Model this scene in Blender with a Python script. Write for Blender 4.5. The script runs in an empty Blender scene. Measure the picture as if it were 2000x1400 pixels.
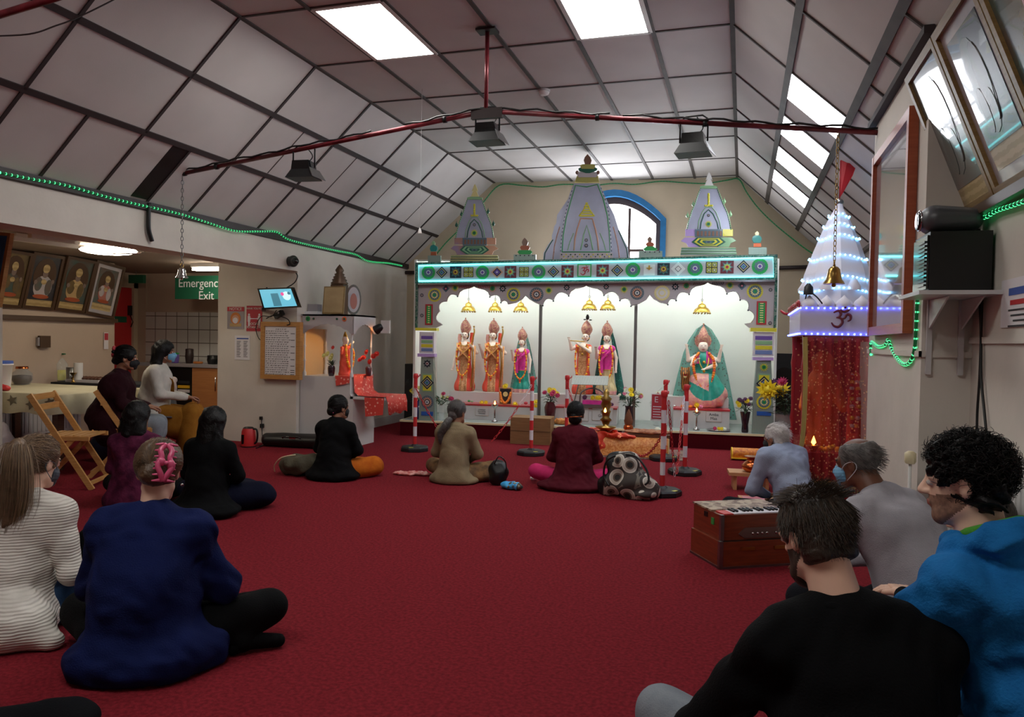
import bpy, math, random
import numpy as np
from mathutils import Matrix, Vector, noise as mnoise
PI = math.pi
rnd = random.Random(7)
COL = bpy.context.scene.collection
def lin(c):
    return tuple((v/12.92 if v <= .04045 else ((v+.055)/1.055)**2.4) for v in c)
def hexc(h):
    h = h.lstrip('#')
    return lin(tuple(int(h[i:i+2], 16)/255 for i in (0, 2, 4)))
MATS = {}
def mat(name, color=None, rough=.6, metal=0, emit=0, bump=0, bscale=60, var=0, vscale=8, alpha=1, trans=0, coat=0, color2=None, kind='noise', sheen=0, ecol=None, spec=.5, rib=0):
    """procedural principled material; colour may vary between two tones by noise / stripes / dots"""
    if name in MATS: return MATS[name]
    m = bpy.data.materials.new(name); m.use_nodes = True
    nt = m.node_tree; b = nt.nodes['Principled BSDF']
    c = hexc(color) if isinstance(color, str) else color
    b.inputs['Base Color'].default_value = (*c, 1)
    b.inputs['Roughness'].default_value = rough; b.inputs['Metallic'].default_value = metal
    b.inputs['Alpha'].default_value = alpha
    b.inputs['Transmission Weight'].default_value = trans
    b.inputs['Coat Weight'].default_value = coat
    b.inputs['Sheen Weight'].default_value = sheen; b.inputs['Specular IOR Level'].default_value = spec
    if emit:
        e = hexc(ecol) if ecol else c
        b.inputs['Emission Color'].default_value = (*e, 1); b.inputs['Emission Strength'].default_value = emit
    tc = None
    if var or bump or color2:
        tc = nt.nodes.new('ShaderNodeTexCoord')
    if var or color2:
        if kind == 'noise':
            t = nt.nodes.new('ShaderNodeTexNoise'); t.inputs['Scale'].default_value = vscale; t.inputs['Detail'].default_value = 4
            fac = t.outputs['Fac']
        elif kind == 'wave':
            t = nt.nodes.new('ShaderNodeTexWave'); t.inputs['Scale'].default_value = vscale; t.inputs['Distortion'].default_value = 2; t.inputs['Detail'].default_value = 2
            fac = t.outputs['Fac']
        elif kind == 'wood':
            mp = nt.nodes.new('ShaderNodeMapping'); mp.inputs['Scale'].default_value = (1, 1, 12)
            nt.links.new(tc.outputs['Object'], mp.inputs['Vector'])
            t = nt.nodes.new('ShaderNodeTexNoise'); t.inputs['Scale'].default_value = vscale; t.inputs['Detail'].default_value = 5
            nt.links.new(mp.outputs['Vector'], t.inputs['Vector']); fac = t.outputs['Fac']
        elif kind == 'dots':
            t = nt.nodes.new('ShaderNodeTexVoronoi'); t.inputs['Scale'].default_value = vscale
            fac = t.outputs['Distance']
        else:
            t = nt.nodes.new('ShaderNodeTexVoronoi'); t.inputs['Scale'].default_value = vscale
            fac = t.outputs['Color']
        if kind != 'wood': nt.links.new(tc.outputs['Object'], t.inputs['Vector'])
        r = nt.nodes.new('ShaderNodeValToRGB')
        if color2: c2 = hexc(color2) if isinstance(color2, str) else color2; c1 = c
        else: c1 = tuple(v*(1-var) for v in c); c2 = tuple(min(1, v*(1+var)) for v in c)
        if kind == 'dots': pos = (.22, .3)
        else: pos = (.35, .65)
        r.color_ramp.elements[0].position, r.color_ramp.elements[1].position = pos
        r.color_ramp.elements[0].color = (*(c2 if kind == 'dots' else c1), 1); r.color_ramp.elements[1].color = (*(c1 if kind == 'dots' else c2), 1)
        nt.links.new(fac, r.inputs['Fac']); nt.links.new(r.outputs['Color'], b.inputs['Base Color'])
    if bump:
        n = nt.nodes.new('ShaderNodeTexNoise'); n.inputs['Scale'].default_value = bscale; n.inputs['Detail'].default_value = 3
        if rib: n = nt.nodes.new('ShaderNodeTexWave'); n.bands_direction = 'Z'; n.inputs['Scale'].default_value = rib; n.inputs['Distortion'].default_value = 3; n.inputs['Detail Scale'].default_value = .6; n.inputs['Detail'].default_value = 1
        nt.links.new(tc.outputs['Object'], n.inputs['Vector'])
        bp = nt.nodes.new('ShaderNodeBump'); bp.inputs['Strength'].default_value = bump; bp.inputs['Distance'].default_value = .01
        nt.links.new(n.outputs['Fac'], bp.inputs['Height']); nt.links.new(bp.outputs['Normal'], b.inputs['Normal'])
    m.diffuse_color = (*c, 1)
    MATS[name] = m
    return m
def M_(s): return MATS[s] if isinstance(s, str) else s
# ---------------------------------------------------------------- mesh builder
class MB:
    def __init__(s, T=None): s.v = []; s.f = []; s.m = []; s.mats = []; s.sm = []; s.T = T or Matrix(); s.cur = 0; s.smooth = False
    def mat(s, m):
        m = M_(m)
        if m not in s.mats: s.mats.append(m)
        s.cur = s.mats.index(m); return s
    def add(s, vs, fs, smooth=None):
        o = len(s.v); T = s.T
        s.v += [tuple(T @ Vector(p)) for p in vs]
        s.f += [tuple(i+o for i in f) for f in fs]; s.m += [s.cur]*len(fs)
        s.sm += [s.smooth if smooth is None else smooth]*len(fs); return s
    def box(s, x0, x1, y0, y1, z0, z1):
        v = [(x, y, z) for x in (x0, x1) for y in (y0, y1) for z in (z0, z1)]
        return s.add(v, [(0,1,3,2),(4,6,7,5),(0,4,5,1),(2,3,7,6),(0,2,6,4),(1,5,7,3)], False)
    def cbox(s, c, d): return s.box(c[0]-d[0]/2, c[0]+d[0]/2, c[1]-d[1]/2, c[1]+d[1]/2, c[2]-d[2]/2, c[2]+d[2]/2)
    def quad(s, a, b, c, d): return s.add([a, b, c, d], [(0,1,2,3)], False)
    def bar(s, a, b, w, h=None):
        """rectangular bar between points, w wide, h thick"""
        h = h or w; a = Vector(a); b = Vector(b); d = (b-a).normalized()
        up = Vector((0,0,1)) if abs(d.z) < .95 else Vector((0,1,0))
        x = d.cross(up).normalized(); y = x.cross(d)
        v = [p+x*i*w/2+y*j*h/2 for p in (a, b) for i in (-1, 1) for j in (-1, 1)]
        return s.add(v, [(0,1,3,2),(4,6,7,5),(0,4,5,1),(2,3,7,6),(0,2,6,4),(1,5,7,3)], False)
    def tube(s, pts, r, n=8, caps=True, closed=False):
        pts = [Vector(p) for p in pts]; N = len(pts)
        rr = r if isinstance(r, (list, tuple)) else [r]*N
        vs = []; up = None
        for i, p in enumerate(pts):
            if closed: t = pts[(i+1) % N]-pts[i-1]
            else: t = pts[min(i+1, N-1)]-pts[max(i-1, 0)]
            t = t.normalized() if t.length > 1e-9 else Vector((0,0,1))
            if up is None:
                up = Vector((0,0,1)) if abs(t.z) < .9 else Vector((1,0,0))
            x = t.cross(up)
            if x.length < 1e-6: x = t.orthogonal()
            x.normalize(); y = t.cross(x).normalized(); up = -y if False else x.cross(t)
            for k in range(n):
                a = 2*PI*k/n; vs.append(p+x*math.cos(a)*rr[i]+y*math.sin(a)*rr[i])
        fs = []
        for i in range(N if closed else N-1):
            j = (i+1) % N
            for k in range(n): fs.append((i*n+k, i*n+(k+1) % n, j*n+(k+1) % n, j*n+k))
        if caps and not closed: fs += [tuple(range(n))[::-1], tuple((N-1)*n+k for k in range(n))]
        return s.add(vs, fs, True)
    def cyl(s, c, r, h, n=20, r2=None):
        r2 = r if r2 is None else r2
        return s.lathe([(r, 0), (r2, h)], c, n, caps=True, smooth=True)
    def lathe(s, prof, c=(0,0,0), n=20, caps=True, smooth=True, sx=1, sy=1):
        vs = []; fs = []
        for (r, z) in prof:
            for k in range(n):
                a = 2*PI*k/n; vs.append((c[0]+r*math.cos(a)*sx, c[1]+r*math.sin(a)*sy, c[2]+z))
        for i in range(len(prof)-1):
            for k in range(n): fs.append((i*n+k, i*n+(k+1) % n, (i+1)*n+(k+1) % n, (i+1)*n+k))
        s.add(vs, fs, smooth)
        if caps:
            if prof[0][0] > 1e-4: s.add(vs[:n], [tuple(range(n))[::-1]], False)
            if prof[-1][0] > 1e-4: s.add(vs[-n:], [tuple(range(n))], False)
        return s
    def ball(s, c, r, n=12, m=8):
        r = r if isinstance(r, (list, tuple)) else (r, r, r)
        vs = []; fs = []
        for i in range(m+1):
            t = PI*i/m
            for k in range(n):
                a = 2*PI*k/n
                vs.append((c[0]+r[0]*math.sin(t)*math.cos(a), c[1]+r[1]*math.sin(t)*math.sin(a), c[2]-r[2]*math.cos(t)))
        for i in range(m):
            for k in range(n): fs.append((i*n+k, i*n+(k+1) % n, (i+1)*n+(k+1) % n, (i+1)*n+k))
        return s.add(vs, fs, True)
    def prism(s, out, y0, y1, plane='xz'):
        """extrude a 2D outline; plane xz: (x,z) between y0 and y1; plane xy: (x,y) between z0 and z1; yz: (y,z) between x0,x1"""
        n = len(out)
        if plane == 'xz': f = lambda p, t: (p[0], t, p[1])
        elif plane == 'xy': f = lambda p, t: (p[0], p[1], t)
        else: f = lambda p, t: (t, p[0], p[1])
        vs = [f(p, y0) for p in out]+[f(p, y1) for p in out]
        fs = [tuple(range(n)), tuple(range(n, 2*n))[::-1]]+[(i, i+n, (i+1) % n+n, (i+1) % n) for i in range(n)]
        return s.add(vs, fs, False)
    def disc(s, c, r, y0, y1, n=24, star=0):
        """disc facing -y (in the xz plane), star: petal depth"""
        out = []
        N = n if not star else n*2
        for k in range(N):
            a = 2*PI*k/N; q = r*(1-(star if k % 2 else 0)); out.append((c[0]+q*math.cos(a), c[1]+q*math.sin(a)))
        return s.prism(out, y0, y1)
    def build(s, name, parent=None, mods=None, loc=None):
        me = bpy.data.meshes.new(name); me.from_pydata(s.v, [], s.f)
        for m in s.mats: me.materials.append(m)
        me.polygons.foreach_set('material_index', s.m); me.polygons.foreach_set('use_smooth', s.sm)
        me.update()
        import bmesh
        bm = bmesh.new(); bm.from_mesh(me); bmesh.ops.recalc_face_normals(bm, faces=bm.faces); bm.to_mesh(me); bm.free()
        o = bpy.data.objects.new(name, me); COL.objects.link(o)
        if parent: o.parent = parent
        if loc: o.location = loc
        return o
def mb(m, T=None): return MB(T).mat(m)
def tag(o, label, cat, group=None, kind=None):
    if label: o['label'] = label
    if cat: o['category'] = cat
    if group: o['group'] = group
    if kind: o['kind'] = kind
    return o
def thing(name, label, cat, loc=(0,0,0), rz=0, group=None):
    o = bpy.data.objects.new(name, None); COL.objects.link(o); o.empty_display_size = .1
    o.location = loc; o.rotation_euler = (0, 0, rz); return tag(o, label, cat, group)
def lab(o, l): o['label'] = l; return o
def struct(b, name): return tag(b.build(name), None, None, None, 'structure')
def dup(root, loc=None, rz=None, label=None, sc=None):
    r = root.copy(); COL.objects.link(r)
    if loc: r.location = loc
    if rz is not None: r.rotation_euler = (0, 0, rz)
    if sc: r.scale = (sc,)*3
    if label: r['label'] = label
    for ch in list(root.children):
        c = ch.copy(); COL.objects.link(c); c.parent = r
        for g in list(ch.children):
            d = g.copy(); COL.objects.link(d); d.parent = c
    return r
def catmull(pts, k=6, closed=False):
    P = [Vector(p) for p in pts]; n = len(P); out = []
    rng = n if closed else n-1
    for i in range(rng):
        if closed: a, b, c, d = P[i-1], P[i], P[(i+1) % n], P[(i+2) % n]
        else: a, b, c, d = P[max(i-1, 0)], P[i], P[i+1], P[min(i+2, n-1)]
        for j in range(k):
            t = j/k; out.append(.5*((2*b)+(c-a)*t+(2*a-5*b+4*c-d)*t*t+(3*b-a-3*c+d)*t**3))
    if not closed: out.append(P[-1])
    return out
def text(name, body, loc, rot, size, m, parent=None, ext=.001, ax='CENTER', sp=1):
    cu = bpy.data.curves.new(name, 'FONT'); cu.body = body; cu.size = size; cu.extrude = ext; cu.align_x = ax; cu.align_y = 'CENTER'; cu.space_line = sp
    cu.materials.append(M_(m)); tmp = bpy.data.objects.new(name, cu); COL.objects.link(tmp)
    dg = bpy.context.evaluated_depsgraph_get(); me = bpy.data.meshes.new_from_object(tmp.evaluated_get(dg), depsgraph=dg)
    bpy.data.objects.remove(tmp); me.name = name; o = bpy.data.objects.new(name, me); COL.objects.link(o); o.location = loc; o.rotation_euler = rot
    if not me.materials: me.materials.append(M_(m))
    if parent: o.parent = parent
    return o
# ---------------------------------------------------------------- camera model (photograph 2000 x 1400) used to read off positions in the room
FPX, CAMZ = 1464.8, 1.33
yaw, pitch, roll = [math.radians(a) for a in (17.0565, -1.3913, 1.0672)]
_f = Vector((-math.sin(yaw)*math.cos(pitch), math.cos(yaw)*math.cos(pitch), math.sin(pitch)))
_r = Vector((math.cos(yaw), math.sin(yaw), 0)); _u = _r.cross(_f)
RR = _r*math.cos(roll)+_u*math.sin(roll); UU = -_r*math.sin(roll)+_u*math.cos(roll)
def at(u, v, x=None, y=None, z=None):
    d = _f+RR*((u-1000)/FPX)+UU*((700-v)/FPX); o = Vector((0, 0, CAMZ))
    if z is not None: t = (z-CAMZ)/d.z
    elif y is not None: t = y/d.y
    else: t = x/d.x
    return o+d*t
cam = bpy.data.cameras.new('camera'); cam.sensor_width = 36; cam.lens = FPX/2000*36; cam.clip_start = .05
co = bpy.data.objects.new('camera', cam); COL.objects.link(co)
co.matrix_world = Matrix(((RR.x, UU.x, -_f.x, 0), (RR.y, UU.y, -_f.y, 0), (RR.z, UU.z, -_f.z, CAMZ), (0, 0, 0, 1)))
sc = bpy.context.scene; sc.camera = co
sc.view_settings.view_transform = 'Standard'; sc.view_settings.look = 'None'; sc.view_settings.gamma = 1; sc.view_settings.use_curve_mapping = False
sc.view_settings.exposure = 0
# ---------------------------------------------------------------- smooth solids (signed distance fields -> one continuous mesh)
def _smin(a, b, k):
    if k <= 0: return np.minimum(a, b)
    h = np.clip(.5+.5*(b-a)/k, 0, 1); return b*(1-h)+a*h-k*h*(1-h)
class Solid:
    def __init__(s): s.p = []
    def cap(s, a, b, ra, rb=None, k=.03, sub=False, flat=None): s.p.append(('c', np.array(a, np.float32), np.array(b, np.float32), ra, rb if rb is not None else ra, k, sub, flat)); return s
    def ell(s, c, r, k=.03, rot=None, sub=False):
        R = np.array(Matrix.Rotation(0, 3, 'X') if rot is None else rot, float); s.p.append(('e', np.array(c, np.float32), np.array(r, np.float32), R.astype(np.float32), None, k, sub, None)); return s
    def chain(s, pts, rs, k=.03):
        for i in range(len(pts)-1): s.cap(pts[i], pts[i+1], rs[i], rs[i+1], k)
        return s
    def bounds(s):
        lo = np.full(3, 9e9); hi = -lo
        for q in s.p:
            if q[6]: continue
            if q[0] == 'c':
                r = max(q[3], q[4]); 
                for e in (q[1], q[2]): lo = np.minimum(lo, e-r); hi = np.maximum(hi, e+r)
            else: r = max(q[2]); lo = np.minimum(lo, q[1]-r); hi = np.maximum(hi, q[1]+r)
        return lo, hi
    def ev(s, P):
        d = None
        for q in s.p:
            k, sub = q[5], q[6]
            if q[0] == 'c':
                a, b, ra, rb = q[1:5]; ab = b-a; L = np.float32(max(ab@ab, 1e-12))
                pa = P-a; t = np.clip((pa@ab)/L, 0, 1)
                v = pa-t[..., None]*ab
                if q[7] is not None: v = v*np.array(q[7])   # flattening weights
                e = np.sqrt((v*v).sum(-1))-(ra+(rb-ra)*t)
            else:
                c, r, R = q[1:4]; v = (P-c)@R
                k0 = np.sqrt(((v/r)**2).sum(-1)); k1 = np.sqrt(((v/r**2)**2).sum(-1))+1e-9; e = k0*(k0-1)/k1
            if d is None: d = e
            elif sub: d = -_smin(-d, e, k)
            else: d = _smin(d, e, k)
        return d
    def mesh(s, h, disp=None, pad=.03, zmin=None):
        lo, hi = s.bounds(); lo = lo-pad; hi = hi+pad
        if zmin is not None: lo[2] = max(lo[2], zmin-2*h)
        n = np.maximum(((hi-lo)/h).astype(int)+2, 3)
        ax = [lo[i]+np.arange(n[i])*h for i in range(3)]
        P = np.stack(np.meshgrid(*ax, indexing='ij'), -1).astype(np.float32)
        d = s.ev(P)
        if disp is not None: mk = np.abs(d) < .045; d[mk] += disp(P[mk])
        if zmin is not None: d = np.maximum(d, zmin-P[..., 2])
        return snet(d, lo, h)
def snet(v, o, h):
    s = v < 0; nx, ny, nz = v.shape
    cnt = np.zeros((nx-1, ny-1, nz-1), np.int8)
    for i in (0, 1):
        for j in (0, 1):
            for k in (0, 1): cnt += s[i:nx-1+i, j:ny-1+j, k:nz-1+k]
    I = np.argwhere((cnt > 0) & (cnt < 8)); idx = -np.ones(cnt.shape, np.int64); idx[tuple(I.T)] = np.arange(len(I))
    acc = np.zeros((len(I), 3)); c = np.zeros(len(I))
    cor = [(i, j, k) for i in (0, 1) for j in (0, 1) for k in (0, 1)]
    for a in cor:
        for ax in range(3):
            if a[ax]: continue
            b = list(a); b[ax] = 1
            va = v[I[:, 0]+a[0], I[:, 1]+a[1], I[:, 2]+a[2]]; vb = v[I[:, 0]+b[0], I[:, 1]+b[1], I[:, 2]+b[2]]
            m = (va < 0) != (vb < 0); t = np.where(m, va/(np.where(m, va-vb, 1)), 0)
            p = np.array(a, float)[None]+np.zeros((len(I), 3)); p[:, ax] += t
            acc += p*m[:, None]; c += m
    V = (I+acc/c[:, None])*h+o
    Q = []
    for ax in range(3):
        sl0 = [slice(None)]*3; sl1 = [slice(None)]*3; sl0[ax] = slice(0, -1); sl1[ax] = slice(1, None)
        A = s[tuple(sl0)]; Bm = s[tuple(sl1)]; E = np.argwhere(A != Bm)
        b, d = [(1, 2), (2, 0), (0, 1)][ax]
        E = E[(E[:, b] > 0) & (E[:, d] > 0) & (E[:, b] < v.shape[b]-1) & (E[:, d] < v.shape[d]-1)]
        inside = A[tuple(E.T)]
        def g(db, dd): F = E.copy(); F[:, b] -= db; F[:, d] -= dd; return idx[tuple(F.T)]
        q = np.stack([g(1, 1), g(0, 1), g(0, 0), g(1, 0)], 1); q[~inside] = q[~inside][:, ::-1]; Q.append(q)
    return V, np.concatenate(Q)
def solid_obj(name, parts, mats, parent=None, colorfn=None, loc=None):
    """parts: list of (V, Q, material index)"""
    V = np.concatenate([p[0] for p in parts]); off = 0; F = []; mi = []
    for p in parts: F.append(p[1]+off); mi.append(np.full(len(p[1]), p[2])); off += len(p[0])
    F = np.concatenate(F); mi = np.concatenate(mi)
    if colorfn is not None:
        C = V[F].mean(1); mi = colorfn(C, mi)
    me = bpy.data.meshes.new(name); me.vertices.add(len(V)); me.vertices.foreach_set('co', V.astype(np.float32).ravel())
    nq = len(F); me.loops.add(nq*4); me.loops.foreach_set('vertex_index', F.astype(np.int32).ravel())
    me.polygons.add(nq); me.polygons.foreach_set('loop_start', np.arange(nq, dtype=np.int32)*4)
    me.polygons.foreach_set('material_index', mi.astype(np.int32)); me.polygons.foreach_set('use_smooth', np.ones(nq, bool))
    for m in mats: me.materials.append(M_(m))
    me.update(calc_edges=True); me.validate()
    o = bpy.data.objects.new(name, me); COL.objects.link(o)
    if parent: o.parent = parent
    if loc: o.location = loc
    return o
def wob(amp, fr, seed=0):
    """soft fabric folds"""
    r = np.random.RandomState(seed); K = r.normal(0, 1, (7, 3)); K /= np.linalg.norm(K, axis=1)[:, None]; ph = r.uniform(0, 6, 7); fq = fr*r.uniform(.6, 1.7, 7)
    def f(P):
        q = P+.03*np.sin(P[..., [1, 2, 0]]*fr*.5+ph[:3]); d = 0
        for i in range(7): d = d+np.sin((q@K[i])*fq[i]+ph[i])
        return amp*d/3
    return f
def strands(name, roots, parent, m, r=.0012, seg=None):
    """many thin hair tubes in one mesh: roots is a list of polylines"""
    V = []; F = []; off = 0
    for pl in roots:
        pl = np.array([tuple(p) for p in pl]); N = len(pl)
        t = np.gradient(pl, axis=0); t /= np.linalg.norm(t, axis=1)[:, None]+1e-9
        a = np.cross(t, [0.31, .2, .93]); a /= np.linalg.norm(a, axis=1)[:, None]+1e-9; b = np.cross(t, a)
        rr = (r*np.linspace(1, .45, N))[:, None]
        ring = [pl+rr*(a*math.cos(q)+b*math.sin(q)) for q in (0, 2.09, 4.19)]
        V.append(np.stack(ring, 1).reshape(-1, 3))
        i = np.arange(N-1)[:, None]*3+off
        for k in range(3):
            k2 = (k+1) % 3; F.append(np.concatenate([i+k, i+k2, i+3+k2, i+3+k], 1))
        off += 3*N
    return solid_obj(name, [(np.concatenate(V), np.concatenate(F), 0)], [m], parent)
# ================================================================ materials
mat('wall', '#d0c9bf', .75, bump=.12, bscale=25, var=.05, vscale=2.5)
mat('wallback', '#c4b49b', .8, bump=.1, bscale=25, var=.05, vscale=2)
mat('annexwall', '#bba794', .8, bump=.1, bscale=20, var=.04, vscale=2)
mat('ceilp', '#c5c0bd', .85, bump=.05, bscale=90, var=.06, vscale=1.3)
mat('batten', '#4a4340', .7, var=.2, vscale=6)
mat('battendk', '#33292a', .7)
mat('annexceil', '#9a8878', .85)
mat('carpet', '#85232d', 1, bump=.9, bscale=240, var=.25, vscale=60, spec=.12)
mat('white', '#dcdad6', .5); mat('whiteg', '#c9c6c6', .35, bump=.05, bscale=15)
mat('niche', '#e9eae6', .45)
mat('stagegrey', '#8d9390', .55, bump=.2, bscale=40, var=.1, vscale=9)
mat('stagered', '#4a0b14', 1, bump=.4, bscale=150, spec=.1)
mat('cream', '#e3d6ae', .4)
mat('black', '#0b0c0e', .45); mat('blackgl', '#07080a', .15, coat=.3); mat('rubber', '#14171b', .55, bump=.15, bscale=80)
mat('steel', '#8f9090', .35, metal=1); mat('chrome', '#c8c8c8', .15, metal=1)
mat('gold', '#c9a24a', .3, metal=1, bump=.2, bscale=60); mat('brass', '#a8894c', .28, metal=1, bump=.1, bscale=30); mat('copper', '#c06a3c', .25, metal=1)
mat('rodred', '#6b2028', .35, metal=.3, var=.4, vscale=10); mat('roddark', '#2a1c1c', .5)
mat('blue', '#1d6fa5', .5, var=.12, vscale=12); mat('framebrown', '#4d3c38', .6)
mat('oak', '#a9763c', .45, kind='wood', color2='#bd8a4e', vscale=9); mat('beech', '#c08a4c', .4, kind='wood', color2='#cf9d60', vscale=8)
mat('darkwood', '#4a2a1c', .4, kind='wood', color2='#5e3826', vscale=8); mat('redwood', '#6e2d18', .3, kind='wood', color2='#843a20', vscale=6, coat=.3)
mat('mahog', '#9c4a2c', .35, kind='wood', color2='#ab5736', vscale=5)
mat('cabinet', '#b87a48', .4, kind='wood', color2='#c28550', vscale=4)
mat('glassp', '#9fb0b8', .05, alpha=.25, coat=1); mat('glass', '#dfe8e8', .05, alpha=.3, coat=.6)
mat('panellight', '#ffffff', .5, emit=9.5, ecol='#fffdf8')
mat('daylight', '#ffffff', .5, emit=7, ecol='#f4f8ff')
mat('annexlamp', '#ffffff', .5, emit=17, ecol='#fff3dc')
mat('tubelight', '#ffffff', .5, emit=27, ecol='#f7fffb')
mat('neon', '#7ff0f0', .4, emit=2.6, ecol='#58dfe6')
mat('ropeg', '#0b5a34', .3, emit=.05, ecol='#0a8a48'); mat('ledg', '#6fe0a0', .3, emit=1.3, ecol='#46e88c')
mat('ledgdim', '#3b6f58', .4, emit=.15, ecol='#4fe090')
mat('ledb', '#6a7dff', .3, emit=7, ecol='#4a5cff'); mat('ledc', '#9ad4ff', .3, emit=5, ecol='#6cc0ff')
mat('flame', '#ffb050', .4, emit=14, ecol='#ff9a3a')
mat('red', '#b5202a', .5); mat('redp', '#c32a2e', .45); mat('whitep', '#d9d6dc', .45)
mat('green', '#15663e', .5); mat('signgreen', '#175a40', .55); mat('paper', '#dcd9dc', .7); mat('ink', '#26272b', .8); mat('inkblue', '#3b56a0', .8)
# ================================================================ room shell
CZ = 3.805; SLK = .925; BETA = math.radians(6.0)
OS = Vector((-4.46, 9.364, 0))
TS = Matrix.Translation(OS) @ Matrix.Rotation(BETA, 4, 'Z')      # frame of the shrine wall: x along it, y behind it
TSi = TS.inverted()
def spt(u, v, d):
    """(x, z) on the vertical plane d metres behind the platform edge, in the shrine frame"""
    o = TSi @ Vector((0, 0, CAMZ)); p = TSi @ at(u, v, y=1.0); w = p-o; t = (d-o.y)/w.y; q = o+w*t
    return (q.x, q.z)
def sps(l, d): return [spt(u, v, d) for u, v in l]
DBW = (TSi @ Vector((-1.929, 11.437, 0))).y      # back wall depth in the shrine frame
def ybw(x): return 11.437+(x+1.929)*math.tan(BETA)
YF = -2.6
XL, XR, XRR, XP = -5.2, 1.3, 1.07, .85
def zs(x):                                          # underside of the roof at x
    if x < -3.8: return CZ+SLK*(x+3.8)
    if x > -.129: return CZ-SLK*(x+.129)
    return CZ
b = mb('carpet'); b.box(-9.4, 1.9, YF-.1, 12.2, -.1, 0); struct(b, 'floor')
# roof: flat middle and the two slopes, as one shell with thickness
b = mb('ceilp')
xs = [XL-.02, -3.8, -.129, 1.45]
for a, c in zip(xs[:-1], xs[1:]):
    v = []
    for dz in (0, .06):
        for x in (a, c):
            v += [(x, YF, zs(x)+dz), (x, ybw(x)+.1, zs(x)+dz)]
    # holes are not needed: the daylight strips sit flush against the lining
    b.add(v, [(0,1,3,2), (4,6,7,5), (0,2,6,4), (1,5,7,3), (0,4,5,1), (2,3,7,6)], False)
struct(b, 'ceiling')
rows = [6.081+1.081*k for k in range(-7, 6)]
kx = [-3.8+.6118*i for i in range(7)]
b = mb('batten')
for i, x in enumerate(kx): w = .05 if i in (0, 6) else .034; b.box(x-w/2, x+w/2, YF, ybw(x), CZ-.012, CZ+.005)
for y in rows: 
    if y > YF: b.box(-3.8, -.129, y-.011, y+.011, CZ-.008, CZ+.005)
struct(b, 'trim_1')
def slopebar(b, x0, x1, y0, y1, th=.012):
    v = []
    for x in (x0, x1):
        for y in (y0, y1):
            n = (-SLK if x < -2 else SLK); L = math.hypot(1, SLK)
            for t in (0.004, -th): v.append((x+n*t/L*(1 if x < -2 else 1), y, zs(x)+t/L))
    return b.add(v, [(0,1,3,2),(4,6,7,5),(0,4,5,1),(2,3,7,6),(0,2,6,4),(1,5,7,3)], False)
b = mb('battendk'); lk = [-4.24, -4.70]; L1 = math.hypot(1, SLK)
for x in lk: slopebar(b, x-.02, x+.016, YF, ybw(x))
for y in rows:
    if y > YF: slopebar(b, -4.70, -3.8, y-.013, y+.013)
for k in range(-14, 11):
    y = 6.081+.5405*k
    if y > YF: slopebar(b, -5.2, -4.70, y-.013, y+.013, .01)
struct(b, 'trim_2')
b = mb('batten')
for y in (6.62, 7.70, 8.78, 9.86): slopebar(b, -4.68, -4.26, y-.004, y+.004, .006)
struct(b, 'trim_3')
b = mb('batten')
for x in (.29, .72): slopebar(b, x-.022, x+.022, YF, ybw(x)-.02)
for y in rows:
    if y > YF: slopebar(b, -.12, .72, y-.01, y+.01); slopebar(b, .72, 1.3, y-.01+.27, y+.01+.27); slopebar(b, .72, 1.3, y-.01-.27, y+.01-.27)
struct(b, 'trim_4')
# black strip painted as the dark gap of a missing board, left slope
b = mb('black'); slopebar(b, -5.17, -4.72, 5.34, 5.53, .005); t = tag(b.build('ceiling_gap'), None, None, None, 'structure'); t.name = 'trim_dark_gap'
# walls
def wallrun(name, m, pts, z0, zt, th=.12, side=1):
    """wall through plan points, top following zt(x)"""
    b = mb(m)
    for (x0, y0), (x1, y1) in zip(pts[:-1], pts[1:]):
        d = Vector((x1-x0, y1-y0, 0)).normalized(); n = Vector((d.y, -d.x, 0))*side*th
        c = [(x0, y0), (x1, y1), (x1+n.x, y1+n.y), (x0+n.x, y0+n.y)]
        b.add([(x, y, z0) for x, y in c]+[(x, y, zt(x)) for x, y in c[:2]]+[(x, y, zt(c[k][0])) for k, (x, y) in ((1, c[2]), (0, c[3]))], [(0,1,2,3),(4,5,6,7),(0,1,5,4),(1,2,6,5),(2,3,7,6),(3,0,4,7)], False)
    return struct(b, name)
# back wall with the pointed window opening: built from strips around it
WX0, WX1 = None, None
def bw(u, v): x, z = spt(u, v, DBW); return x, z
AR = [bw(1175, 520), bw(1175, 371), bw(1200, 366), bw(1212, 372), bw(1250, 398), bw(1290, 432), bw(1290, 520)]
# opening outline (symmetric arch about its centre line)
axr = bw(1299, 520)[0]; apx = bw(1200, 360)[0]; wz0 = 2.0; zsp = bw(1299, 428)[1]; zap = bw(1200, 371)[1]
hw = axr-apx
def archpts(hw, z0, zsp, zap, n=7):
    out = [(-hw, z0), (-hw, zsp)]
    for k in range(1, n): t = k/n; out.append((-hw*(1-t), zsp+(zap-zsp)*math.sin(t*PI/2)**.9))
    out.append((0, zap))
    for k in range(n-1, 0, -1): t = k/n; out.append((hw*(1-t), zsp+(zap-zsp)*math.sin(t*PI/2)**.9))
    out += [(hw, zsp), (hw, z0)]; return out
hole = [(apx+x, z) for x, z in archpts(hw, wz0, zsp, zap)]
b = mb('wallback', TS)
sl = lambda X: (X-OS.x)/math.cos(BETA)+math.sin(BETA)*0   # room x -> position along the wall (the wall is close to parallel)
def sx(X):                                                # exact along-wall coordinate of room x on the back wall
    return (TSi @ Vector((X, ybw(X), 0))).x
L_, R_ = sx(XL-.1), sx(XR+.25)
def ztop(s): X = (TS @ Vector((s, DBW, 0))).x; return zs(X)
left = [(L_, 0), (hole[0][0], 0), (hole[0][0], wz0)]+hole[1:len(hole)//2+1]+[(apx, CZ+.02), (sx(-3.8), CZ+.02), (L_, ztop(L_))]
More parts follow.
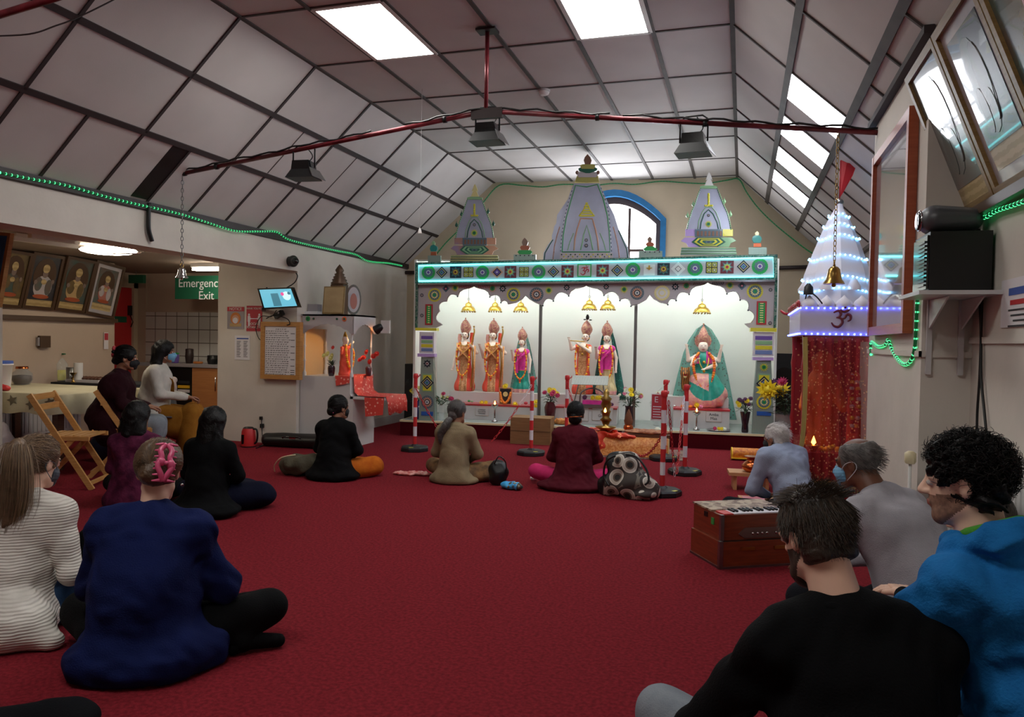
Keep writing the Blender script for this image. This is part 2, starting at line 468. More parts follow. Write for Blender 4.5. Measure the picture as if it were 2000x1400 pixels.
b.prism(left, DBW, DBW+.15)
right = [(hole[0][0], 0), (R_, 0), (R_, ztop(R_)), (sx(-.129), CZ+.02), (apx, CZ+.02)]+hole[len(hole)//2:][:-1]+[(hole[-1][0], wz0), (hole[0][0], wz0)]
b.prism(right, DBW, DBW+.15)
struct(b, 'wall_back')
# window in it: blue surround, brown frame, bars, bright daylit panes
b = mb('blue', TS); inner = [(apx+x, z) for x, z in archpts(hw-.085, wz0, zsp-.02, zap-.1)]
n = len(hole)
for i in range(n-1):
    a, c, d, e = hole[i], hole[i+1], inner[i+1], inner[i]
    b.prism([a, c, d, e], DBW-.05, DBW+.12)
w1 = tag(b.build('window_1'), None, None, None, 'structure')
b = mb('framebrown', TS); inn2 = [(apx+x, z) for x, z in archpts(hw-.15, wz0, zsp-.06, zap-.2)]
for i in range(n-1): b.prism([inner[i], inner[i+1], inn2[i+1], inn2[i]], DBW+.05, DBW+.12)
mx = bw(1229, 440)[0]
for x in (mx, 2*apx-mx): b.box(x-.02, x+.02, DBW+.06, DBW+.11, wz0, zap-.27)
b.box(inn2[0][0]-.02, inn2[-1][0]+.02, DBW+.06, DBW+.11, bw(1250, 488)[1]-.02, bw(1250, 488)[1]+.02)
b.build('window_frame', w1)
b = mb('daylight', TS); b.prism(inn2, DBW+.095, DBW+.1); b.build('window_pane', w1)
# left wall, beyond the opening to the annexe
wallrun('wall_left', 'wall', [(XL, ybw(XL)+.1), (XL, 8.15)], 0, lambda x: zs(XL)+.01, .12, 1)
b = mb('wall'); b.box(-5.52, XL, YF, 7.98, 2.12, zs(XL)+.01); struct(b, 'wall_header')
b = mb('wall'); b.box(-6.345, XL, 7.98, 8.15, 0, 2.5); b.box(-6.345, -6.2, 8.15, 9.4, 0, 2.26); struct(b, 'wall_return')
b = mb('wall'); b.box(-8.2, XL, YF-.15, YF, 0, 2.3); b.box(XL, XRR+.3, YF-.15, YF, 0, CZ); struct(b, 'wall_front')
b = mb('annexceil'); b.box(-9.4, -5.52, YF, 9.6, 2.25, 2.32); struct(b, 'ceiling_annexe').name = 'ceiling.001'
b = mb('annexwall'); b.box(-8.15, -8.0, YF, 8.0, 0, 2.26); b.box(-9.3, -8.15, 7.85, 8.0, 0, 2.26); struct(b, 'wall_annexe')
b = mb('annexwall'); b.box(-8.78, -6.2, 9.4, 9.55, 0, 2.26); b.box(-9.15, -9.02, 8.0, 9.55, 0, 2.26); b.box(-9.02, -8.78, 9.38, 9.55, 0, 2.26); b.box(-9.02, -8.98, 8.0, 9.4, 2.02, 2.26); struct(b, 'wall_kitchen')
# right side
wallrun('wall_right', 'wall', [(XRR, YF), (XRR, 4.16)], 0, lambda x: zs(XRR)+.01, .35, 1)
b = mb('wall'); b.add([(XP, 4.16, 0), (1.45, 4.16, 0), (1.45, 5.78, 0), (XP, 5.78, 0), (XP, 4.16, zs(XP)), (1.45, 4.16, zs(1.45)), (1.45, 5.78, zs(1.45)), (XP, 5.78, zs(XP))], [(0,1,2,3),(4,5,6,7),(0,1,5,4),(1,2,6,5),(2,3,7,6),(3,0,4,7)], False)
struct(b, 'wall_pillar')
wallrun('wall_right_far', 'wall', [(1.42, 5.78), (1.42, 12.0)], 0, lambda x: zs(1.42)+.02, .12, 1)
b = mb('wall'); b.box(XRR-.014, XRR, YF, 4.16, 1.355, 1.385); b.box(XP-.012, XP, 4.148, 5.78, 1.285, 1.315); b.box(XP-.012, XRR, 4.148, 4.16, 1.285, 1.315); struct(b, 'trim_6')
# eave boards
b = mb('roddark'); b.add([(XL, YF, 2.50), (XL, ybw(XL), 2.50), (XL+.03, ybw(XL), 2.52), (XL+.03, YF, 2.52), (XL, YF, 2.44), (XL, ybw(XL), 2.44), (XL+.03, ybw(XL), 2.45), (XL+.03, YF, 2.45)], [(0,1,2,3),(4,5,6,7),(0,1,5,4),(1,2,6,5),(2,3,7,6),(3,0,4,7)], False)
b.cbox((1.36, 9, 2.46), (.1, 6, .06)); struct(b, 'trim_7')
# ledge under the roof on the pillar, picture rail on the right wall
b = mb('battendk'); b.bar((XP-.02, 4.1, zs(XP)-.02), (XP-.02, 5.82, zs(XP)-.02), .05, .04); b.bar((XRR-.02, YF, zs(XRR)-.02), (XRR-.02, 4.16, zs(XRR)-.02), .05, .05); struct(b, 'trim_8')
b = mb('whiteg'); b.box(XL, XL+.02, 8.0, 11.1, 0, .13); struct(b, 'baseboard_left')
b = mb('wallback', TS); b.box(sx(XL), sx(-4.3), DBW-.02, DBW, 0, .13); struct(b, 'baseboard_back')
# rods across the back wall, seen either side of the shrine
b = mb('roddark', TS)
p0 = spt(775, 533, DBW-.06); p1 = spt(815, 531, DBW-.06); b.tube([(p0[0]-.2, DBW-.06, p0[1]), (p1[0]+.5, DBW-.06, p1[1])], .03)
tag(b.build('heating_pipe'), 'dark pipe on the back wall, left of the shrine front', 'pipe'); b = mb('roddark', TS)
p0 = spt(1500, 524, DBW-.06); p1 = spt(1620, 520, DBW-.06); b.tube([(p0[0], DBW-.06, p0[1]), (p1[0], DBW-.06, p1[1])], .03)
tag(b.build('heating_pipe'), 'dark pipe on the back wall, right of the shrine front', 'pipe')
b = mb('tubelight', TS)
# ---- flat ceiling light panels (one lit tile each)
def ceilight(x0, x1, y0, y1, label):
    t = thing('ceiling_light', label, 'ceiling light', ((x0+x1)/2, (y0+y1)/2, CZ-.014), 0, 'square light panels in the flat ceiling')
    w, h = (x1-x0)/2, (y1-y0)/2; f = mb('white')
    for sx_ in (-1, 1): f.box(sx_*w-.018, sx_*w+.018, -h, h, -.002, .012); f.box(-w, w, sx_*h-.018, sx_*h+.018, -.002, .012)
    f.build('frame', t); d = mb('panellight'); d.box(-w+.018, w-.018, -h+.018, h-.018, 0, .01); d.build('diffuser', t)
    return t
ceilight(kx[1]+.02, kx[2]-.02, rows[6]+.02, 6.081-.02, 'large lit ceiling panel at top left of centre')
ceilight(kx[4]+.02, kx[5]-.02, rows[6]+.02, 6.081-.02, 'large lit ceiling panel above the right part of the shrine')
for i in (1, 4): ceilight(kx[i]+.02, kx[i+1]-.02, rows[2]+.02, rows[3]-.02, 'added lit ceiling panel, unseen above the viewer')  # extra panels assumed out of view on the ceiling grid, added for their light
# ---- daylight strips in the right slope
for i, y in enumerate((6.13, 7.24, 8.32, 9.40)):
    b = mb('daylight'); slopebar(b, .30, .705, y, y+.58, .006)
    w = tag(b.build('window_%d' % (i+2)), None, None, None, 'structure')
# ---- door, annexe lamps
d = mb('redp'); d.box(-9.02, -8.975, 8.35, 9.30, 0, 2.02); dr = tag(d.build('door_1'), None, None, None, 'structure')
d = mb('wallback'); d.box(-9.0, -8.93, 9.30, 9.40, 0, 2.1); d.box(-9.0, -8.93, 8.2, 9.4, 2.02, 2.1); lab(d.build('door_frame', dr), 'beige door frame')
s_ = mb('signgreen'); s_.box(-8.975, -8.968, 8.95, 9.2, 1.49, 1.58); lab(s_.build('door_sign', dr), 'small green door sign')
s_ = mb('signgreen'); s_.box(-8.975, -8.968, 8.85, 9.25, .99, 1.10); ds = s_.build('door_sign', dr); lab(ds, 'green sign reading bar to open')
text('sign_text', 'Push bar to open', (-8.966, 9.05, 1.045), (PI/2, 0, PI/2), .052, 'white', ds)
b = mb('blackgl'); b.box(-8.975, -8.93, 9.22, 9.27, 1.6, 1.75); b.tube([(-8.94, 9.24, 1.6), (-8.92, 9.27, 1.5), (-8.94, 9.25, 1.42)], .008); b.build('door_handle', dr)
t = thing('ceiling_light', 'oval lit ceiling lamp over the annexe tables', 'ceiling light', at(212, 489, z=2.2))
mb('annexlamp').ball((0, 0, 0), (.28, .11, .05), 20, 8).build('diffuser', t); mb('white').box(-.2, .2, -.06, .06, .03, .05).build('base', t); t.rotation_euler = (0, 0, math.radians(35))
mb('chrome').tube([(-.1, -.07, -.03), (.1, -.13, -.045), (.3, -.12, -.03), (.36, -.05, 0)], .006).build('cable', t)
p = at(412, 522, z=2.2); t = thing('ceiling_light', 'lit strip lamp above the emergency exit sign', 'ceiling light', p)
mb('annexlamp').box(-.25, .25, -.05, .05, -.04, 0).build('diffuser', t); mb('white').box(-.26, .26, -.07, .07, 0, .05).build('base', t)
for (u0, v0, u1, v1, l) in ((58, 459, 142, 471, 'unlit strip light on annexe ceiling, nearer one'), (25, 464, 150, 481, 'unlit strip light on annexe ceiling, farther one')):
    a, c = at(u0, v0, z=2.2), at(u1, v1, z=2.2); k = mb('white'); k.bar(a, c, .05, .05); k.bar(a+Vector((0, 0, .03)), c+Vector((0, 0, .03)), .09, .03); tag(k.build('strip_light'), l, 'strip light')
# ================================================================ shrine stage and front
mat('facade', '#b9b2b6', .35, metal=.15, bump=.05, bscale=30)
mat('silver', '#a9aec4', .3, metal=.35, var=.06, vscale=5)
for n_, c_ in dict(o_green='#1f9a4a', o_dgreen='#1c5d4a', o_teal='#1f7f7a', o_yellow='#d9d23c', o_pale='#e6dc9a', o_red='#b3303a', o_dred='#6e2430', o_blue='#2a5fb0', o_slate='#56707f', o_dark='#1f2a38', o_purple='#6f55a8', o_pink='#d88a9a', o_orange='#d9683a', o_lilac='#b59ad6', o_brown='#7c5a4a', o_white='#dcdcda', o_peach='#d29a7c', o_grass='#8cb98c', o_steel='#6f86b8').items():
    mat(n_, c_, .3, coat=.3)
mat('sequin', '#8a9a8c', .25, metal=.5, kind='vor', color2='#2c6a5a', vscale=60)
mat('foilg', '#a3b0aa', .3, metal=.3, kind='wave', color2='#7f9f93', vscale=30)
mat('foily', '#a8a67e', .25, metal=.4, kind='wave', color2='#6f7f6a', vscale=35)
mat('foilp', '#9f87a8', .25, metal=.4, kind='noise', color2='#b58a80', vscale=12)
ZP = .21
st = thing('stage', 'low stage with dark red front and grey top under the whole shrine', 'stage'); b = mb('stagered', TS)
b.box(.0, 5.45, .0, 1.94, -.01, ZP-.012); b.build('riser', st)
b = mb('stagegrey', TS); b.box(0, 5.45, .012, 1.94, ZP-.012, ZP); b.build('top', st)
b = mb('cream', TS); b.box(-.005, 5.45, -.012, .014, ZP-.022, ZP+.003); b.box(-.005, .012, -.012, 1.94, ZP-.022, ZP+.003); b.build('edge_strip', st)
DF = .10                                            # plane of the carved front
fa = thing('shrine', 'wide silver shrine front with scalloped arches and neon edged beam', 'shrine')
def pseq(cusps, outward=1):
    return cusps
def lobes(pts, amt=.36, n=6, sgn=1):
    out = []
    for (x0, y0), (x1, y1) in zip(pts[:-1], pts[1:]):
        dx, dy = x1-x0, y1-y0; L = math.hypot(dx, dy); nx, ny = dy/L, -dx/L
        for k in range(n):
            t = k/n; h = math.sin(PI*t)**.8*amt*L*sgn; out.append((x0+dx*t+nx*h, y0+dy*t+ny*h))
    out.append(pts[-1]); return out
def ogee(p, q):                                     # cusp p up to apex q
    (x0, y0), (x1, y1) = p, q; dx, dy = x1-x0, y1-y0
    return [(x0+dx*.12, y0+dy*.42), (x0+dx*.35, y0+dy*.66), (x0+dx*.65, y0+dy*.76), (x0+dx*.88, y0+dy*.88), q]
low = [(817.5, 552), (816, 640), (852, 640), (864, 634)]
low += lobes([(862, 632), (858.6, 607.5), (872.4, 588.6), (894, 578)])
low += ogee((894, 578), (925.5, 558.6)) + ogee((957, 579), (925.5, 558.6))[::-1][1:] + [(957, 579)]
low += lobes([(957, 579), (978.6, 590), (992.4, 594)])[1:]
low += [(1008, 591), (1020, 584), (1026, 576.6), (1034, 584), (1048, 592), (1060.5, 596)]
low += lobes([(1060.5, 596), (1081, 586.8), (1111, 577)])[1:]
low += ogee((1111, 577), (1145, 557.4)) + ogee((1179.6, 576.6), (1145, 557.4))[::-1][1:] + [(1179.6, 576.6)]
low += lobes([(1179.6, 576.6), (1210.8, 586), (1232.4, 597)])[1:]
low += [(1248, 593), (1262, 585), (1269, 575.4), (1277, 584), (1290, 591), (1304.4, 594)]
low += lobes([(1304.4, 594), (1320.6, 586), (1346, 574.5)])[1:]
low += ogee((1346, 574.5), (1382.4, 551.4)) + ogee((1419.6, 573), (1382.4, 551.4))[::-1][1:] + [(1419.6, 573)]
low += lobes([(1419.6, 573), (1445.4, 585), (1461, 604.8), (1467, 630)])[1:]
low += [(1454, 632), (1466, 642), (1513.5, 640.5), (1515, 540)]
F_ = sps(low, DF)
# build the front as quads hanging from the beam line (each outline step closed up to the top edge)
b = mb('facade', TS)
zt_ = 2.12
ft = [(x, z) for x, z in F_]
b.prism(ft, DF, DF+.035); fpan = b.build('arch_panel', fa)
import bmesh as _bm
# side cheeks and edging
b = mb('chrome', TS)
for pth in (low[4:-4],):
    q = sps(pth, DF-.004); b.tube([(x, DF-.004, z) for x, z in q], .004, 5)
b.build('arch_edging', fa)
# dots along the cusps
b = mb('o_dark', TS)
for u, v in ((894, 579), (957, 580), (978.6, 591), (1060.5, 597), (1081, 588), (1111, 578), (1179.6, 577), (1210.8, 587), (1232.4, 598), (1304.4, 595), (1320.6, 587), (1346, 575), (1419.6, 574), (1445.4, 586), (1461, 606)):
    x, z = spt(u, v, DF); b.ball((x, DF-.01, z), .011, 8, 6)
b.build('cusp_studs', fa)['kind'] = 'stuff'
# beam
bq = [(812, 513), (1518, 497), (1518, 547), (812, 554)]
q = sps(bq, .06); b = mb('sequin', TS); b.prism(q, .03, .2); b.build('beam', fa)
q = sps([(817, 518), (1511, 503), (1511, 541), (817, 550)], .02); b = mb('facade', TS); b.prism(q, .018, .04); b.build('beam_panel', fa)
b = mb('o_dark', TS)
for r in range(118):
    t = r/117
    for (ua, va), (ub, vb) in (((815, 514.8), (1516, 498.8)), ((815, 553), (1516, 545.3))):
        x, z = spt(ua+(ub-ua)*t, va+(vb-va)*t, .02); b.box(x-.01, x+.01, .022, .032, z-.011, z+.011)
b.mat('sequin')
for (ua, va), (ub, vb) in (((815, 514.8), (1516, 498.8)), ((815, 553), (1516, 545.3))):
    a, c = spt(ua, va, .02), spt(ub, vb, .02); b.bar((a[0], .031, a[1]), (c[0], .031, c[1]), .02, .01)
b.build('mirror_strip', fa)
b = mb('neon', TS); nq = sps([(817.5, 518.8), (1510, 503.4), (1511, 539.8), (817.5, 549.2)], .0)
b.tube([(x, 0, z) for x, z in nq], .0105, 8, closed=True); b.build('neon_tube', fa)
b = mb('chrome', TS)
for u0, u1, v0, v1 in ((817, 1514, 552, 545),):
    a, c = spt(u0, v0, .02), spt(u1, v1, .02); b.bar((a[0], .012, a[1]-.02), (c[0], .012, c[1]-.02), .012, .022)
b.build('silver_moulding', fa)
def med(u, v, rp, kind, d=None, par=fa, name='medallion'):
    d = DF if d is None else d
    x, z = spt(u, v, d); x1, _ = spt(u+rp, v, d); r = abs(x1-x); b = MB(TS); y = d
    def D(m, f, k, star=0, n=22): b.mat(m).disc((x, z), r*f, y-.004-.003*k, y, n, star)
    def Q(m, f, k, rot=0):
        out = [(x+r*f*math.cos(PI/4+rot+PI/2*i)*1.414, z+r*f*math.sin(PI/4+rot+PI/2*i)*1.414) for i in range(4)]; b.mat(m).prism(out, y-.004-.003*k, y)
    if kind == 'wheelg': D('o_green', 1, 0, .06, 26); D('o_slate', .72, 1, .22, 10); D('o_white', .3, 2); D('o_purple', .2, 3)
    if kind == 'wheely': D('o_yellow', 1, 0, .12, 24); D('o_slate', .78, 1, .15, 20); D('o_pale', .55, 2, .25, 12); D('o_teal', .36, 3, .3, 8); D('o_green', .16, 4)
    if kind == 'wheels': D('o_slate', 1, 0, .08, 24); D('o_peach', .82, 1, .35, 16); D('o_dark', .5, 2, .2, 12); D('o_white', .3, 3); D('o_slate', .15, 4)
    if kind == 'wheelw': D('o_pale', 1, 0, .1, 24); D('o_white', .8, 1, .2, 18); D('o_pale', .45, 2); D('o_white', .3, 3)
    if kind == 'sq': Q('o_dark', 1, 0); D('o_teal', .95, 1, .4, 8); D('o_brown', .7, 2, .3, 8); D('o_yellow', .4, 3, .2, 8); D('o_dred', .22, 4)
    if kind == 'sqp': Q('o_dred', 1, 0); D('o_slate', 1.0, 1, .45, 8); D('o_grass', .66, 2, .3, 8); D('o_yellow', .42, 3, .25, 10); D('o_red', .22, 4)
    if kind == 'dia': Q('o_dark', .75, 0, PI/4); Q('o_pale', .56, 1, PI/4); Q('o_dark', .48, 2, PI/4); Q('o_steel', .33, 3, PI/4); Q('o_teal', .16, 4, PI/4)
    if kind == 'diao': Q('o_peach', .75, 0, PI/4); Q('o_dark', .55, 1, PI/4); Q('o_purple', .38, 2, PI/4); Q('o_white', .12, 3)
    if kind == 'diaw': Q('o_white', .75, 0, PI/4); Q('o_dark', .35, 1, PI/4); Q('o_white', .28, 2, PI/4)
    if kind == 'four':
        Q('o_dark', 1, 0)
        for i in (-1, 1):
            for j in (-1, 1):
                for f, m, k in ((.38, 'o_yellow', 1), (.26, 'o_slate', 2), (.12, 'o_pale', 3)):
                    b.mat(m).box(x+r*(.47*i-f), x+r*(.47*i+f), y-.004-.003*k, y, z+r*(.47*j-f), z+r*(.47*j+f))
    if kind == 'fourw':
        Q('o_white', 1, 0); b.mat('gold').box(x-.01, x+.01, y-.012, y, z-.0, z+r*.8); b.box(x-r*.5, x+r*.5, y-.012, y, z+r*.25, z+r*.4)
    if kind == 'stary': D('o_yellow', 1, 0, .5, 12); D('o_green', .6, 1, .4, 10); D('o_dgreen', .25, 2)
    if kind == 'staro': D('o_peach', 1, 0, .5, 12); D('o_green', .62, 1, .3, 10); D('o_dgreen', .25, 2)
    if kind == 'flow': D('o_dark', 1, 0, .35, 8); D('o_white', .45, 1, .3, 8); D('o_dred', .22, 2)
    if kind == 'smalld': Q('o_slate', .72, 0, PI/4); D('o_dark', .6, 1, .3, 6); D('o_pink', .3, 2, .3, 6)
    return b.build(name, par)
beam = [(837, 532, 13.5, 'wheelg'), (863, 532, 10.5, 'dia'), (890, 531.5, 11, 'sq'), (915, 531.5, 9.5, 'four'), (942.5, 532, 13.5, 'wheelg'), (971, 531.5, 11, 'diao'), (997, 531, 11.5, 'sqp'), (1023.5, 531, 9.5, 'four'), (1052, 531, 14, 'wheelg'), (1081, 530.5, 11, 'dia'), (1108.5, 530, 12, 'sqp'),
        (1177, 528.5, 12, 'sqp'), (1205.5, 528, 11.5, 'dia'), (1236, 527, 15, 'wheelg'), (1268, 527, 11, 'fourw'), (1296, 525.5, 12, 'sq'), (1324.5, 525, 13.5, 'diaw'), (1357.5, 524, 15.5, 'wheelg'), (1390, 522.5, 11.5, 'four'), (1420, 521.5, 13, 'sqp'), (1452, 520.5, 12.5, 'dia'), (1484, 520, 16.5, 'wheelg')]
for u, v, r, k in beam: med(u, v, r, k, .018)
for u, v, r, k in [(849, 576, 13.5, 'wheely'), (871, 563.5, 7, 'smalld'), (889, 562, 8, 'stary'), (962, 563, 9, 'staro'), (982, 563.5, 7.5, 'flow'), (1003, 575, 14, 'wheely'), (1048, 575, 14, 'wheels'), (1072, 567, 9, 'stary'), (1107, 561.5, 7, 'flow'), (1184, 560, 6.5, 'flow'), (1219, 565, 9, 'stary'), (1244.5, 572, 14, 'wheels'),
                   (1293, 572, 16, 'wheelw'), (1319, 560, 8, 'flow'), (1340.5, 558, 10, 'staro'), (1425.5, 557, 10, 'stary'), (1449, 558, 8.5, 'smalld'), (1474.5, 569, 17, 'wheely'), (824, 576.5, 4, 'flow'), (824, 616, 4, 'flow'), (1505, 566, 4.5, 'flow'), (1504, 631, 4.5, 'flow')]:
    med(u, v, r, k)
# striped corner foils by each arch tip
for u, v, s_, m in ((908, 562, -1, 'o_red'), (945, 562, 1, 'o_red'), (1366, 555, -1, 'o_brown'), (1402, 555, 1, 'o_dark')):
    b = mb(m, TS)
    for k in range(7):
        uu = u+(k-3)*3.4; x, z = spt(uu, v-2-(abs(k-3) if 0 else 0), DF); b.add([(x-.012, DF-.003, z-.022), (x-.002, DF-.003, z-.022), (x+.014, DF-.003, z+.018), (x+.004, DF-.003, z+.018), (x-.012, DF+.003, z-.022), (x-.002, DF+.003, z-.022), (x+.014, DF+.003, z+.018), (x+.004, DF+.003, z+.018)], [(0,1,2,3),(4,5,6,7),(0,1,5,4),(2,3,7,6)], False)
    b.build('foil_stripes', fa)
# red framed green plaques
for u0, v0, u1, v1 in ((831, 594, 845, 634.5), (1478, 588, 1496.5, 634)):
    (x0, z1), (x1, z0) = spt(u0, v0, DF), spt(u1, v1, DF); b = mb('o_red', TS); b.box(x0, x1, DF-.008, DF, z0, z1); b.mat('o_green').box(x0+.02, x1-.02, DF-.011, DF, z0+.02, z1-.02)
    b.mat('o_pale')
    for k in range(9): z = z0+.03+(z1-z0-.06)*k/8; b.box(x0+.04, x1-.04, DF-.014, DF, z-.006, z+.006)
    b.build('plaque', fa)
# om sign on the beam
def omsign(T, x, y, z, s, m, par, name='om_symbol', r=.085):
    """the om letter, drawn with flattened strokes facing -y"""
    st_ = [catmull([(-.62, 0, .62), (-.2, 0, .8), (.02, 0, .55), (-.12, 0, .22), (-.38, 0, .15)], 5),
           catmull([(-.3, 0, .17), (.08, 0, .05), (.16, 0, -.32), (-.15, 0, -.7), (-.55, 0, -.62), (-.78, 0, -.3)], 5),
           catmull([(.05, 0, .02), (.35, 0, .12), (.55, 0, .45), (.85, 0, .35), (.85, 0, -.02), (.6, 0, -.18)], 5),
           catmull([(-.05, 0, .92), (.25, 0, .72), (.6, 0, .82), (.8, 0, 1.02)], 5)]
    b = mb(m, T @ Matrix.Translation((x, y, z)) @ Matrix.Scale(s, 4) @ Matrix.Scale(.35, 4, (0, 1, 0)))
    for p in st_:
        n = len(p); b.tube(p, [r*(.55+.75*math.sin(PI*min(1, (i+1)/n))) for i in range(n)], 8)
    b.ball((.38, 0, 1.12), .12, 8, 6)
    return b.build(name, par)
(x0, z1), (x1, z0) = spt(1128, 515.5, .018), spt(1155, 541, .018)
b = mb('o_green', TS); b.box(x0, x1, .01, .02, z0, z1); b.mat('facade').box(x0+.015, x1-.015, .006, .02, z0+.015, z1-.015); pq = b.build('om_plaque', fa)
omsign(TS, (x0+x1)/2, .002, (z0+z1)/2-.012, .062, 'red', pq)
# pillars either side
def pillar(side):
    if side < 0: u0, u1 = 817, 851; cap = (813, 854, 640, 646); up = (820, 848, 648, 690); lg = (817, 850, 690, 697); sh = [(823, 697), (846, 697), (849, 760), (850, 826), (818, 826), (820, 760)]; bands = (655, 687)
    else: cap = (1465, 1516, 640, 648); up = (1472, 1511, 648, 696); lg = (1470, 1510, 697, 704); sh = [(1478, 704), (1506, 704), (1509, 770), (1512, 836), (1469, 836), (1472, 770)]; bands = (655, 693)
    out = []
    pl = thing('shrine_pillar', 'patterned pillar at the %s end of the shrine front' % ('left' if side < 0 else 'right'), 'pillar')
    def BX(m, a, dd, nm, y1=.14):
        (x0, z1), (x1, z0) = spt(a[0], a[2], .06), spt(a[1], a[3], .06); return mb(m, TS).box(x0, x1, dd, y1, z0, z1).build(nm, pl)
    BX('o_yellow', cap, .02, 'capital'); BX('o_lilac', lg, .025, 'ledge')
    BX('whitep', up, .045, 'block')
    cs = ['o_purple', 'o_grass', 'o_yellow', 'o_steel']; hh = (bands[1]-bands[0])/4
    b = MB(TS)
    for i, m in enumerate(cs):
        (x0, z1), (x1, z0) = spt(up[0]+3, bands[0]+i*hh+.8, .045), spt(up[1]-3, bands[0]+(i+1)*hh-.8, .045); b.mat(m).box(x0, x1, .038, .05, z0, z1)
    b.build('stripes', pl)
    q = sps(sh, .06); q[3] = (q[3][0], ZP); q[4] = (q[4][0], ZP)
    b = mb('foilg', TS); b.prism(q, .05, .14); b.build('shaft', pl)
    cx = (sh[0][0]+sh[1][0])/2; w = (sh[1][0]-sh[0][0])/2
    b = mb('o_grass', TS); 
    (x0, z1), (x1, z0) = spt(cx-w*.85, 730, .05), spt(cx+w*.85, 765 if side < 0 else 766, .05); b.box(x0, x1, .045, .05, z0, z1); b.mat('o_yellow').box(x0+.015, x1-.015, .043, .05, z0+.015, z1-.015); b.build('panel', pl)
    med(cx, 747 if side < 0 else 749, w*1.05, 'dia', .042, pl); med(cx, 710 if side < 0 else 717, w*.7, 'flow' if side < 0 else 'stary', .048, pl)
    med(cx, 785, w*1.1, 'wheels' if side < 0 else 'wheely', .048, pl)
    (x0, z1), (x1, z0) = spt(cx-w, 803, .05), spt(cx+w, 812, .05); mb('o_blue', TS).box(x0, x1, .042, .05, z0, z1).build('blue_band', pl)
    return pl
pillar(-1); pillar(1)
# mirror-tiled outer posts of the front
for (u, va, vb) in ((815, 555, 641), (1515.5, 547, 640)):
    a, c = spt(u, va, .09), spt(u, vb, .09); b = mb('sequin', TS); b.box(a[0]-.016, a[0]+.016, .06, .14, c[1], a[1]); b.build('mirror_post', fa)
# niche: white back and side boards; top board added to stop light leaking up
b = mb('niche', TS); b.box(.12, 4.92, 1.2, 1.23, ZP, 2.42); b.box(.12, .15, .15, 1.2, ZP, 2.42); b.box(4.89, 4.92, .15, 1.2, ZP, 2.42); b.box(.12, 4.92, .2, 1.23, 2.4, 2.42); struct(b, 'wall_niche')
for i in range(3):
    t = thing('strip_light', 'fluorescent strip fixed behind the beam, above the %s bay of the niche' % ('left', 'middle', 'right')[i], 'strip light', TS @ Vector((.95+1.57*i, .42, 2.34)), BETA, 'strip lights inside the niche')
    mb('tubelight').tube([(-.66, 0, 0), (.66, 0, 0)], .018).build('tube', t); mb('white').box(-.7, .7, -.03, .03, .02, .062).build('fitting', t)
for u0, l in ((1054.5, 'grey metal post between the left and middle bays'), (1240, 'grey metal post between the middle and right bays')):
    x, _ = spt(u0, 700, .3); b = mb('steel', TS); b.box(x-.02, x+.02, .28, .32, ZP, 2.3); tag(b.build('metal_post'), l, 'post', 'metal posts dividing the niche')
# ---- pedestals
def signp(u0, v0, u1, v1, d, body, size, par, m='ink'):
    (x0, z1), (x1, z0) = spt(u0, v0, d), spt(u1, v1, d); b = mb('whiteg', TS); b.box(x0, x1, d-.006, d, z0, z1); b.mat('o_peach').tube([(x0, d-.007, z0), (x1, d-.007, z0), (x1, d-.007, z1), (x0, d-.007, z1)], .002, 4, closed=True); s = b.build('name_card', par)
    text('card_text', body, TS @ Vector(((x0+x1)/2, d-.009, (z0+z1)/2)), (PI/2, 0, BETA), size, m, s)
def pedestal(l, s0, s1, z1_, z2, lab_):
    t = thing('pedestal', lab_, 'pedestal', (0, 0, 0), 0, 'white two step pedestals under the statues')
    b = mb('whiteg', TS); b.box(s0+.03, s1-.03, .42, .8, ZP, z1_); b.build('lower_step', t)
    b = mb('whiteg', TS); b.box(s0-.06, s1-.02, .72, 1.12, ZP, z2); b.build('upper_step', t)
    b = mb('o_red', TS); b.box(s0+.025, s1-.025, .412, .75, z1_, z1_+.008); b.box(s0+.025, s1-.025, .41, .42, z1_-.012, z1_+.006); b.build('red_runner', t)
    return t
p1 = pedestal(0, .55, 1.80, .42, .575, 'white stepped pedestal carrying the group of three statues')
p2 = pedestal(0, 2.05, 2.95, .43, .58, 'white stepped pedestal carrying the standing pair of statues')
p3 = pedestal(0, 3.64, 4.42, .46, .60, 'white stepped pedestal under the single seated statue')
signp(929, 795, 954, 812, .415, 'Lakshman\nRam & Sita\nHanuman', .026, p1); signp(1102, 795, 1149, 822, .415, '          na', .05, p2); signp(1157, 795, 1197, 822, .415, 'Bal\nGopal', .05, p2); signp(1379, 803, 1409, 824, .415, 'Amba\nMaa', .052, p3)
# ================================================================ statues
mat('marble', '#efdcd0', .25, coat=.3); mat('lips', '#c46a6a', .4); mat('orangecl', '#d08448', .45, kind='noise', color2='#e2ac70', vscale=45, bump=.3, bscale=80)
mat('goldcl', '#d6a272', .4, kind='vor', color2='#b87c50', vscale=70, bump=.3, bscale=90); mat('redcl', '#e0503c', .5, var=.1, vscale=20); mat('pinkcl', '#d8389a', .35, var=.15, vscale=16)
mat('tealcl', '#1f8f80', .35, var=.2, vscale=14); mat('pinkpale', '#d98a96', .4, kind='noise', color2='#e8b49a', vscale=30); mat('creamcl', '#cbb68a', .4, var=.1, vscale=14)
mat('veil', '#5fa89c', .5, alpha=.62, kind='dots', color2='#1f6a5c', vscale=26); mat('veild', '#1f5f58', .5, kind='dots', color2='#2f8f7c', vscale=30); mat('crown', '#cda082', .35, metal=.25, kind='vor', color2='#b0686a', vscale=70, bump=.5, bscale=80)
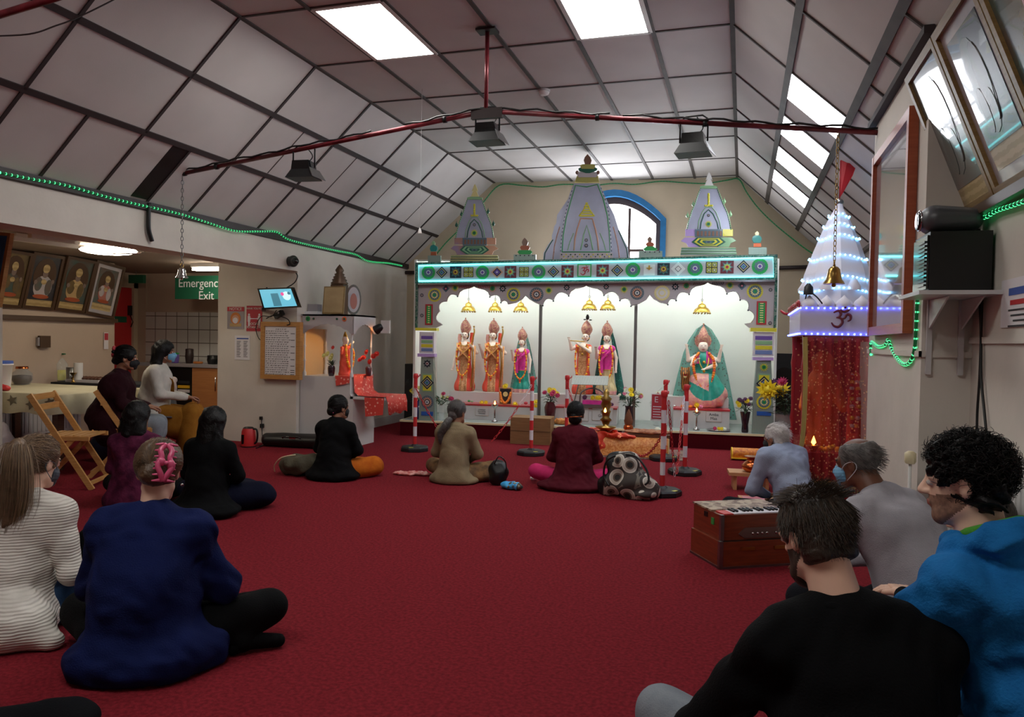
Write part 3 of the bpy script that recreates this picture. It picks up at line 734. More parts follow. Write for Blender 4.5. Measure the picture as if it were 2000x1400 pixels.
mat('hairblk', '#15110f', .5); mat('mari', '#e8821e', .6); mat('marired', '#c93a20', .6); mat('mariy', '#f0c02a', .6); mat('tiger', '#b8742c', .6, kind='wave', color2='#3a2414', vscale=12); mat('eyeink', '#4a3c36', .4)
def idol(name, label, u, v, H, d, dress, over=None, bow=False, veil=None, flute=False, lean=0, ped=.575, waist=None, kind='m'):
    x0, _ = spt(u, v, d); T = TS @ Matrix.Translation((x0, d, ped)) @ Matrix.Scale(H, 4)
    t = thing(name, label, 'statue', (0, 0, 0), 0, 'dressed marble statues in the shrine'); t.location = T.translation; t.rotation_euler = (0, 0, BETA); t.scale = (H, H, H)
    S = Solid(); hx = .035*lean
    S.ell((hx, -.02, .765), (.043, .046, .055), .01); S.cap((hx*.7, 0, .70), (0, 0, .66), .022, .026, .015); S.cap((-.06, 0, .63), (.06, 0, .63), .042, .042, .03); S.cap((0, 0, .6), (0, 0, .45), .07, .06, .03)
    S.ell((hx, -.066, .758), (.007, .01, .014), .006)
    if flute: ar = [((-.085, 0, .63), (-.15, -.05, .60), (-.17, -.09, .70)), ((.085, 0, .63), (.10, -.10, .57), (-.04, -.12, .66))]
    elif bow: ar = [((-.085, 0, .63), (-.13, -.01, .47), (-.15, -.05, .34) if bow == 2 else (-.16, -.09, .60)), ((.085, 0, .63), (.17, -.03, .53), (.125, -.09, .60))]
    else: ar = [((-.085, 0, .63), (-.13, -.02, .50), (-.135, -.09, .60)), ((.085, 0, .63), (.13, -.01, .50), (.13, -.05, .36))]
    for sh, el, ha in ar:
        S.cap(sh, el, .03, .024, .01); S.cap(el, ha, .024, .016, .01); h = Vector(ha); dr = (h-Vector(el)).normalized()
        S.cap(tuple(h), tuple(h+dr*.03), .017, .015, .006, flat=None)
        for k in (-1.5, -.5, .5, 1.5): S.cap(tuple(h+dr*.03+Vector((k*.008, 0, 0))), tuple(h+dr*.062+Vector((k*.011, -.004, 0))), .0055, .004, .002)
    def cf(C, mi):
        mi = mi.copy(); mi[(abs(C[:, 0]-hx) < .013) & (C[:, 1] < -.05) & (abs(C[:, 2]-.735) < .005)] = 1
        mi[(abs(abs(C[:, 0]-hx)-.018) < .008) & (C[:, 1] < -.045) & (abs(C[:, 2]-.770) < .004)] = 2
        return mi
    V, Q = S.mesh(.0055); solid_obj('body', [(V, Q, 0)], ['marble', 'lips', 'eyeink'], t, cf)
    # dress
    D = Solid(); D.cap((0, .01, .58), (0, .01, .46), .085, .072, .02); D.cap((0, .01, .44), (0, .02, .08), .075, .115, .04); D.cap((-.02, .01, .06), (.02, .01, .06), .12, .12, .03); D.cap((-.07, 0, .62), (.07, 0, .62), .05, .05, .03)
    def pl(P): 
        a = np.arctan2(P[..., 0], -P[..., 1]+.05); w = np.clip((.5-P[..., 2])*2.2, 0, 1); return .008*np.sin(a*14)*w
    V, Q = D.mesh(.008, pl, zmin=.0)
    def cfd(C, mi):
        mi = mi.copy(); fr = (abs(C[:, 0]) < .055) & (C[:, 1] < 0)
        if waist: mi[C[:, 2] > waist] = 1
        else: mi[(fr)] = 1
        if len(dress) > 2: mi[C[:, 2] < .06] = 2
        return mi
    solid_obj('robe', [(V, Q, 0)], list(dress), t, cfd)
    if over:
        b = mb(over)
        for sgn in (-1, 1):
            p = [Vector((sgn*.085, -.045, .655)), Vector((sgn*.06, -.095, .58)), Vector((-sgn*.03, -.1, .49)), Vector((-sgn*.085, -.07, .42))]
            pc = catmull(p, 5)
            for a_, c_ in zip(pc[:-1], pc[1:]): b.bar(a_, c_, .05, .012)
        b.build('sash', t)
    # crown with halo
    b = mb('crown'); Z0 = .80; b.lathe([(.048, Z0-.01), (.058, Z0+.01), (.064, Z0+.05), (.066, Z0+.08), (.058, Z0+.12), (.038, Z0+.155), (.014, Z0+.175), (.006, Z0+.185)], (hx*1.2, 0, 0), 18)
    b.ball((hx*1.3, 0, Z0+.195), .010, 8, 6); b.build('crown', t)
    b = mb('crown'); b.disc((hx*1.2, Z0+.065), .078, .02, .032, 22, .08); b.build('halo', t)
    b = mb('gold')
    for rr, zz in ((.035, .02), (.06, .06)): b.tube([(math.cos(a)*rr+hx*.5, -.055-.02*math.sin(-a)-.03, .64-zz*(.5-.5*math.cos(2*a-PI))-abs(math.sin(a))*zz) for a in [PI*k/12 for k in range(13)]], .006, 6)
    b.ball((0, -.1, .535), .016); b.ball((hx-.045, -.03, .745), .009); b.ball((hx+.045, -.03, .745), .009); b.build('jewellery', t)
    # garland
    g = MB(); n = 46; cs = ['mari', 'mari', 'marired', 'marired']
    pts = catmull([(-.055, -.06, .66), (-.085, -.10, .56), (-.088, -.115, .42), (-.065, -.13, .28), (0, -.14, .215), (.065, -.13, .28), (.088, -.115, .42), (.085, -.10, .56), (.055, -.06, .66)], 6)
    for i, p in enumerate(pts): g.mat(['mari', 'mari', 'mariy', 'marired'][i % 4]); g.ball(tuple(p), .0135, 8, 5)
    g.mat('marired'); g.ball((0, -.14, .19), .018, 8, 6); g.mat('mari').ball((0, -.14, .16), .012, 8, 6); g.build('garland', t)
    if kind == 'f' or True:
        h = Solid(); h.ell((hx, .02, .765), (.05, .035, .065), .01); V, Q = h.mesh(.008); solid_obj('hair', [(V, Q, 0)], ['hairblk'], t)
    if bow:
        b = mb('gold'); b.tube(catmull([(.145, -.1, .86), (.15, -.1, .80), (.12, -.1, .66), (.125, -.1, .55), (.135, -.1, .35), (.11, -.08, .05)], 6), [.007]*10+[.011]*21 if False else .010, 7); b.mat('brass').ball((.145, -.1, .88), .014)
        b.mat('orangecl').tube([(.16, -.08, .62), (.14, -.07, .01)], .012, 6); b.build('bow', t)
        mb('redcl').lathe([(.02, .66), (.03, .72), (.022, .80)], (.085, .03, 0), 10).build('quiver', t); mb('pinkpale').lathe([(.02, .66), (.03, .72), (.022, .78)], (-.085, .03, 0), 10).build('quiver', t)
    if flute:
        b = mb('gold'); b.tube([(-.16, -.12, .71), (.03, -.13, .70)], .007, 7); b.build('flute', t)
        b = mb('hairblk'); b.lathe([(0, .99), (.02, 1.0), (.024, 1.03), (.012, 1.06), (0, 1.065)], (.05, -.0, 0), 10); b.ball((.015, 0, .995), (.02, .006, .008)); b.ball((.09, 0, .99), (.02, .006, .008)); b.build('peacock_feather', t)
    if veil:
        b = mb(veil)
        A = [(0, .03, .93), (.06, .05, .88), (.10, .06, .75), (.14, .07, .60), (.19, .06, .35), (.24, .05, .1), (.27, .04, -.06)]
        N = []
        for sgn in (-1, 1):
            vs = []; w_ = .75 if sgn < 0 else 1
            for (x, y, z) in A:
                for k in range(5): q = k/4; vs.append((sgn*x*(1-.45*q)*w_, y+.02*math.sin(k*2+z*8), z))
            b.add(vs, [(i*5+k, i*5+k+1, i*5+k+6, i*5+k+5) for i in range(len(A)-1) for k in range(4)], True)
        vl = b.build('veil', t); so = vl.modifiers.new('thick', 'SOLIDIFY'); so.thickness = .006
    if waist:
        b = mb('pinkcl' if 'pink' in dress[1] else dress[1]); pc = catmull([(.08, -.03, .64), (.02, -.09, .56), (-.06, -.09, .46), (-.06, -.1, .3)], 6)
        for a_, c_ in zip(pc[:-1], pc[1:]): b.bar(a_, c_, .05, .02)
        b.build('saree_drape', t); b = mb('gold'); b.tube([(.085*math.cos(a), .01+.095*math.sin(a), waist) for a in [2*PI*k/20 for k in range(20)]], .006, 6, closed=True); b.build('waist_belt', t)
    return t
idol('deity_statue', 'bow carrying statue in orange robes, leftmost in the shrine', 907, 763, 1.07, .90, ['redcl', 'goldcl'], 'orangecl', bow=2)
idol('deity_statue', 'bow carrying statue in orange robes, next to the pink and green dressed statue', 962, 764, 1.07, .92, ['redcl', 'goldcl'], 'orangecl', bow=1)
idol('deity_statue', 'short statue in pink and green dress under a teal veil, right of the bow carriers', 1018, 765, .95, .90, ['tealcl', 'pinkcl', 'pinkpale'], None, veil='veil', waist=.34)
idol('deity_statue', 'flute playing statue with leaning head and orange robes in the middle bay', 1137, 771, 1.07, .92, ['redcl', 'goldcl'], None, flute=True, lean=1, ped=.58)
idol('deity_statue', 'statue in pink and cream saree beside the flute player', 1183, 771, 1.05, .92, ['creamcl', 'pinkcl', 'pinkpale'], None, veil='veild', waist=.34, ped=.58)
# ground statue in the right bay: seated, wide skirt, tiger at its side
def seated_idol():
    x0, _ = spt(1372, 780, .85); t = thing('seated_statue', 'seated many armed statue in pink and teal saree with a tiger beside it', 'statue', TS @ Vector((x0, .85, .60)), BETA)
    S = Solid(); S.ell((-.01, -.05, .69), (.066, .066, .078), .01); S.cap((0, 0, .62), (0, 0, .56), .03, .035, .02); S.cap((-.09, 0, .54), (.09, 0, .54), .05, .05, .03); S.ell((-.01, -.115, .685), (.01, .012, .018), .008)
    for sg in (-1, 1):
        for (e, h) in (((.20*sg, .0, .50), (.225*sg, -.04, .66)), ((.15*sg, -.08, .44), (.10*sg if sg < 0 else .03, -.19, .50 if sg < 0 else .40))):
            S.cap((.11*sg, 0, .54), e, .035, .03, .01); S.cap(e, h, .03, .02, .01); hh = Vector(h); dr = (hh-Vector(e)).normalized()
            for k in (-1.5, -.5, .5, 1.5): S.cap(tuple(hh), tuple(hh+dr*.07+Vector((k*.014, 0, 0))), .012, .005, .004)
    def cf(C, mi):
        mi = mi.copy(); mi[(abs(C[:, 0]+.01) < .018) & (C[:, 1] < -.08) & (abs(C[:, 2]-.652) < .006)] = 1
        mi[(abs(abs(C[:, 0]+.01)-.025) < .011) & (C[:, 1] < -.08) & (abs(C[:, 2]-.703) < .004)] = 2; return mi
    V, Q = S.mesh(.007); solid_obj('body', [(V, Q, 0)], ['marble', 'lips', 'eyeink'], t, cf)
    D = Solid(); D.cap((0, 0, .52), (0, 0, .34), .12, .12, .03); D.ell((.0, -.07, .24), (.20, .14, .10), .05); D.cap((.10, -.10, .24), (.20, -.12, .06), .09, .12, .06)
    D.cap((.0, -.13, .18), (.0, -.15, -.04), .13, .17, .06); D.cap((-.08, -.12, .2), (-.10, -.14, .0), .10, .12, .05); D.cap((.12, -.13, .12), (.15, -.14, -.01), .10, .13, .05); D.cap((-.1, 0, .5), (.1, 0, .5), .06, .06, .03)
    def pl(P): return .011*np.sin((P[..., 0]-.02)*95/(1+2.5*np.clip(.3-P[..., 2], 0, 1)))*np.clip((.28-P[..., 2])*3.5, 0, 1)
    V, Q = D.mesh(.011, pl, zmin=-.13)
    def cfd(C, mi):
        mi = mi.copy(); mi[(C[:, 0] < .06) & (C[:, 2] > .15-.5*(C[:, 0]+.05))] = 1; mi[(C[:, 0]-.04)**2+(C[:, 2]-.22)**2 > .25**2] = 2; mi[C[:, 2] > .33] = 0; mi[(C[:, 2] > .34) & (C[:, 0] > -.04)] = 0; mi[(C[:, 2] > .46) & (C[:, 0] > .03)] = 3; mi[(C[:, 2] > .46) & (C[:, 0] < -.06)] = 3; return mi
    solid_obj('saree', [(V, Q, 0)], ['tealcl', 'pinkpale', 'pinkpale', 'pinkcl'], t, cfd)
    b = mb('crown'); b.lathe([(.06, .73), (.068, .76), (.075, .82), (.06, .88), (.035, .93), (.012, .97), (.005, .985)], (-.01, -.02, 0), 20); b.ball((-.01, -.02, 1.0), .013); b.disc((-.01, .77), .115, .02, .035, 26, .06); b.build('crown', t)
    g = MB(); pts = catmull([(-.07, -.08, .60), (-.13, -.14, .50), (-.13, -.17, .36), (-.08, -.22, .22), (0, -.25, .14), (.08, -.22, .20), (.13, -.17, .34), (.13, -.14, .50), (.07, -.08, .60)], 5)
    for i, p in enumerate(pts): g.mat(['mari', 'mari', 'mari', 'marired'][i % 4]).ball(tuple(p), .021, 8, 5)
    g.build('garland', t)
    b = mb('gold'); b.tube(catmull([(-.05, -.06, .60), (-.06, -.13, .48), (0, -.17, .38), (.06, -.13, .48), (.05, -.06, .60)], 5), .008, 6); b.ball((0, -.14, .48), .022); b.ball((0, -.18, .36), .02); b.build('jewellery', t)
    # tiger head and neck beside it
    k = Solid(); k.ell((0, 0, 0), (.065, .06, .062), .02); k.cap((0, -.03, -.01), (0, -.085, -.022), .035, .03, .02); k.ell((-.045, .01, .055), (.018, .012, .02), .01); k.ell((.045, .01, .055), (.018, .012, .02), .01); k.cap((0, -.05, -.05), (0, -.075, -.065), .022, .018, .01); k.cap((0, .02, -.03), (.03, .08, -.2), .06, .08, .03); k.ell((0, -.095, -.043), (.02, .03, .013), .004, sub=True)
    def cft(C, mi):
        mi = mi.copy(); mi[(abs(C[:, 0]) < .025) & (C[:, 1] < -.06) & (abs(C[:, 2]+.043) < .018)] = 1; mi[(C[:, 1] < -.05) & (C[:, 2] < -.05) & (C[:, 2] > -.09)] = 2; mi[(abs(abs(C[:, 0])-.027) < .009) & (C[:, 1] < -.03) & (abs(C[:, 2]-.018) < .008)] = 3; return mi
    V, Q = k.mesh(.007); tg = solid_obj('tiger', [(V, Q, 0)], ['tiger', 'red', 'o_pale', 'eyeink'], t, cft); tg.location = (-.245, -.12, .34)
    b = mb('veil'); A = [(0, .05, 1.0), (.10, .08, .93), (.2, .09, .78), (.27, .09, .6), (.34, .08, .3), (.40, .06, 0), (.46, .0, -.30)]
    for sgn in (-1, 1):
        vs = []
        for (x, y, z) in A:
            for q in range(7): vs.append((sgn*x*(1-q/6*.8), y+.012*math.sin(q*2+z*9), z))
        b.add(vs, [(i*7+q, i*7+q+1, i*7+q+8, i*7+q+7) for i in range(len(A)-1) for q in range(6)], True)
    vl = b.build('veil', t); so = vl.modifiers.new('thick', 'SOLIDIFY'); so.thickness = .006
    return t
seated_idol()
# golden umbrellas
for i, (u, v, w, l) in enumerate(((915, 607, 14, 'leftmost golden umbrella hanging in the shrine'), (967, 607, 13, 'golden umbrella hanging above the second statue from the left'), (1017, 607, 14, 'golden umbrella hanging above the short veiled statue'), (1151, 603, 14, 'golden umbrella hanging above the flute player'), (1187, 603, 14, 'golden umbrella hanging above the saree clad companion'), (1371, 610, 15.5, 'golden umbrella hanging above the seated statue'))):
    x, z = spt(u, v, .8); r = w/140*1.02
    t = thing('hanging_umbrella', l, 'ornament', TS @ Vector((x, .8, z)), BETA, 'small golden umbrellas hung over the statues')
    mb('gold').lathe([(r, 0), (r*.96, .02), (r*.86, .042), (r*.66, .062), (r*.50, .070), (r*.48, .09), (r*.38, .108), (r*.2, .12), (r*.08, .125), (.008, .15)], (0, 0, 0), 20).build('canopy', t)
    b = mb('brass')
    for k in range(16): a = 2*PI*k/16; b.ball((r*math.cos(a), r*math.sin(a), -.012), (.009, .009, .012), 6, 4)
    b.build('fringe', t); b = mb('steel'); b.tube([(0, 0, .155), (0, 0, 2.40-z)], .003, 5); b.tube([(.015*math.cos(a), 0, .17+.015*math.sin(a)) for a in [2*PI*k/8 for k in range(8)]], .003, 4, closed=True); b.build('hook_wire', t)
# ================================================================ cut-out towers and small finials standing on the shrine beam
def C3(l): return [(840+x*.2, 280+y*.2) for x, y in l]
def C4(l): return [(1160+x*.2, 280+y*.2) for x, y in l]
def poly(par, name, m, px, d, th=.02):
    q = sps(px, d); return mb(m, TS).prism(q, d, d+th).build(name, par)
def dots(par, name, ms, line, d, n, r, C):
    """little mirror dots along a pixel polyline, one mesh"""
    P = [Vector((*p, 0)) for p in C(line)]; L = [0]
    for a, c in zip(P[:-1], P[1:]): L.append(L[-1]+(c-a).length)
    b = MB(TS)
    for k in range(n):
        s = L[-1]*k/max(1, n-1); i = 0
        while i < len(L)-2 and L[i+1] < s: i += 1
        p = P[i].lerp(P[i+1], (s-L[i])/max(1e-6, L[i+1]-L[i])); x, z = spt(p.x, p.y, d)
        b.mat(ms[k % len(ms)]).ball((x, d-.003, z), (r, .006, r), 6, 4)
    return b.build(name, par)
def line(par, name, m, px, d, w, C=lambda l: l):
    q = sps(C(px), d); return mb(m, TS).tube([(x, d-.004, z) for x, z in q], w, 5).build(name, par)
# big central tower
t = thing('shrine_tower', 'tall silver central tower cut-out with green outline reaching the ceiling', 'tower')
body = [(1265, 1145), (1265, 1060), (1275, 900), (1300, 750), (1330, 600), (1370, 470), (1410, 385), (1650, 385), (1695, 480), (1738, 640), (1765, 800), (1780, 1000), (1785, 1145)]
wing = [(1103, 1145), (1108, 1070), (1150, 990), (1190, 940), (1190, 900), (1205, 850), (1212, 810), (1232, 780), (1240, 700), (1300, 610), (1335, 560), (1400, 480), (1700, 500), (1760, 620), (1800, 700), (1840, 830), (1890, 930), (1930, 1010), (1945, 1145)]
poly(t, 'body', 'silver', C3(body), .10); poly(t, 'side_wing', 'silver', C3(wing), .15)
line(t, 'green_outline', 'o_green', [(1290, 1060), (1300, 900), (1330, 730), (1370, 580), (1420, 410), (1530, 425), (1635, 400), (1690, 540), (1730, 700), (1750, 860), (1755, 1060), (1290, 1060)], .10, .007, C3)
dots(t, 'mirror_dots', ['o_dark', 'o_white'], [(1275, 1050), (1285, 900), (1310, 740), (1345, 590), (1390, 450)], .10, 34, .007, C3)
dots(t, 'mirror_dots', ['o_dark', 'o_white'], [(1772, 1050), (1760, 850), (1745, 680), (1705, 530), (1665, 420)], .10, 34, .007, C3)
poly(t, 'base_band', 'facade', C3([(1268, 1068), (1783, 1068), (1785, 1145), (1266, 1145)]), .085, .02)
for v, ph in ((1085, 0), (1105, 1), (1130, 0)): dots(t, 'mirror_dots', (['o_dark', 'o_yellow', 'o_dgreen'] if ph == 0 else ['o_yellow', 'o_slate']), [(1285+ph*22, v), (1770-ph*22, v)], .085, 12 if ph == 0 else 11, .010, C3)
line(t, 'orange_arch', 'o_peach', [(1405, 1045), (1415, 930), (1435, 840), (1470, 735), (1585, 735), (1615, 840), (1635, 930), (1645, 1045)], .10, .010, C3)
dots(t, 'gold_steps', ['o_yellow'], [(1460, 705), (1500, 650), (1530, 580), (1560, 650), (1600, 705)], .10, 18, .012, C3)
b = mb('o_yellow', TS)
for k, (v, w) in enumerate(((700, 65), (675, 50), (650, 38), (625, 28), (600, 20), (578, 12))):
    a, c = spt(840+(1530-w)*.2, 280+v*.2, .1), spt(840+(1530+w)*.2, 280+(v+14)*.2, .1); b.box(a[0], c[0], .092, .1, c[1], a[1])
b.build('gold_pyramid', t)
line(t, 'green_arch', 'o_grass', [(1470, 1040), (1490, 960), (1500, 890), (1530, 800), (1560, 890), (1575, 960), (1590, 1040)], .10, .009, C3)
dots(t, 'green_studs', ['o_grass'], [(1345, 1040), (1365, 960), (1400, 880)], .10, 16, .008, C3); dots(t, 'green_studs', ['o_grass'], [(1715, 1040), (1695, 960), (1660, 880)], .10, 16, .008, C3)
med(840+1525*.2, 280+945*.2, 4, 'flow', .095, t); med(840+1525*.2, 280+998*.2, 4.5, 'flow', .095, t)
dots(t, 'orange_studs', ['o_peach'], [(1200, 1130), (1215, 1000), (1240, 900), (1265, 820)], .15, 24, .009, C3); dots(t, 'orange_studs', ['o_peach'], [(1850, 1130), (1835, 1000), (1812, 900), (1790, 820)], .15, 24, .009, C3)
line(t, 'wing_outline', 'o_dgreen', [(1115, 1140), (1122, 1070), (1170, 985), (1200, 940)], .15, .007, C3); line(t, 'wing_outline', 'o_dgreen', [(1935, 1140), (1920, 1030), (1880, 940), (1840, 850)], .15, .007, C3)
# crown of the tower
poly(t, 'skirt', 'o_pale', C3([(1408, 388), (1435, 315), (1640, 315), (1655, 388)]), .095, .03); MATS['o_pale2'] = mat('olive', '#a9a45a', .5)
poly(t, 'yellow_skirt', 'olive', C3([(1418, 375), (1436, 318), (1638, 318), (1650, 372), (1530, 382)]), .09, .03)
poly(t, 'grey_lotus', 'facade', C3([(1432, 300), (1440, 278), (1630, 278), (1645, 300), (1620, 330), (1450, 330)]), .085, .03)
for uu in (1435, 1640): 
    x, z = spt(840+uu*.2, 280+283*.2, .08); mb('o_brown', TS).ball((x, .09, z), (.022, .015, .026), 10, 6).build('curl', t)
poly(t, 'teal_ring', 'o_dgreen', C3([(1448, 245), (1475, 232), (1608, 232), (1632, 245), (1622, 268), (1560, 290), (1520, 290), (1455, 268)]), .08, .035)
poly(t, 'gold_cap', 'olive', C3([(1462, 215), (1490, 203), (1600, 203), (1612, 218), (1600, 248), (1480, 248)]), .075, .035)
poly(t, 'bulb', 'o_brown', C3([(1512, 203), (1500, 165), (1510, 135), (1530, 112), (1537, 104), (1545, 112), (1565, 135), (1577, 165), (1565, 203)]), .07, .03)
def sidetower(C, dx, dy, cx, pal, label, tip):
    t = thing('shrine_tower', label, 'tower')
    # outline given in the left tower's crop coordinates, shifted for the right one
    K = lambda l: C([(x+dx, y+dy) for x, y in l])
    bd = [(250, 925), (262, 860), (290, 760), (318, 690), (345, 600), (365, 545), (505, 545), (525, 600), (560, 700), (590, 770), (610, 850), (620, 925)]
    poly(t, 'body', 'silver', K(bd), .10)
    line(t, 'mirror_edge', 'o_grass', [(x, y) for x, y in bd], .10, .008, K)
    dots(t, 'mirror_dots', ['o_dark', 'o_dgreen'], bd[:6], .096, 22, .007, K); dots(t, 'mirror_dots', ['o_dark', 'o_dgreen'], bd[6:], .096, 22, .007, K)
    line(t, 'green_arch', 'o_dgreen', [(362, 920), (370, 860), (395, 780), (432, 742), (470, 780), (505, 860), (515, 920)], .10, .008, K)
    line(t, 'outer_arch', 'o_grass', [(342, 920), (350, 850), (380, 765), (410, 720), (460, 720), (495, 765), (525, 850), (535, 920)], .10, .006, K)
    dots(t, 'gold_steps', ['o_yellow'], [(433, 600), (433, 700)], .10, 7, .016, K); dots(t, 'gold_steps', ['o_yellow'], [(405, 705), (462, 705)], .10, 5, .014, K)
    u, v = K([(432, 875)])[0]; med(u, v, 8, 'stary', .096, t); u, v = K([(432, 795)])[0]; med(u, v, 3.5, 'flow', .096, t)
    poly(t, 'top_cap', 'o_grass', K([(365, 548), (362, 528), (395, 520), (480, 520), (508, 530), (506, 548)]), .09, .03)
    poly(t, 'finial', 'o_pale' if pal == 0 else 'o_white', K([(398, 522), (412, 485), (425, 460), (408, 468), (418, 440), (430, 405), (437, 398), (444, 405), (458, 440), (466, 468), (450, 460), (460, 485), (476, 522)]), .095, .025)
    # frieze with coloured side blocks
    poly(t, 'frieze', 'o_slate', K([(318, 922), (552, 922), (552, 995), (318, 995)]), .085, .03)
    b = mb('o_brown', TS)
    for k in range(7):
        u, v = K([(335+k*32, 940)])[0]; u2, v2 = K([(352+k*32, 985)])[0]; a, c = spt(u, v, .085), spt(u2, v2, .085); b.box(a[0], c[0], .078, .086, c[1], a[1])
    b.build('frieze_slots', t)
    cl, cr = ('o_pink', 'o_peach') if pal == 0 else ('o_lilac', 'o_yellow')
    poly(t, 'side_block', 'foilp' if pal == 0 else 'o_lilac', K([(237, 922), (318, 922), (318, 985), (237, 985)]), .09, .03); poly(t, 'side_block', cr, K([(552, 922), (638, 922), (638, 985), (552, 985)]), .09, .03)
    poly(t, 'bracket', 'foilp' if pal == 0 else 'o_lilac', K([(232, 998), (350, 998), (370, 1085), (262, 1085), (245, 1050), (200, 1030)]), .09, .03)
    poly(t, 'bracket', 'o_peach' if pal == 0 else 'o_grass', K([(530, 998), (628, 998), (665, 1028), (620, 1050), (605, 1085), (520, 1085)]), .09, .03)
    for k, (f, m) in enumerate(((1, 'o_dgreen'), (.84, 'o_grass' if pal == 0 else 'o_yellow'), (.68, 'o_dgreen'), (.52, 'o_grass' if pal == 0 else 'o_yellow'), (.36, 'o_dgreen'), (.22, 'o_slate'), (.1, 'o_dark'))):
        poly(t, 'chevron', m, K([(433-145*f, 1040), (433-80*f-(20 if f > .3 else 0), 1040-42*f), (433+80*f+(20 if f > .3 else 0), 1040-42*f), (433+145*f, 1040), (433+80*f, 1040+42*f), (433-80*f, 1040+42*f)]), .084-.003*k, .01)
    poly(t, 'base', 'foily' if pal == 0 else 'foilg', K([(205, 1092), (660, 1092), (670, 1160), (195, 1160)]), .085, .05)
    for r in range(3): line(t, 'base_trim', 'o_pale' if pal == 0 else 'o_grass', [(203-r*3, 1098+r*24), (662+r*3, 1098+r*24)], .085, .006, K)
    for (x, y) in ((305, 690), (256, 795), (565, 665), (617, 785)):
        u, v = K([(x, y)])[0]; x0, z0 = spt(u, v, .1); mb('o_dgreen' if pal == 0 else 'o_grass', TS).lathe([(.004, -.03), (.022, -.012), (.02, .006), (.006, .03), (.001, .055)], (x0, .11, z0), 8).build('side_finial', t)
    return t
sidetower(C3, 0, 0, 432, 0, 'left side tower cut-out with pink and orange frieze', 400)
# the right tower stands nearer the window: same cut-out, in greener foils
def C4b(l): return C4([(1120+(x-433)*1.16, 1090+(y-1160)*1.06) for x, y in l])
sidetower(C4b, 0, 0, 433, 1, 'right side tower cut-out with lilac and yellow frieze', 290)
def small(C, cx, y0, y1, w, label, cols, grp='small finials on the shrine beam'):
    t = thing('shrine_finial', label, 'finial', (0, 0, 0), 0, grp)
    poly(t, 'base', 'foilg', C([(cx-w, y0), (cx+w, y0), (cx+w, y1), (cx-w, y1)]), .09, .04)
    return t
t = small(C3, 925, 1085, 1155, 108, 'small finial with green and red rings, left of the central tower', None)
dots(t, 'studs', ['o_dark'], [(840, 1095), (1005, 1095)], .088, 5, .009, C3)
poly(t, 'green_ring', 'o_green', C3([(852, 1060), (870, 1042), (980, 1042), (997, 1060), (980, 1082), (870, 1082)]), .085, .04)
poly(t, 'red_ring', 'mahog', C3([(878, 1015), (890, 998), (960, 998), (974, 1015), (960, 1040), (890, 1040)]), .085, .035); poly(t, 'bulb', 'o_brown', C3([(905, 998), (895, 965), (905, 940), (923, 920), (943, 940), (957, 965), (945, 998)]), .085, .03)
t = small(C4, 553, 1050, 1115, 115, 'small finial with green and red rings, in front of the window', None)
dots(t, 'studs', ['o_dark'], [(500, 1060), (640, 1060)], .088, 4, .009, C4)
poly(t, 'green_ring', 'o_green', C4([(478, 1030), (515, 1005), (580, 1005), (620, 1030), (600, 1048), (495, 1048)]), .085, .04)
poly(t, 'red_ring', 'mahog', C4([(505, 985), (520, 965), (575, 965), (590, 985), (578, 1005), (518, 1005)]), .085, .035); poly(t, 'bulb', 'o_brown', C4([(528, 965), (520, 930), (545, 905), (568, 930), (562, 965)]), .085, .03)
t = small(C3, 40, 1095, 1160, 62, 'small finial with blue pot at the left end of the beam', None)
poly(t, 'red_ring', 'mahog', C3([(8, 1060), (57, 1060), (60, 1092), (5, 1092)]), .085, .04); poly(t, 'pot', 'o_teal', C3([(-2, 1028), (5, 1000), (25, 990), (42, 990), (66, 1005), (70, 1028), (60, 1052), (5, 1052)]), .085, .04); poly(t, 'tip', 'o_grass', C3([(20, 990), (15, 970), (32, 950), (48, 970), (44, 990)]), .085, .03)
t = small(C4, 1600, 1015, 1085, 88, 'small finial with blue pot at the right end of the beam', None)
poly(t, 'red_ring', 'o_orange', C4([(1562, 975), (1632, 975), (1635, 1010), (1560, 1010)]), .085, .04); poly(t, 'pot', 'o_teal', C4([(1545, 938), (1552, 910), (1575, 897), (1610, 897), (1635, 915), (1640, 938), (1625, 970), (1562, 970)]), .085, .04); poly(t, 'tip', 'o_pale', C4([(1578, 897), (1573, 875), (1595, 855), (1612, 875), (1606, 897)]), .085, .03)
# ================================================================ rods, floodlights, bells, rope lights, pull cords
YR = 5.687
def rod(Y, x0, x1, label, cable=True):
    t = thing('tie_rod', label, 'rod'); zc = 3.15
    zl = lambda x: zc-.122*abs(x+2.0)
    mb('rodred').tube([(x0, Y, zl(x0)), (-2.0, Y, zc)], .019, 10).build('rod', t); mb('rodred').tube([(-2.0, Y, zc), (x1, Y, zl(x1))], .019, 10).build('rod', t)
    mb('rodred').tube([(-2.0, Y, zc), (-2.0, Y, CZ-.03)], .017, 10).build('hanger', t); mb('roddark').box(-2.08, -1.92, Y-.06, Y+.06, CZ-.03, CZ-.012).build('ceiling_plate', t)
    mb('roddark').box(-2.12, -1.86, Y-.02, Y+.02, zc-.06, zc+.02).build('centre_bracket', t)
    if cable:
        for a, c in ((x0, -3.0), (-2.7, -1.0), (-.9, x1)):
            pts = [(x, Y-.02+.012*math.sin(x*9), zl(x)+.022+.008*math.sin(x*23)) for x in [a+(c-a)*k/24 for k in range(25)]]
            mb('black').tube(pts, .008, 5).build('cable', t)
        b = mb('black')
        for x in (-4.9, -4.82, -4.55, -4.1, -3.6, -3.1, -2.35, -2.28, -1.55, -1.1, -.6, -.3, -.2, .2, .6): 
            mb('black').tube([(x-.015, Y, zl(x)), (x+.015, Y, zl(x))], .027, 8).build('tape', t) if x in (-4.9, -4.55, -2.35, -1.1, -.3) else None
    return t
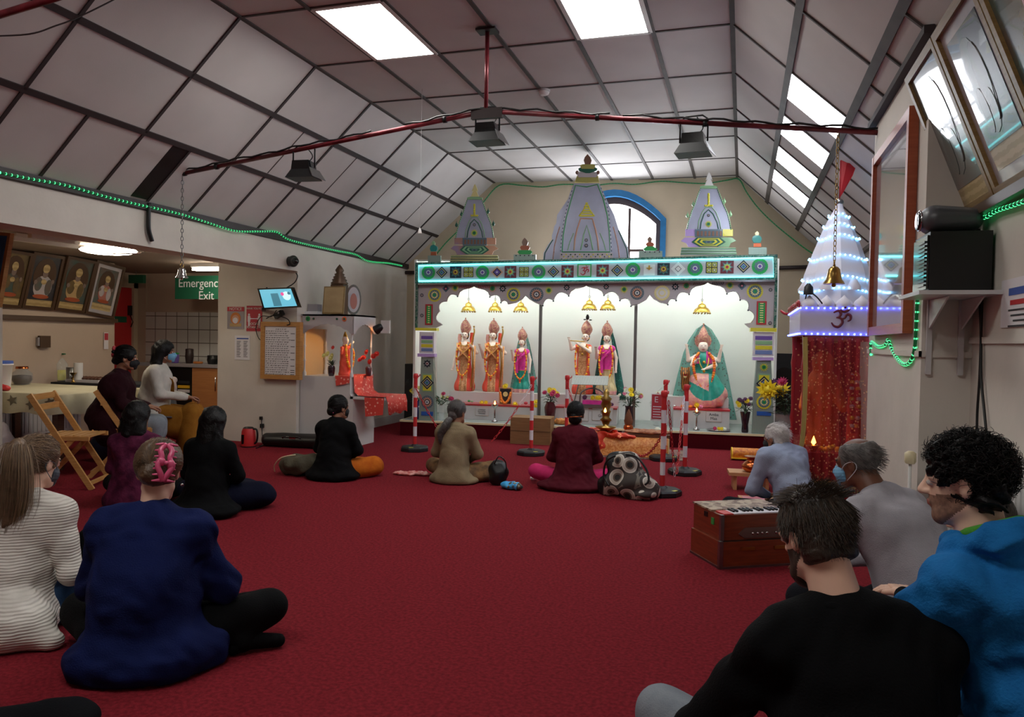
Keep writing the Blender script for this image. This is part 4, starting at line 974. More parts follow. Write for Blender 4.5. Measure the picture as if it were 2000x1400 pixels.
rod(YR, -5.0, XP, 'dark red tie rod crossing the room and carrying three floodlights')
rod(2.93, -5.0, XRR-.02, 'dark red tie rod crossing the top left corner of the view', False)
def flood(x, z, label, rz):
    t = thing('floodlight', label, 'floodlight', (x, YR, z), rz, 'black floodlights hanging from the tie rod')
    b = mb('blackgl'); b.prism([(-.075, .045), (.075, .045), (.085, -.03), (-.085, -.03)], -.07, .07); b.build('housing', t)
    b = mb('black'); v = [(-.085, -.07, -.03), (.085, -.07, -.03), (.085, .07, -.03), (-.085, .07, -.03), (-.125, -.10, -.105), (.125, -.10, -.105), (.125, .10, -.105), (-.125, .10, -.105)]
    b.add(v, [(0,1,2,3),(4,5,6,7),(0,1,5,4),(1,2,6,5),(2,3,7,6),(3,0,4,7)], False); b.build('reflector', t)
    b = mb('steel'); b.add([(.09, -.085, -.02), (.10, .085, -.02), (.145, .12, -.10), (.125, -.10, -.10)], [(0, 1, 2, 3)]); o = b.build('side_plate', t); m = o.modifiers.new('s', 'SOLIDIFY'); m.thickness = .004
    b = mb('black'); b.tube([(-.10, 0, -.01), (-.10, 0, .15), (-.06, 0, .18), (.06, 0, .18), (.10, 0, .15), (.10, 0, -.01)], .007, 6); b.build('bracket', t)
    b = mb('black'); b.tube(catmull([(0, .05, .04), (.06, .04, .10), (.02, 0, .17)], 5), .005, 5); b.build('cable', t)
    return t
flood(-3.655, 2.79, 'black floodlight hanging over the left side of the room', .1); flood(-1.985, 3.0, 'black floodlight hanging below the centre of the tie rod', 0); flood(-.38, 2.82, 'black floodlight hanging at the right, nearest the roof lights', -.1)
def chain(name, p0, p1, parent=None, m='steel', l=.035, w=.011, r=.0035, sag=0, m2=None, frac=.0, label=None, cat=None):
    p0, p1 = Vector(p0), Vector(p1); n = max(3, int((p1-p0).length*(1+sag)/l)); b = MB()
    pts = [p0.lerp(p1, k/n)-Vector((0, 0, sag*4*(k/n)*(1-k/n)*(p1-p0).length)) for k in range(n+1)]
    for k in range(n):
        a, c = pts[k], pts[k+1]; d = (c-a).normalized(); s = d.orthogonal().normalized()
        if k % 2: s = d.cross(s)
        mid = (a+c)/2; b.mat(m2 if (m2 and (k/n > frac)) else m)
        b.tube([mid+d*math.cos(q)*l*.62+s*math.sin(q)*w for q in [2*PI*j/8 for j in range(8)]], r, 4, closed=True)
    o = b.build(name, parent)
    if label: tag(o, label, cat)
    return o
def bell(loc, top, R, m, label, flare=1.0):
    t = thing('hanging_bell', label, 'bell', loc)
    mb(m).lathe([(R*1.0, 0), (R*.95, .01), (R*.72, R*.45), (R*.62, R*1.0), (R*.55, R*1.4), (R*.35, R*1.65), (R*.12, R*1.72), (R*.12, R*1.9), (.001, R*1.9)], (0, 0, 0), 24).build('bell', t)
    mb(m).ball((0, 0, -R*.12), R*.2, 10, 8).build('clapper', t)
    mb('brass').tube([(0, .0+.02*math.cos(q), R*2.05+.02*math.sin(q)) for q in [2*PI*k/10 for k in range(10)]], .004, 5, closed=True).build('ring', t)
    chain('chain', (0, 0, R*2.2), (0, 0, top-loc[2]), t, 'brass' if m == 'brass' else 'steel'); return t
bell((.60, YR, 1.765), 2.82, .072, 'brass', 'brass bell on a long chain in front of the white spire')
bell((-4.895, YR-.03, 1.84), 2.76, .055, 'chrome', 'small silver bell on a chain below the left end of the rod')
def rope(name, pts, label, led='ledg', spacing=.045, r=.009, m='ropeg', rd=.0055, par=None):
    t = par or thing(name, label, 'string light'); P = catmull(pts, 5)
    mb(m).tube(P, r, 6).build('tube', t); b = mb(led); acc = 0
    for a, c in zip(P[:-1], P[1:]):
        L = (c-a).length; 
        while acc < L: p = a.lerp(c, acc/L); b.ball(tuple(p+Vector((.0, 0, 0))), rd+r*.55, 5, 4); acc += spacing
        acc -= L
    o = b.build('led_dots', t); o['kind'] = 'stuff'; return t
rope('rope_light', [at(u, v, x=-5.16) for u, v in ((0, 337), (60, 349), (130, 362), (200, 382), (260, 397), (310, 408), (360, 420), (410, 436), (460, 451), (505, 452), (540, 453), (560, 466), (590, 475), (640, 486), (665, 491), (695, 497), (720, 510), (760, 514), (785, 519))], 'green rope light running along the eave above the left opening')
G_ = lambda l: [TS @ Vector((x, DBW-.03, z)) for x, z in sps(l, DBW-.03)]
rope('rope_light', G_([(850, 500), (870, 475), (900, 445), (940, 400), (975, 362), (1020, 362), (1060, 365), (1100, 360), (1160, 362)]), 'green rope light up the left gable edge of the back wall', 'ledgdim')
rope('rope_light', G_([(1165, 362), (1200, 358), (1240, 360), (1290, 354), (1340, 357), (1380, 358), (1420, 352), (1443, 350), (1458, 375), (1480, 405), (1510, 435), (1540, 460), (1575, 487), (1605, 505)]), 'green rope light over the window and down the right gable edge', 'ledgdim')
rope('rope_light', [at(u, v, x=XP-.012) for u, v in ((1701, 692), (1701, 668), (1715, 677), (1728, 674), (1734, 664), (1742, 684), (1755, 704), (1769, 712), (1781, 700), (1787, 675), (1789, 640), (1791, 600), (1792, 580))], 'green rope light looped on the pillar below the framed panel')
rope('rope_light', [at(u, v, x=XRR-.03) for u, v in ((1890, 432), (1905, 424), (1925, 424), (1945, 412), (1975, 402), (2000, 393), (2040, 380))], 'green rope light along the picture rail at the right')
rope('rope_light', [at(u, v, x=1.28) for u, v in ((1672, 447), (1690, 430), (1704, 412))], 'short piece of green rope light behind the white spire')
for (u, v, y, top, lb) in ((153, 137, 4.5, zs(-4.86), 'white pull cord hanging at the top left'), (820, 450, 6.9, CZ, 'thin white pull cord hanging in front of the left roof slope')):
    p = at(u, v, y=y); t = thing('pull_cord', lb, 'cord', (p.x, p.y, p.z-.03)); top = zs(p.x)
    mb('white').lathe([(.018, -.0), (.02, .01), (.014, .035), (.005, .055), (.002, .06)], (0, 0, 0), 12).build('knob', t); mb('white').tube([(0, 0, .05), (0, 0, top-p.z+.03)], .0018, 4).build('cord', t)
b = mb('roddark'); b.tube(catmull([at(-40, 71, y=3.4), at(55, 67, y=3.4), at(110, 50, y=3.5), at(150, 35, y=3.6), at(225, -2, y=3.8), at(250, -20, y=3.9)], 6), .005, 5); tag(b.build('ceiling_wire'), 'thin dark wire sagging at the top left corner', 'cable')
p = at(1062, 180, z=CZ-.03); t = thing('smoke_detector', 'round white smoke detector on the flat ceiling', 'detector', (p.x, p.y, CZ-.06)); mb('white').lathe([(.03, 0), (.05, .012), (.055, .03)], (0, 0, 0), 20).build('cover', t); mb('whiteg').lathe([(.062, .03), (.062, .052)], (0, 0, 0), 20).build('base', t)
# ================================================================ white spired shrine at the right
mat('tempw', '#d9d4dc', .5, bump=.15, bscale=18); mat('redlac', '#a31f28', .35, coat=.3); mat('sheer', '#b02a30', .6, alpha=.62, kind='dots', color2='#e8c08a', vscale=36); mat('goldtrim', '#b79a4a', .35, metal=.6, kind='wave', color2='#e0cf8a', vscale=60)
mat('redvelvet', '#8e1820', .8, kind='dots', color2='#d8a070', vscale=30); mat('orange', '#e06a1e', .6, var=.1, vscale=20)
TX0, TX1, TY0, TY1 = .46, 1.08, 6.5, 7.9; zf0, zf1 = 1.415, 1.645
t = tp = thing('spired_shrine', 'white spired shrine with red om sign, blue lights and red sequined curtain', 'shrine')
mb('redlac').box(TX0+.04, TX1, TY0+.06, TY1, 0, .2).build('base', t)
for x, y in ((TX0+.03, TY0+.03), (TX0+.03, TY1-.03), (TX1-.03, TY0+.03), (TX1-.03, TY1-.03)):
    mb('redlac').lathe([(.03, 0), (.03, .15), (.022, .2), (.026, .5), (.016, .55), (.03, .62), (.018, .7), (.022, 1.1), (.03, 1.16), (.02, 1.25), (.028, zf0)], (x, y, 0), 12).build('post', t)
mb('tempw').box(TX0-.02, TX1+.02, TY0-.02, TY1+.02, zf0, zf1).build('canopy', t)
b = mb('tempw')
for k in range(5): x = TX0+.02+k*.13; b.lathe([(.065, 0), (.066, .02), (.05, .05), (.02, .075), (.004, .095)], (x+.03, TY0+.03, zf1), 12)
b.build('parapet', t)
b = mb('redlac'); b.box(TX0-.035, TX0-.02, TY0, TY1, zf1-.01, zf1+.025)
for k in range(7): y = TY0+.08+k*.2; b.ball((TX0-.03, y, zf1+.03), (.018, .03, .03), 8, 6)
b.tube(catmull([(TX0-.02, TY1, zf1), (TX0-.06, TY1+.05, zf1-.0), (TX0-.10, TY1+.1, zf1+.03)], 4), .014, 6); b.build('side_crest', t)
cx, cy = .77, 7.05
b = mb('tempw'); b.lathe([(.30, zf1), (.30, 1.80)], (cx, cy, 0), 8, smooth=False); b.lathe([(.30, 1.80), (.27, 1.95), (.20, 2.15), (.13, 2.33), (.07, 2.46), (.035, 2.52), (.028, 2.56)], (cx, cy, 0), 8, smooth=False); b.build('spire', t)
mb('steel').ball((cx, cy, 2.575), (.035, .035, .03)).build('finial_ball', t)
for k in range(8):
    a = 2*PI*k/8+.39; mb('tempw').lathe([(.06, 0), (.062, .03), (.03, .08), (.006, .12)], (cx+.27*math.cos(a), cy+.27*math.sin(a), 1.80), 8).build('petal', t)
mb('redlac').tube([(cx, cy, 2.58), (cx, cy, 2.93)], .006, 6).build('flag_pole', t)
b = mb('red'); fl = [(0, 0, .20), (.05, -.01, .17), (.13, .01, .155), (.10, .0, .06), (.06, .01, -.02), (.03, 0, -.08), (0, 0, -.13)]
b.add([(cx+.0+p[0], cy+p[1], 2.74+p[2]) for p in fl], [tuple(range(7))]); f_ = b.build('flag', t); m = f_.modifiers.new('s', 'SOLIDIFY'); m.thickness = .01
omsign(Matrix(), .74, TY0-.03, 1.545, .085, 'o_dred', t, r=.10)
def ledrow(pts, m, r=.0075, sp=.055):
    b = mb(m); acc = 0
    for a, c in zip(pts[:-1], pts[1:]):
        a, c = Vector(a), Vector(c); L = (c-a).length
        while acc < L: b.ball(tuple(a.lerp(c, acc/L)), r, 6, 4); acc += sp
        acc -= L
    o = b.build('led_row', tp); o['kind'] = 'stuff'
for z in (zf0+.012, zf1-.012): ledrow([(TX0-.03, TY1, z), (TX0-.03, TY0-.03, z), (TX1, TY0-.03, z)], 'ledb', .008, .045)
for z, r in ((1.80, .305), (1.90, .29), (2.08, .235), (2.26, .17), (2.36, .125), (2.45, .085)): ledrow([(cx+r*math.cos(a), cy+r*math.sin(a), z+.02*math.sin(a*3)) for a in [PI*.9+PI*1.15*k/10 for k in range(11)]], 'ledc', .0085, .04)
mb('mahog').box(TX0+.02, TX1-.02, TY0-.012, TY0-.004, 1.37, zf0).build('red_frieze', t)
# curtain: sheer, gathered, with gold borders
b = mb('sheer'); N = 60; vs = []
for k in range(N+1):
    x = TX0+.03+(TX1-TX0-.03)*k/N
    for z in (1.40, 1.0, .6, .22): vs.append((x, TY0-.03+.014*math.sin(k*.9)+.02*math.sin(z*3+k*.15), z))
b.add(vs, [(k*4+i, k*4+i+1, k*4+i+5, k*4+i+4) for k in range(N) for i in range(3)], True); b.build('curtain', t)
b = mb('goldtrim'); pts = catmull([(TX0+.02, TY0-.05, 1.40), (TX0+.03, TY0-.06, 1.0), (TX0+.02, TY0-.07, .6), (TX0-.03, TY0-.08, .25)], 8)
for a, c in zip(pts[:-1], pts[1:]): b.bar(a, c, .035, .012)
b.build('curtain_border', t)
b = mb('goldtrim'); b.box(TX0+.03, TX1, TY0-.06, TY0-.02, .21, .25)
for k in range(30): b.box(TX0+.035+k*.019, TX0+.043+k*.019, TY0-.05, TY0-.04, .17, .21)
b.build('curtain_hem', t)
mb('redvelvet').box(TX0+.04, TX1, TY1-.05, TY1-.03, .2, zf0).build('back_cloth', t)
mb('redvelvet').box(TX0+.04, TX1, TY0+.05, TY1-.05, .2, .46).build('altar', t)
S = Solid(); S.cap((.68, 7.15, .5), (.68, 7.15, .75), .16, .14, .05); S.cap((.68, 7.15, .85), (.68, 7.13, 1.02), .15, .12, .05); S.ell((.68, 7.1, 1.18), (.09, .09, .11), .03); S.cap((.57, 7.1, .98), (.52, 6.98, .8), .05, .04, .03); S.cap((.79, 7.1, .98), (.84, 6.98, .8), .05, .04, .03)
V, Q = S.mesh(.012); o = solid_obj('seated_statue', [(V, Q, 0)], ['orange'], None); tag(o, 'orange seated statue behind the sequined curtain', 'statue')
g = MB()
for i, p in enumerate(catmull([(.90, 6.85, .62), (.89, 6.83, .8), (.885, 6.84, .98), (.90, 6.86, 1.10), (.93, 6.84, .98), (.94, 6.83, .8), (.92, 6.85, .62)], 6)): g.mat(['red', 'red', 'whitep', 'red', 'mariy'][i % 5]).ball(tuple(p), .02, 8, 5)
S = Solid(); S.cap((.915, 6.9, .48), (.915, 6.9, .95), .06, .05, .03); S.ell((.915, 6.89, 1.07), (.04, .04, .05), .02); V, Q = S.mesh(.01); o = solid_obj('standing_statue', [(V, Q, 0)], ['redcl'], None); tag(o, 'small garlanded red statue behind the right part of the curtain', 'statue'); g.build('garland', o)
b = mb('mariy')
for i in range(14): b.ball((.62+.03*i, 6.68+.03*math.sin(i*2), .485+.01*math.sin(i*5)), .024, 8, 5)
tag(b.build('flower_offerings'), 'row of yellow flowers on the altar behind the curtain', 'flowers', None, 'stuff')
t = thing('oil_lamp', 'small lit lamp behind the curtain of the spired shrine', 'lamp', (.58, 6.62, .46)); mb('brass').lathe([(.02, 0), (.03, .02), (.05, .05), (.045, .055)], (0, 0, 0), 12).build('bowl', t); mb('flame').lathe([(.004, .055), (.02, .075), (.012, .10), (.001, .13)], (0, 0, 0), 8).build('flame', t)
# black clip lamp on the spired shrine
t = thing('clip_lamp', 'small black clip lamp on the canopy of the spired shrine', 'lamp', (.50, TY0+.02, zf1)); mb('black').lathe([(.04, 0), (.035, .06), (.012, .09)], (0, 0, .10), 12).build('shade', t); mb('black').tube(catmull([(0, 0, 0), (-.02, 0, .06), (0, 0, .12), (.06, -.03, .08), (.12, -.04, .0)], 5), .006, 5).build('arm', t)
# ================================================================ tall framed panel on the pillar
mat('mirrorp', '#b3a9b2', .08, metal=.2, var=.12, vscale=3, coat=1)
def pth(u, v, X): return at(u, v, x=X)
y0 = pth(1770, 400, XP-.05).y; y1 = pth(1710, 400, XP-.02).y; zt, zb = pth(1770, 215, XP-.05).z, pth(1770, 650, XP-.05).z
t = thing('wall_mirror', 'tall glazed panel in a reddish wood frame on the pillar', 'mirror')
for a in ((y0, y0+.055, zb, zt), (y1-.055, y1, zb, zt)): mb('mahog').box(XP-.05, XP-.002, *a).build('frame_side', t)
for a in ((y0+.055, y1-.055, zb, zb+.055), (y0+.055, y1-.055, zt-.055, zt)): mb('mahog').box(XP-.048, XP-.002, *a).build('frame_rail', t)
mb('mirrorp').box(XP-.025, XP-.01, y0+.05, y1-.05, zb+.05, zt-.05).build('glass', t)
# ================================================================ leaning pictures
def basis(bl, br, tl):
    e1 = (br-bl); w = e1.length; e1.normalize(); e2 = (tl-bl); h = e2.length; e2.normalize(); n = e2.cross(e1).normalized()
    M = Matrix(((e1.x, n.x, e2.x, bl.x), (e1.y, n.y, e2.y, bl.y), (e1.z, n.z, e2.z, bl.z), (0, 0, 0, 1))); return M, w, h
mat('artbg', '#55605c', .25, kind='noise', color2='#6a5a52', vscale=7, coat=.6); mat('artdark', '#2a2b33', .25, kind='noise', color2='#3a3c40', vscale=8, coat=.6); mat('artpale', '#a7a6ae', .25, kind='noise', color2='#c0b4b4', vscale=6, coat=.6); mat('artochre', '#75603a', .25, kind='noise', color2='#54472f', vscale=9, coat=.6); mat('artgreen', '#3d5650', .25, kind='noise', color2='#554a44', vscale=7, coat=.6)
mat('skinart', '#7d6a62', .35, coat=.5); mat('artpink', '#a8685c', .35, coat=.5); mat('caption', '#c0a878', .4, kind='wave', color2='#a8905f', vscale=20, coat=.4); mat('framegold', '#7d6238', .4, kind='wood', color2='#8f7346', vscale=8); mat('frameold', '#4a3422', .4)
def picture(bl, br, tl, frame, label, bg, fig, mount=None, group=None, fw=.03, capt=True, th=.035, simple=False):
    M, w, h = basis(bl, br, tl); t = thing('framed_picture', label, 'picture', (0, 0, 0), 0, group)
    for nm, a in (('frame_side', (0, fw, 0, h)), ('frame_side', (w-fw, w, 0, h)), ('frame_rail', (fw, w-fw, 0, fw)), ('frame_rail', (fw, w-fw, h-fw, h))):
        mb(frame, M).box(a[0], a[1], -th, 0, a[2], a[3]).build(nm, t)
    m0 = fw*.9
    if mount: mb(mount, M).box(m0, w-m0, -th*.5, -.004, m0, h-m0).build('mount', t); m0 = fw+.06*min(1, w*1.6)
    cz = m0+(.12*h if capt else 0)
    if capt: mb('caption', M).box(m0, w-m0, -th*.55, -.006, m0, cz).build('caption', t)
    b = mb(bg, M); b.box(m0, w-m0, -th*.6, -.008, cz, h-m0); Y = -th*.6; cxp = w/2
    W = w-2*m0; H = h-m0-cz
    def E(m, x, z, rx, rz, k): b.mat(m).prism([(cxp+x*W+rx*W*math.cos(2*PI*i/16), cz+z*H+rz*H*math.sin(2*PI*i/16)) for i in range(16)], Y-.0015*k, Y)
    c1, c2 = fig
    if simple:
        E(c1, -.05, .5, .3, .42, 1); E(c2, .08, .55, .16, .3, 2); E(c2, -.15, .3, .1, .2, 2); E(c1, .1, .3, .08, .14, 3); b.build('painting', t); return t
    E('frameold', 0, .56, .42, .40, 1); E(c1, 0, .30, .34, .26, 2); E(c2, -.18, .36, .14, .16, 3); E(c2, .2, .30, .12, .18, 3); E('skinart', 0, .60, .10, .09, 4); E('caption', 0, .72, .13, .10, 5); E('caption', 0, .42, .10, .06, 5); E('skinart', -.3, .40, .06, .05, 5); E('skinart', .32, .44, .06, .05, 5); E('mahog', 0, .08, .3, .05, 3)
    b.build('painting', t); return t
# right wall: three big ones, leaning into the room
bl = at(1888, 420, x=XRR-.02); Yp = bl.y
tl = at(1780, 150, y=Yp)
def rpic(k, w, label, bg, fig, mount):
    o = Vector((0, -k, 0)); return picture(bl+o, bl+o+Vector((0, -w, 0)), tl+o, 'framegold', label, bg, fig, mount, 'large pictures leaning out above the right wall rail', .035, simple=True)
mat('artbg2', '#6a6a66', .25, kind='noise', color2='#5a6663', vscale=12, coat=.6)
rpic(0, .545, 'leftmost large leaning picture on the right, muted painting in old gold frame', 'artbg', ('artbg2', 'artgreen'), None, )
rpic(.56, .56, 'middle large leaning picture on the right, with wide pale mount', 'artdark', ('artbg2', 'artbg'), 'artpale')
rpic(1.13, .6, 'large leaning picture cut by the right edge of the photo', 'artgreen', ('artochre', 'artpink'), None)
b = mb('frameold'); b.box(XRR-.06, XRR, 1.5, Yp+.03, bl.z-.05, bl.z-.004); tag(b.build('picture_rail'), 'dark rail under the large pictures on the right wall', 'rail')
# ================================================================ shelf with amplifier
t = thing('wall_shelf', 'white shelf on metal brackets under the black speaker box', 'shelf', (0, 0, 0))
zsf = 1.585; mb('whiteg').box(.74, XRR-.005, 3.70, 4.155, zsf-.018, zsf).build('board', t)
for x in (.88, 1.02): b = mb('whiteg'); b.box(x-.012, x+.012, 4.14, 4.158, 1.20, zsf-.018); b.build('upright', t)
for x in (.88, 1.02): b = mb('whiteg'); b.add([(x-.004, 4.14, zsf-.02), (x-.004, 3.80, zsf-.02), (x-.004, 4.14, zsf-.16), (x+.004, 4.14, zsf-.02), (x+.004, 3.80, zsf-.02), (x+.004, 4.14, zsf-.16)], [(0,1,2),(3,4,5),(0,1,4,3),(1,2,5,4),(0,2,5,3)], False); b.build('bracket', t)
t = thing('speaker_box', 'black speaker box with side grille on the white wall shelf', 'speaker', (.93, 3.98, zsf))
mb('black').box(-.125, .125, -.15, .15, 0, .275).build('cabinet', t); b = mb('blackgl'); b.box(-.135, -.125, -.14, .14, .015, .26)
for k in range(12): b.box(-.142, -.135, -.12, .02, .03+k*.018, .038+k*.018)
b.build('grille', t)
t = thing('radio', 'small grey rounded radio on top of the black speaker box', 'radio', (.91, 3.98, zsf+.276))
S = Solid(); S.cap((-.06, 0, .075), (.08, 0, .068), .066, .058, .01); S.cap((-.06, -.05, .07), (.08, -.05, .065), .058, .05, .03); S.cap((-.06, .05, .07), (.08, .05, .065), .058, .05, .03); V, Q = S.mesh(.008, zmin=0); mat('greyplast', '#4a4c50', .4); solid_obj('case', [(V, Q, 0)], ['greyplast'], t)
mb('blackgl', Matrix.Translation((-.122, 0, .07)) @ Matrix.Rotation(-PI/2, 4, 'Y')).lathe([(.045, 0), (.042, .012), (.02, .004)], (0, 0, 0), 20).build('loudspeaker', t); mb('chrome', Matrix.Translation((-.119, 0, .07)) @ Matrix.Rotation(-PI/2, 4, 'Y')).lathe([(.05, 0), (.05, .006), (.045, .006)], (0, 0, 0), 20).build('rim', t)
mb('black').box(-.02, .03, -.09, -.085, .07, .085).build('handle_slot', t)
b = mb('black'); b.tube(catmull([(1.05, 4.1, 1.72), (1.09, 4.05, 1.85), (1.06, 4.1, 1.9), (1.0, 4.15, 1.86)], 6), .006, 6); tag(b.build('speaker_cable'), 'black lead looping behind the speaker box', 'cable')
for du, lb in ((0, 'black cable hanging down the wall below the shelf, left one'), (12, 'black cable hanging down the wall below the shelf, right one')):
    pts = [at(1918-du*.4, 575, x=1.055), at(1916, 660, x=1.055), at(1913+du*.3, 740, x=1.055), at(1909+du*1.1, 800, x=1.055), at(1908+du*1.5, 842, x=1.055)]; b = mb('black'); b.tube(catmull(pts, 5), .006, 6); tag(b.build('hanging_cable'), lb, 'cable')
# notice on the right wall
a, c = at(1955, 600, x=XRR-.006), at(2030, 600, x=XRR-.006); z0, z1 = at(1960, 640, x=XRR-.006).z, at(1960, 548, x=XRR-.006).z
t = thing('wall_notice', 'white printed notice at the right edge below the pictures', 'notice'); b = mb('paper'); b.box(XRR-.006, XRR-.001, c.y, a.y, z0, z1); b.build('sheet', t)
b = mb('inkblue'); b.box(XRR-.008, XRR-.006, c.y+.1, a.y-.1, z1-.07, z1-.04); b.mat('red').box(XRR-.008, XRR-.006, c.y+.14, a.y-.12, z1-.11, z1-.09); b.mat('ink')
for k in range(4): b.box(XRR-.008, XRR-.006, c.y+.08, a.y-.1-(k % 3)*.03, z1-.135-k*.022, z1-.128-k*.022)
b.build('print', t)
# radiator
t = thing('radiator', 'white panel radiator along the right wall behind the blue hoodie', 'radiator', (1.0, 2.9, 0)); ry0, ry1 = -1.2, 1.15
b = mb('white'); b.box(-.035, -.02, ry0, ry1, .30, .90); b.box(.02, .035, ry0, ry1, .30, .90); b.box(-.04, .04, ry0, ry1, .90, .915)
for k in range(46): y = ry0+.03+k*.05; b.box(-.041, -.035, y, y+.025, .34, .86)
b.build('panel', t); b = mb('greyplast')
for k in range(62): b.box(-.025, .025, ry0+.03+k*.037, ry0+.045+k*.037, .915, .918)
b.build('top_slots', t); b = mb('white'); b.tube([(0, ry1, .35), (0, ry1+.06, .35), (0, ry1+.06, 0)], .008, 6); b.build('pipe', t)
t = thing('radiator_valve', 'cream radiator valve beside the pillar behind the curly haired man', 'valve', at(1778, 893, y=4.0)); mb('cream').lathe([(.02, -.03), (.026, -.02), (.026, .02), (.012, .03)], (0, 0, 0), 14).build('knob', t); mb('white').tube([(0, 0, -.03), (0, 0, -.7)], .008, 6).build('pipe', t)
# black loudspeakers on the floor either side of the shrine
for (s, d, w, h, l) in ((-.14, 1.0, .2, .95, 'tall black loudspeaker in the corner left of the shrine'), (5.12, .95, .3, 1.22, 'tall black loudspeaker in the corner right of the shrine')):
    z0 = 0 if s < 0 else ZP; t = thing('loudspeaker', l, 'speaker', TS @ Vector((s, d, z0)), BETA); mb('black').box(-w/2, w/2, -.15, .15, 0, h-z0).build('cabinet', t); b = mb('blackgl')
    b.disc((0, (h-z0)*.7), w*.4, -.156, -.15); b.build('cone', t); b = mb('blackgl'); b.disc((0, (h-z0)*.35), w*.4, -.156, -.15); b.build('cone', t)
# ================================================================ things on the return wall and header
YW = 7.978
def onw(u, v, Y=YW): return at(u, v, y=Y)
def sheet(name, label, cat, u0, v0, u1, v1, m, Y=YW, th=.004):
    a, c = onw(u0, v0, Y), onw(u1, v1, Y); t = thing(name, label, cat); mb(m).box(a.x, c.x, Y-th, Y, c.z, a.z).build('sheet', t); return t, a, c
mat('grey', '#9a9498', .7); mat('orangep', '#c87a3a', .6); mat('skinp', '#c99a80', .6); mat('poster_red', '#b23440', .6); mat('tan', '#b89a6a', .6)
t, a, c = sheet('poster', 'face mask notice poster, grey with a red heading, on the white wall', 'poster', 444.5, 599, 477, 642.5, 'grey')
W = c.x-a.x; Hh = a.z-c.z
b = mb('poster_red'); b.box(a.x, c.x, YW-.006, YW-.004, a.z-.2*Hh, a.z); b.build('heading', t)
text('heading_text', 'NOTICE', ((a.x+c.x)/2, YW-.008, a.z-.1*Hh), (PI/2, 0, 0), .05, 'white', t)
b = mb('orangep'); b.disc(((a.x+c.x)/2, a.z-.52*Hh), .075, YW-.008, YW-.004, 18); b.mat('skinp').disc(((a.x+c.x)/2, a.z-.56*Hh), .052, YW-.010, YW-.004, 16); b.mat('whitep').disc(((a.x+c.x)/2, a.z-.62*Hh), .038, YW-.012, YW-.004, 14); b.build('masked_face', t)
b = mb('tan'); b.box(a.x+.04, c.x-.04, YW-.006, YW-.004, c.z+.03, c.z+.07); b.build('text_line', t)
t, a, c = sheet('poster', 'red social distancing poster with two figures and an arrow', 'poster', 482, 597, 512, 647, 'poster_red')
cx_ = (a.x+c.x)/2; Hh = a.z-c.z
text('heading_text', 'THANK YOU FOR', (cx_, YW-.008, a.z-.035), (PI/2, 0, 0), .032, 'white', t); text('caption_text', 'SOCIAL\nDISTANCING', (cx_, YW-.008, c.z+.07), (PI/2, 0, 0), .042, 'white', t)
for s_ in (-1, 1):
    b = mb('whitep'); b.disc((cx_+s_*.075, a.z-.11), .014, YW-.008, YW-.004, 10); b.box(cx_+s_*.075-.018, cx_+s_*.075+.018, YW-.008, YW-.004, a.z-.2, a.z-.125); b.box(cx_+s_*.075-.012, cx_+s_*.075+.012, YW-.008, YW-.004, a.z-.25, a.z-.2); b.build('figure', t)
b = mb('whitep'); b.box(cx_-.045, cx_+.045, YW-.008, YW-.004, a.z-.165, a.z-.155); b.add([(cx_-.045, YW-.008, a.z-.145), (cx_-.045, YW-.008, a.z-.175), (cx_-.06, YW-.008, a.z-.16)], [(0, 1, 2)]); b.add([(cx_+.045, YW-.008, a.z-.145), (cx_+.045, YW-.008, a.z-.175), (cx_+.06, YW-.008, a.z-.16)], [(0, 1, 2)]); b.build('arrow', t)
t, a, c = sheet('timetable', 'white printed timetable sheet with a blue heading line', 'notice', 459, 655, 488, 703, 'paper')
b = mb('inkblue'); b.box(a.x+.03, c.x-.02, YW-.006, YW-.004, a.z-.045, a.z-.03); b.build('heading', t); b = mb('ink')
for k in range(13):
    for q in range(2): b.box(a.x+.03+q*.1, a.x+.09+q*.1-(k*7 % 3)*.008, YW-.005, YW-.004, a.z-.075-k*.016, a.z-.069-k*.016)
b.build('print', t)
# notice board with handwritten song sheet
Yb = 7.93; a, c = onw(511, 628, Yb), onw(586.5, 742, Yb); t = thing('notice_board', 'oak framed board with a handwritten sheet on the wall corner', 'notice board')
fw = .055
for nm, x0, x1, z0, z1 in (('frame_side', a.x, a.x+fw, c.z, a.z), ('frame_side', c.x-fw, c.x, c.z, a.z), ('frame_rail', a.x+fw, c.x-fw, a.z-fw, a.z), ('frame_rail', a.x+fw, c.x-fw, c.z, c.z+fw)): mb('oak').box(x0, x1, Yb-.02, YW, z0, z1).build(nm, t)
mb('paper').box(a.x+fw*.8, c.x-fw*.8, Yb-.004, Yb+.004, c.z+fw*.8, a.z-fw*.8).build('sheet', t)
b = mb('ink'); r2 = random.Random(3); xa, xb = a.x+fw+.012, c.x-fw-.012
for k in range(22):
    z = a.z-fw-.035-k*.0262
    if k == 0: x = (xa+xb)/2-.07; xe = x+.14
    else: x = xa; xe = xb-.10+r2.uniform(-.03, .02)
    top = z+.008; 
    while x < xe:
        w = r2.uniform(.012, .035); b.box(x, x+w, Yb-.006, Yb-.004, z+.004, z+.0065)
        for q in range(int(w/.008)): b.box(x+q*.008, x+q*.008+.0025, Yb-.006, Yb-.004, z-.007+r2.uniform(0, .004), z+.006)
        x += w+r2.uniform(.005, .012)
    if k % 3 == 2 or k > 18: b.box(xb-.07, xb-.015, Yb-.006, Yb-.004, z-.004, z+.003)
b.build('handwriting', t)['kind'] = 'stuff'
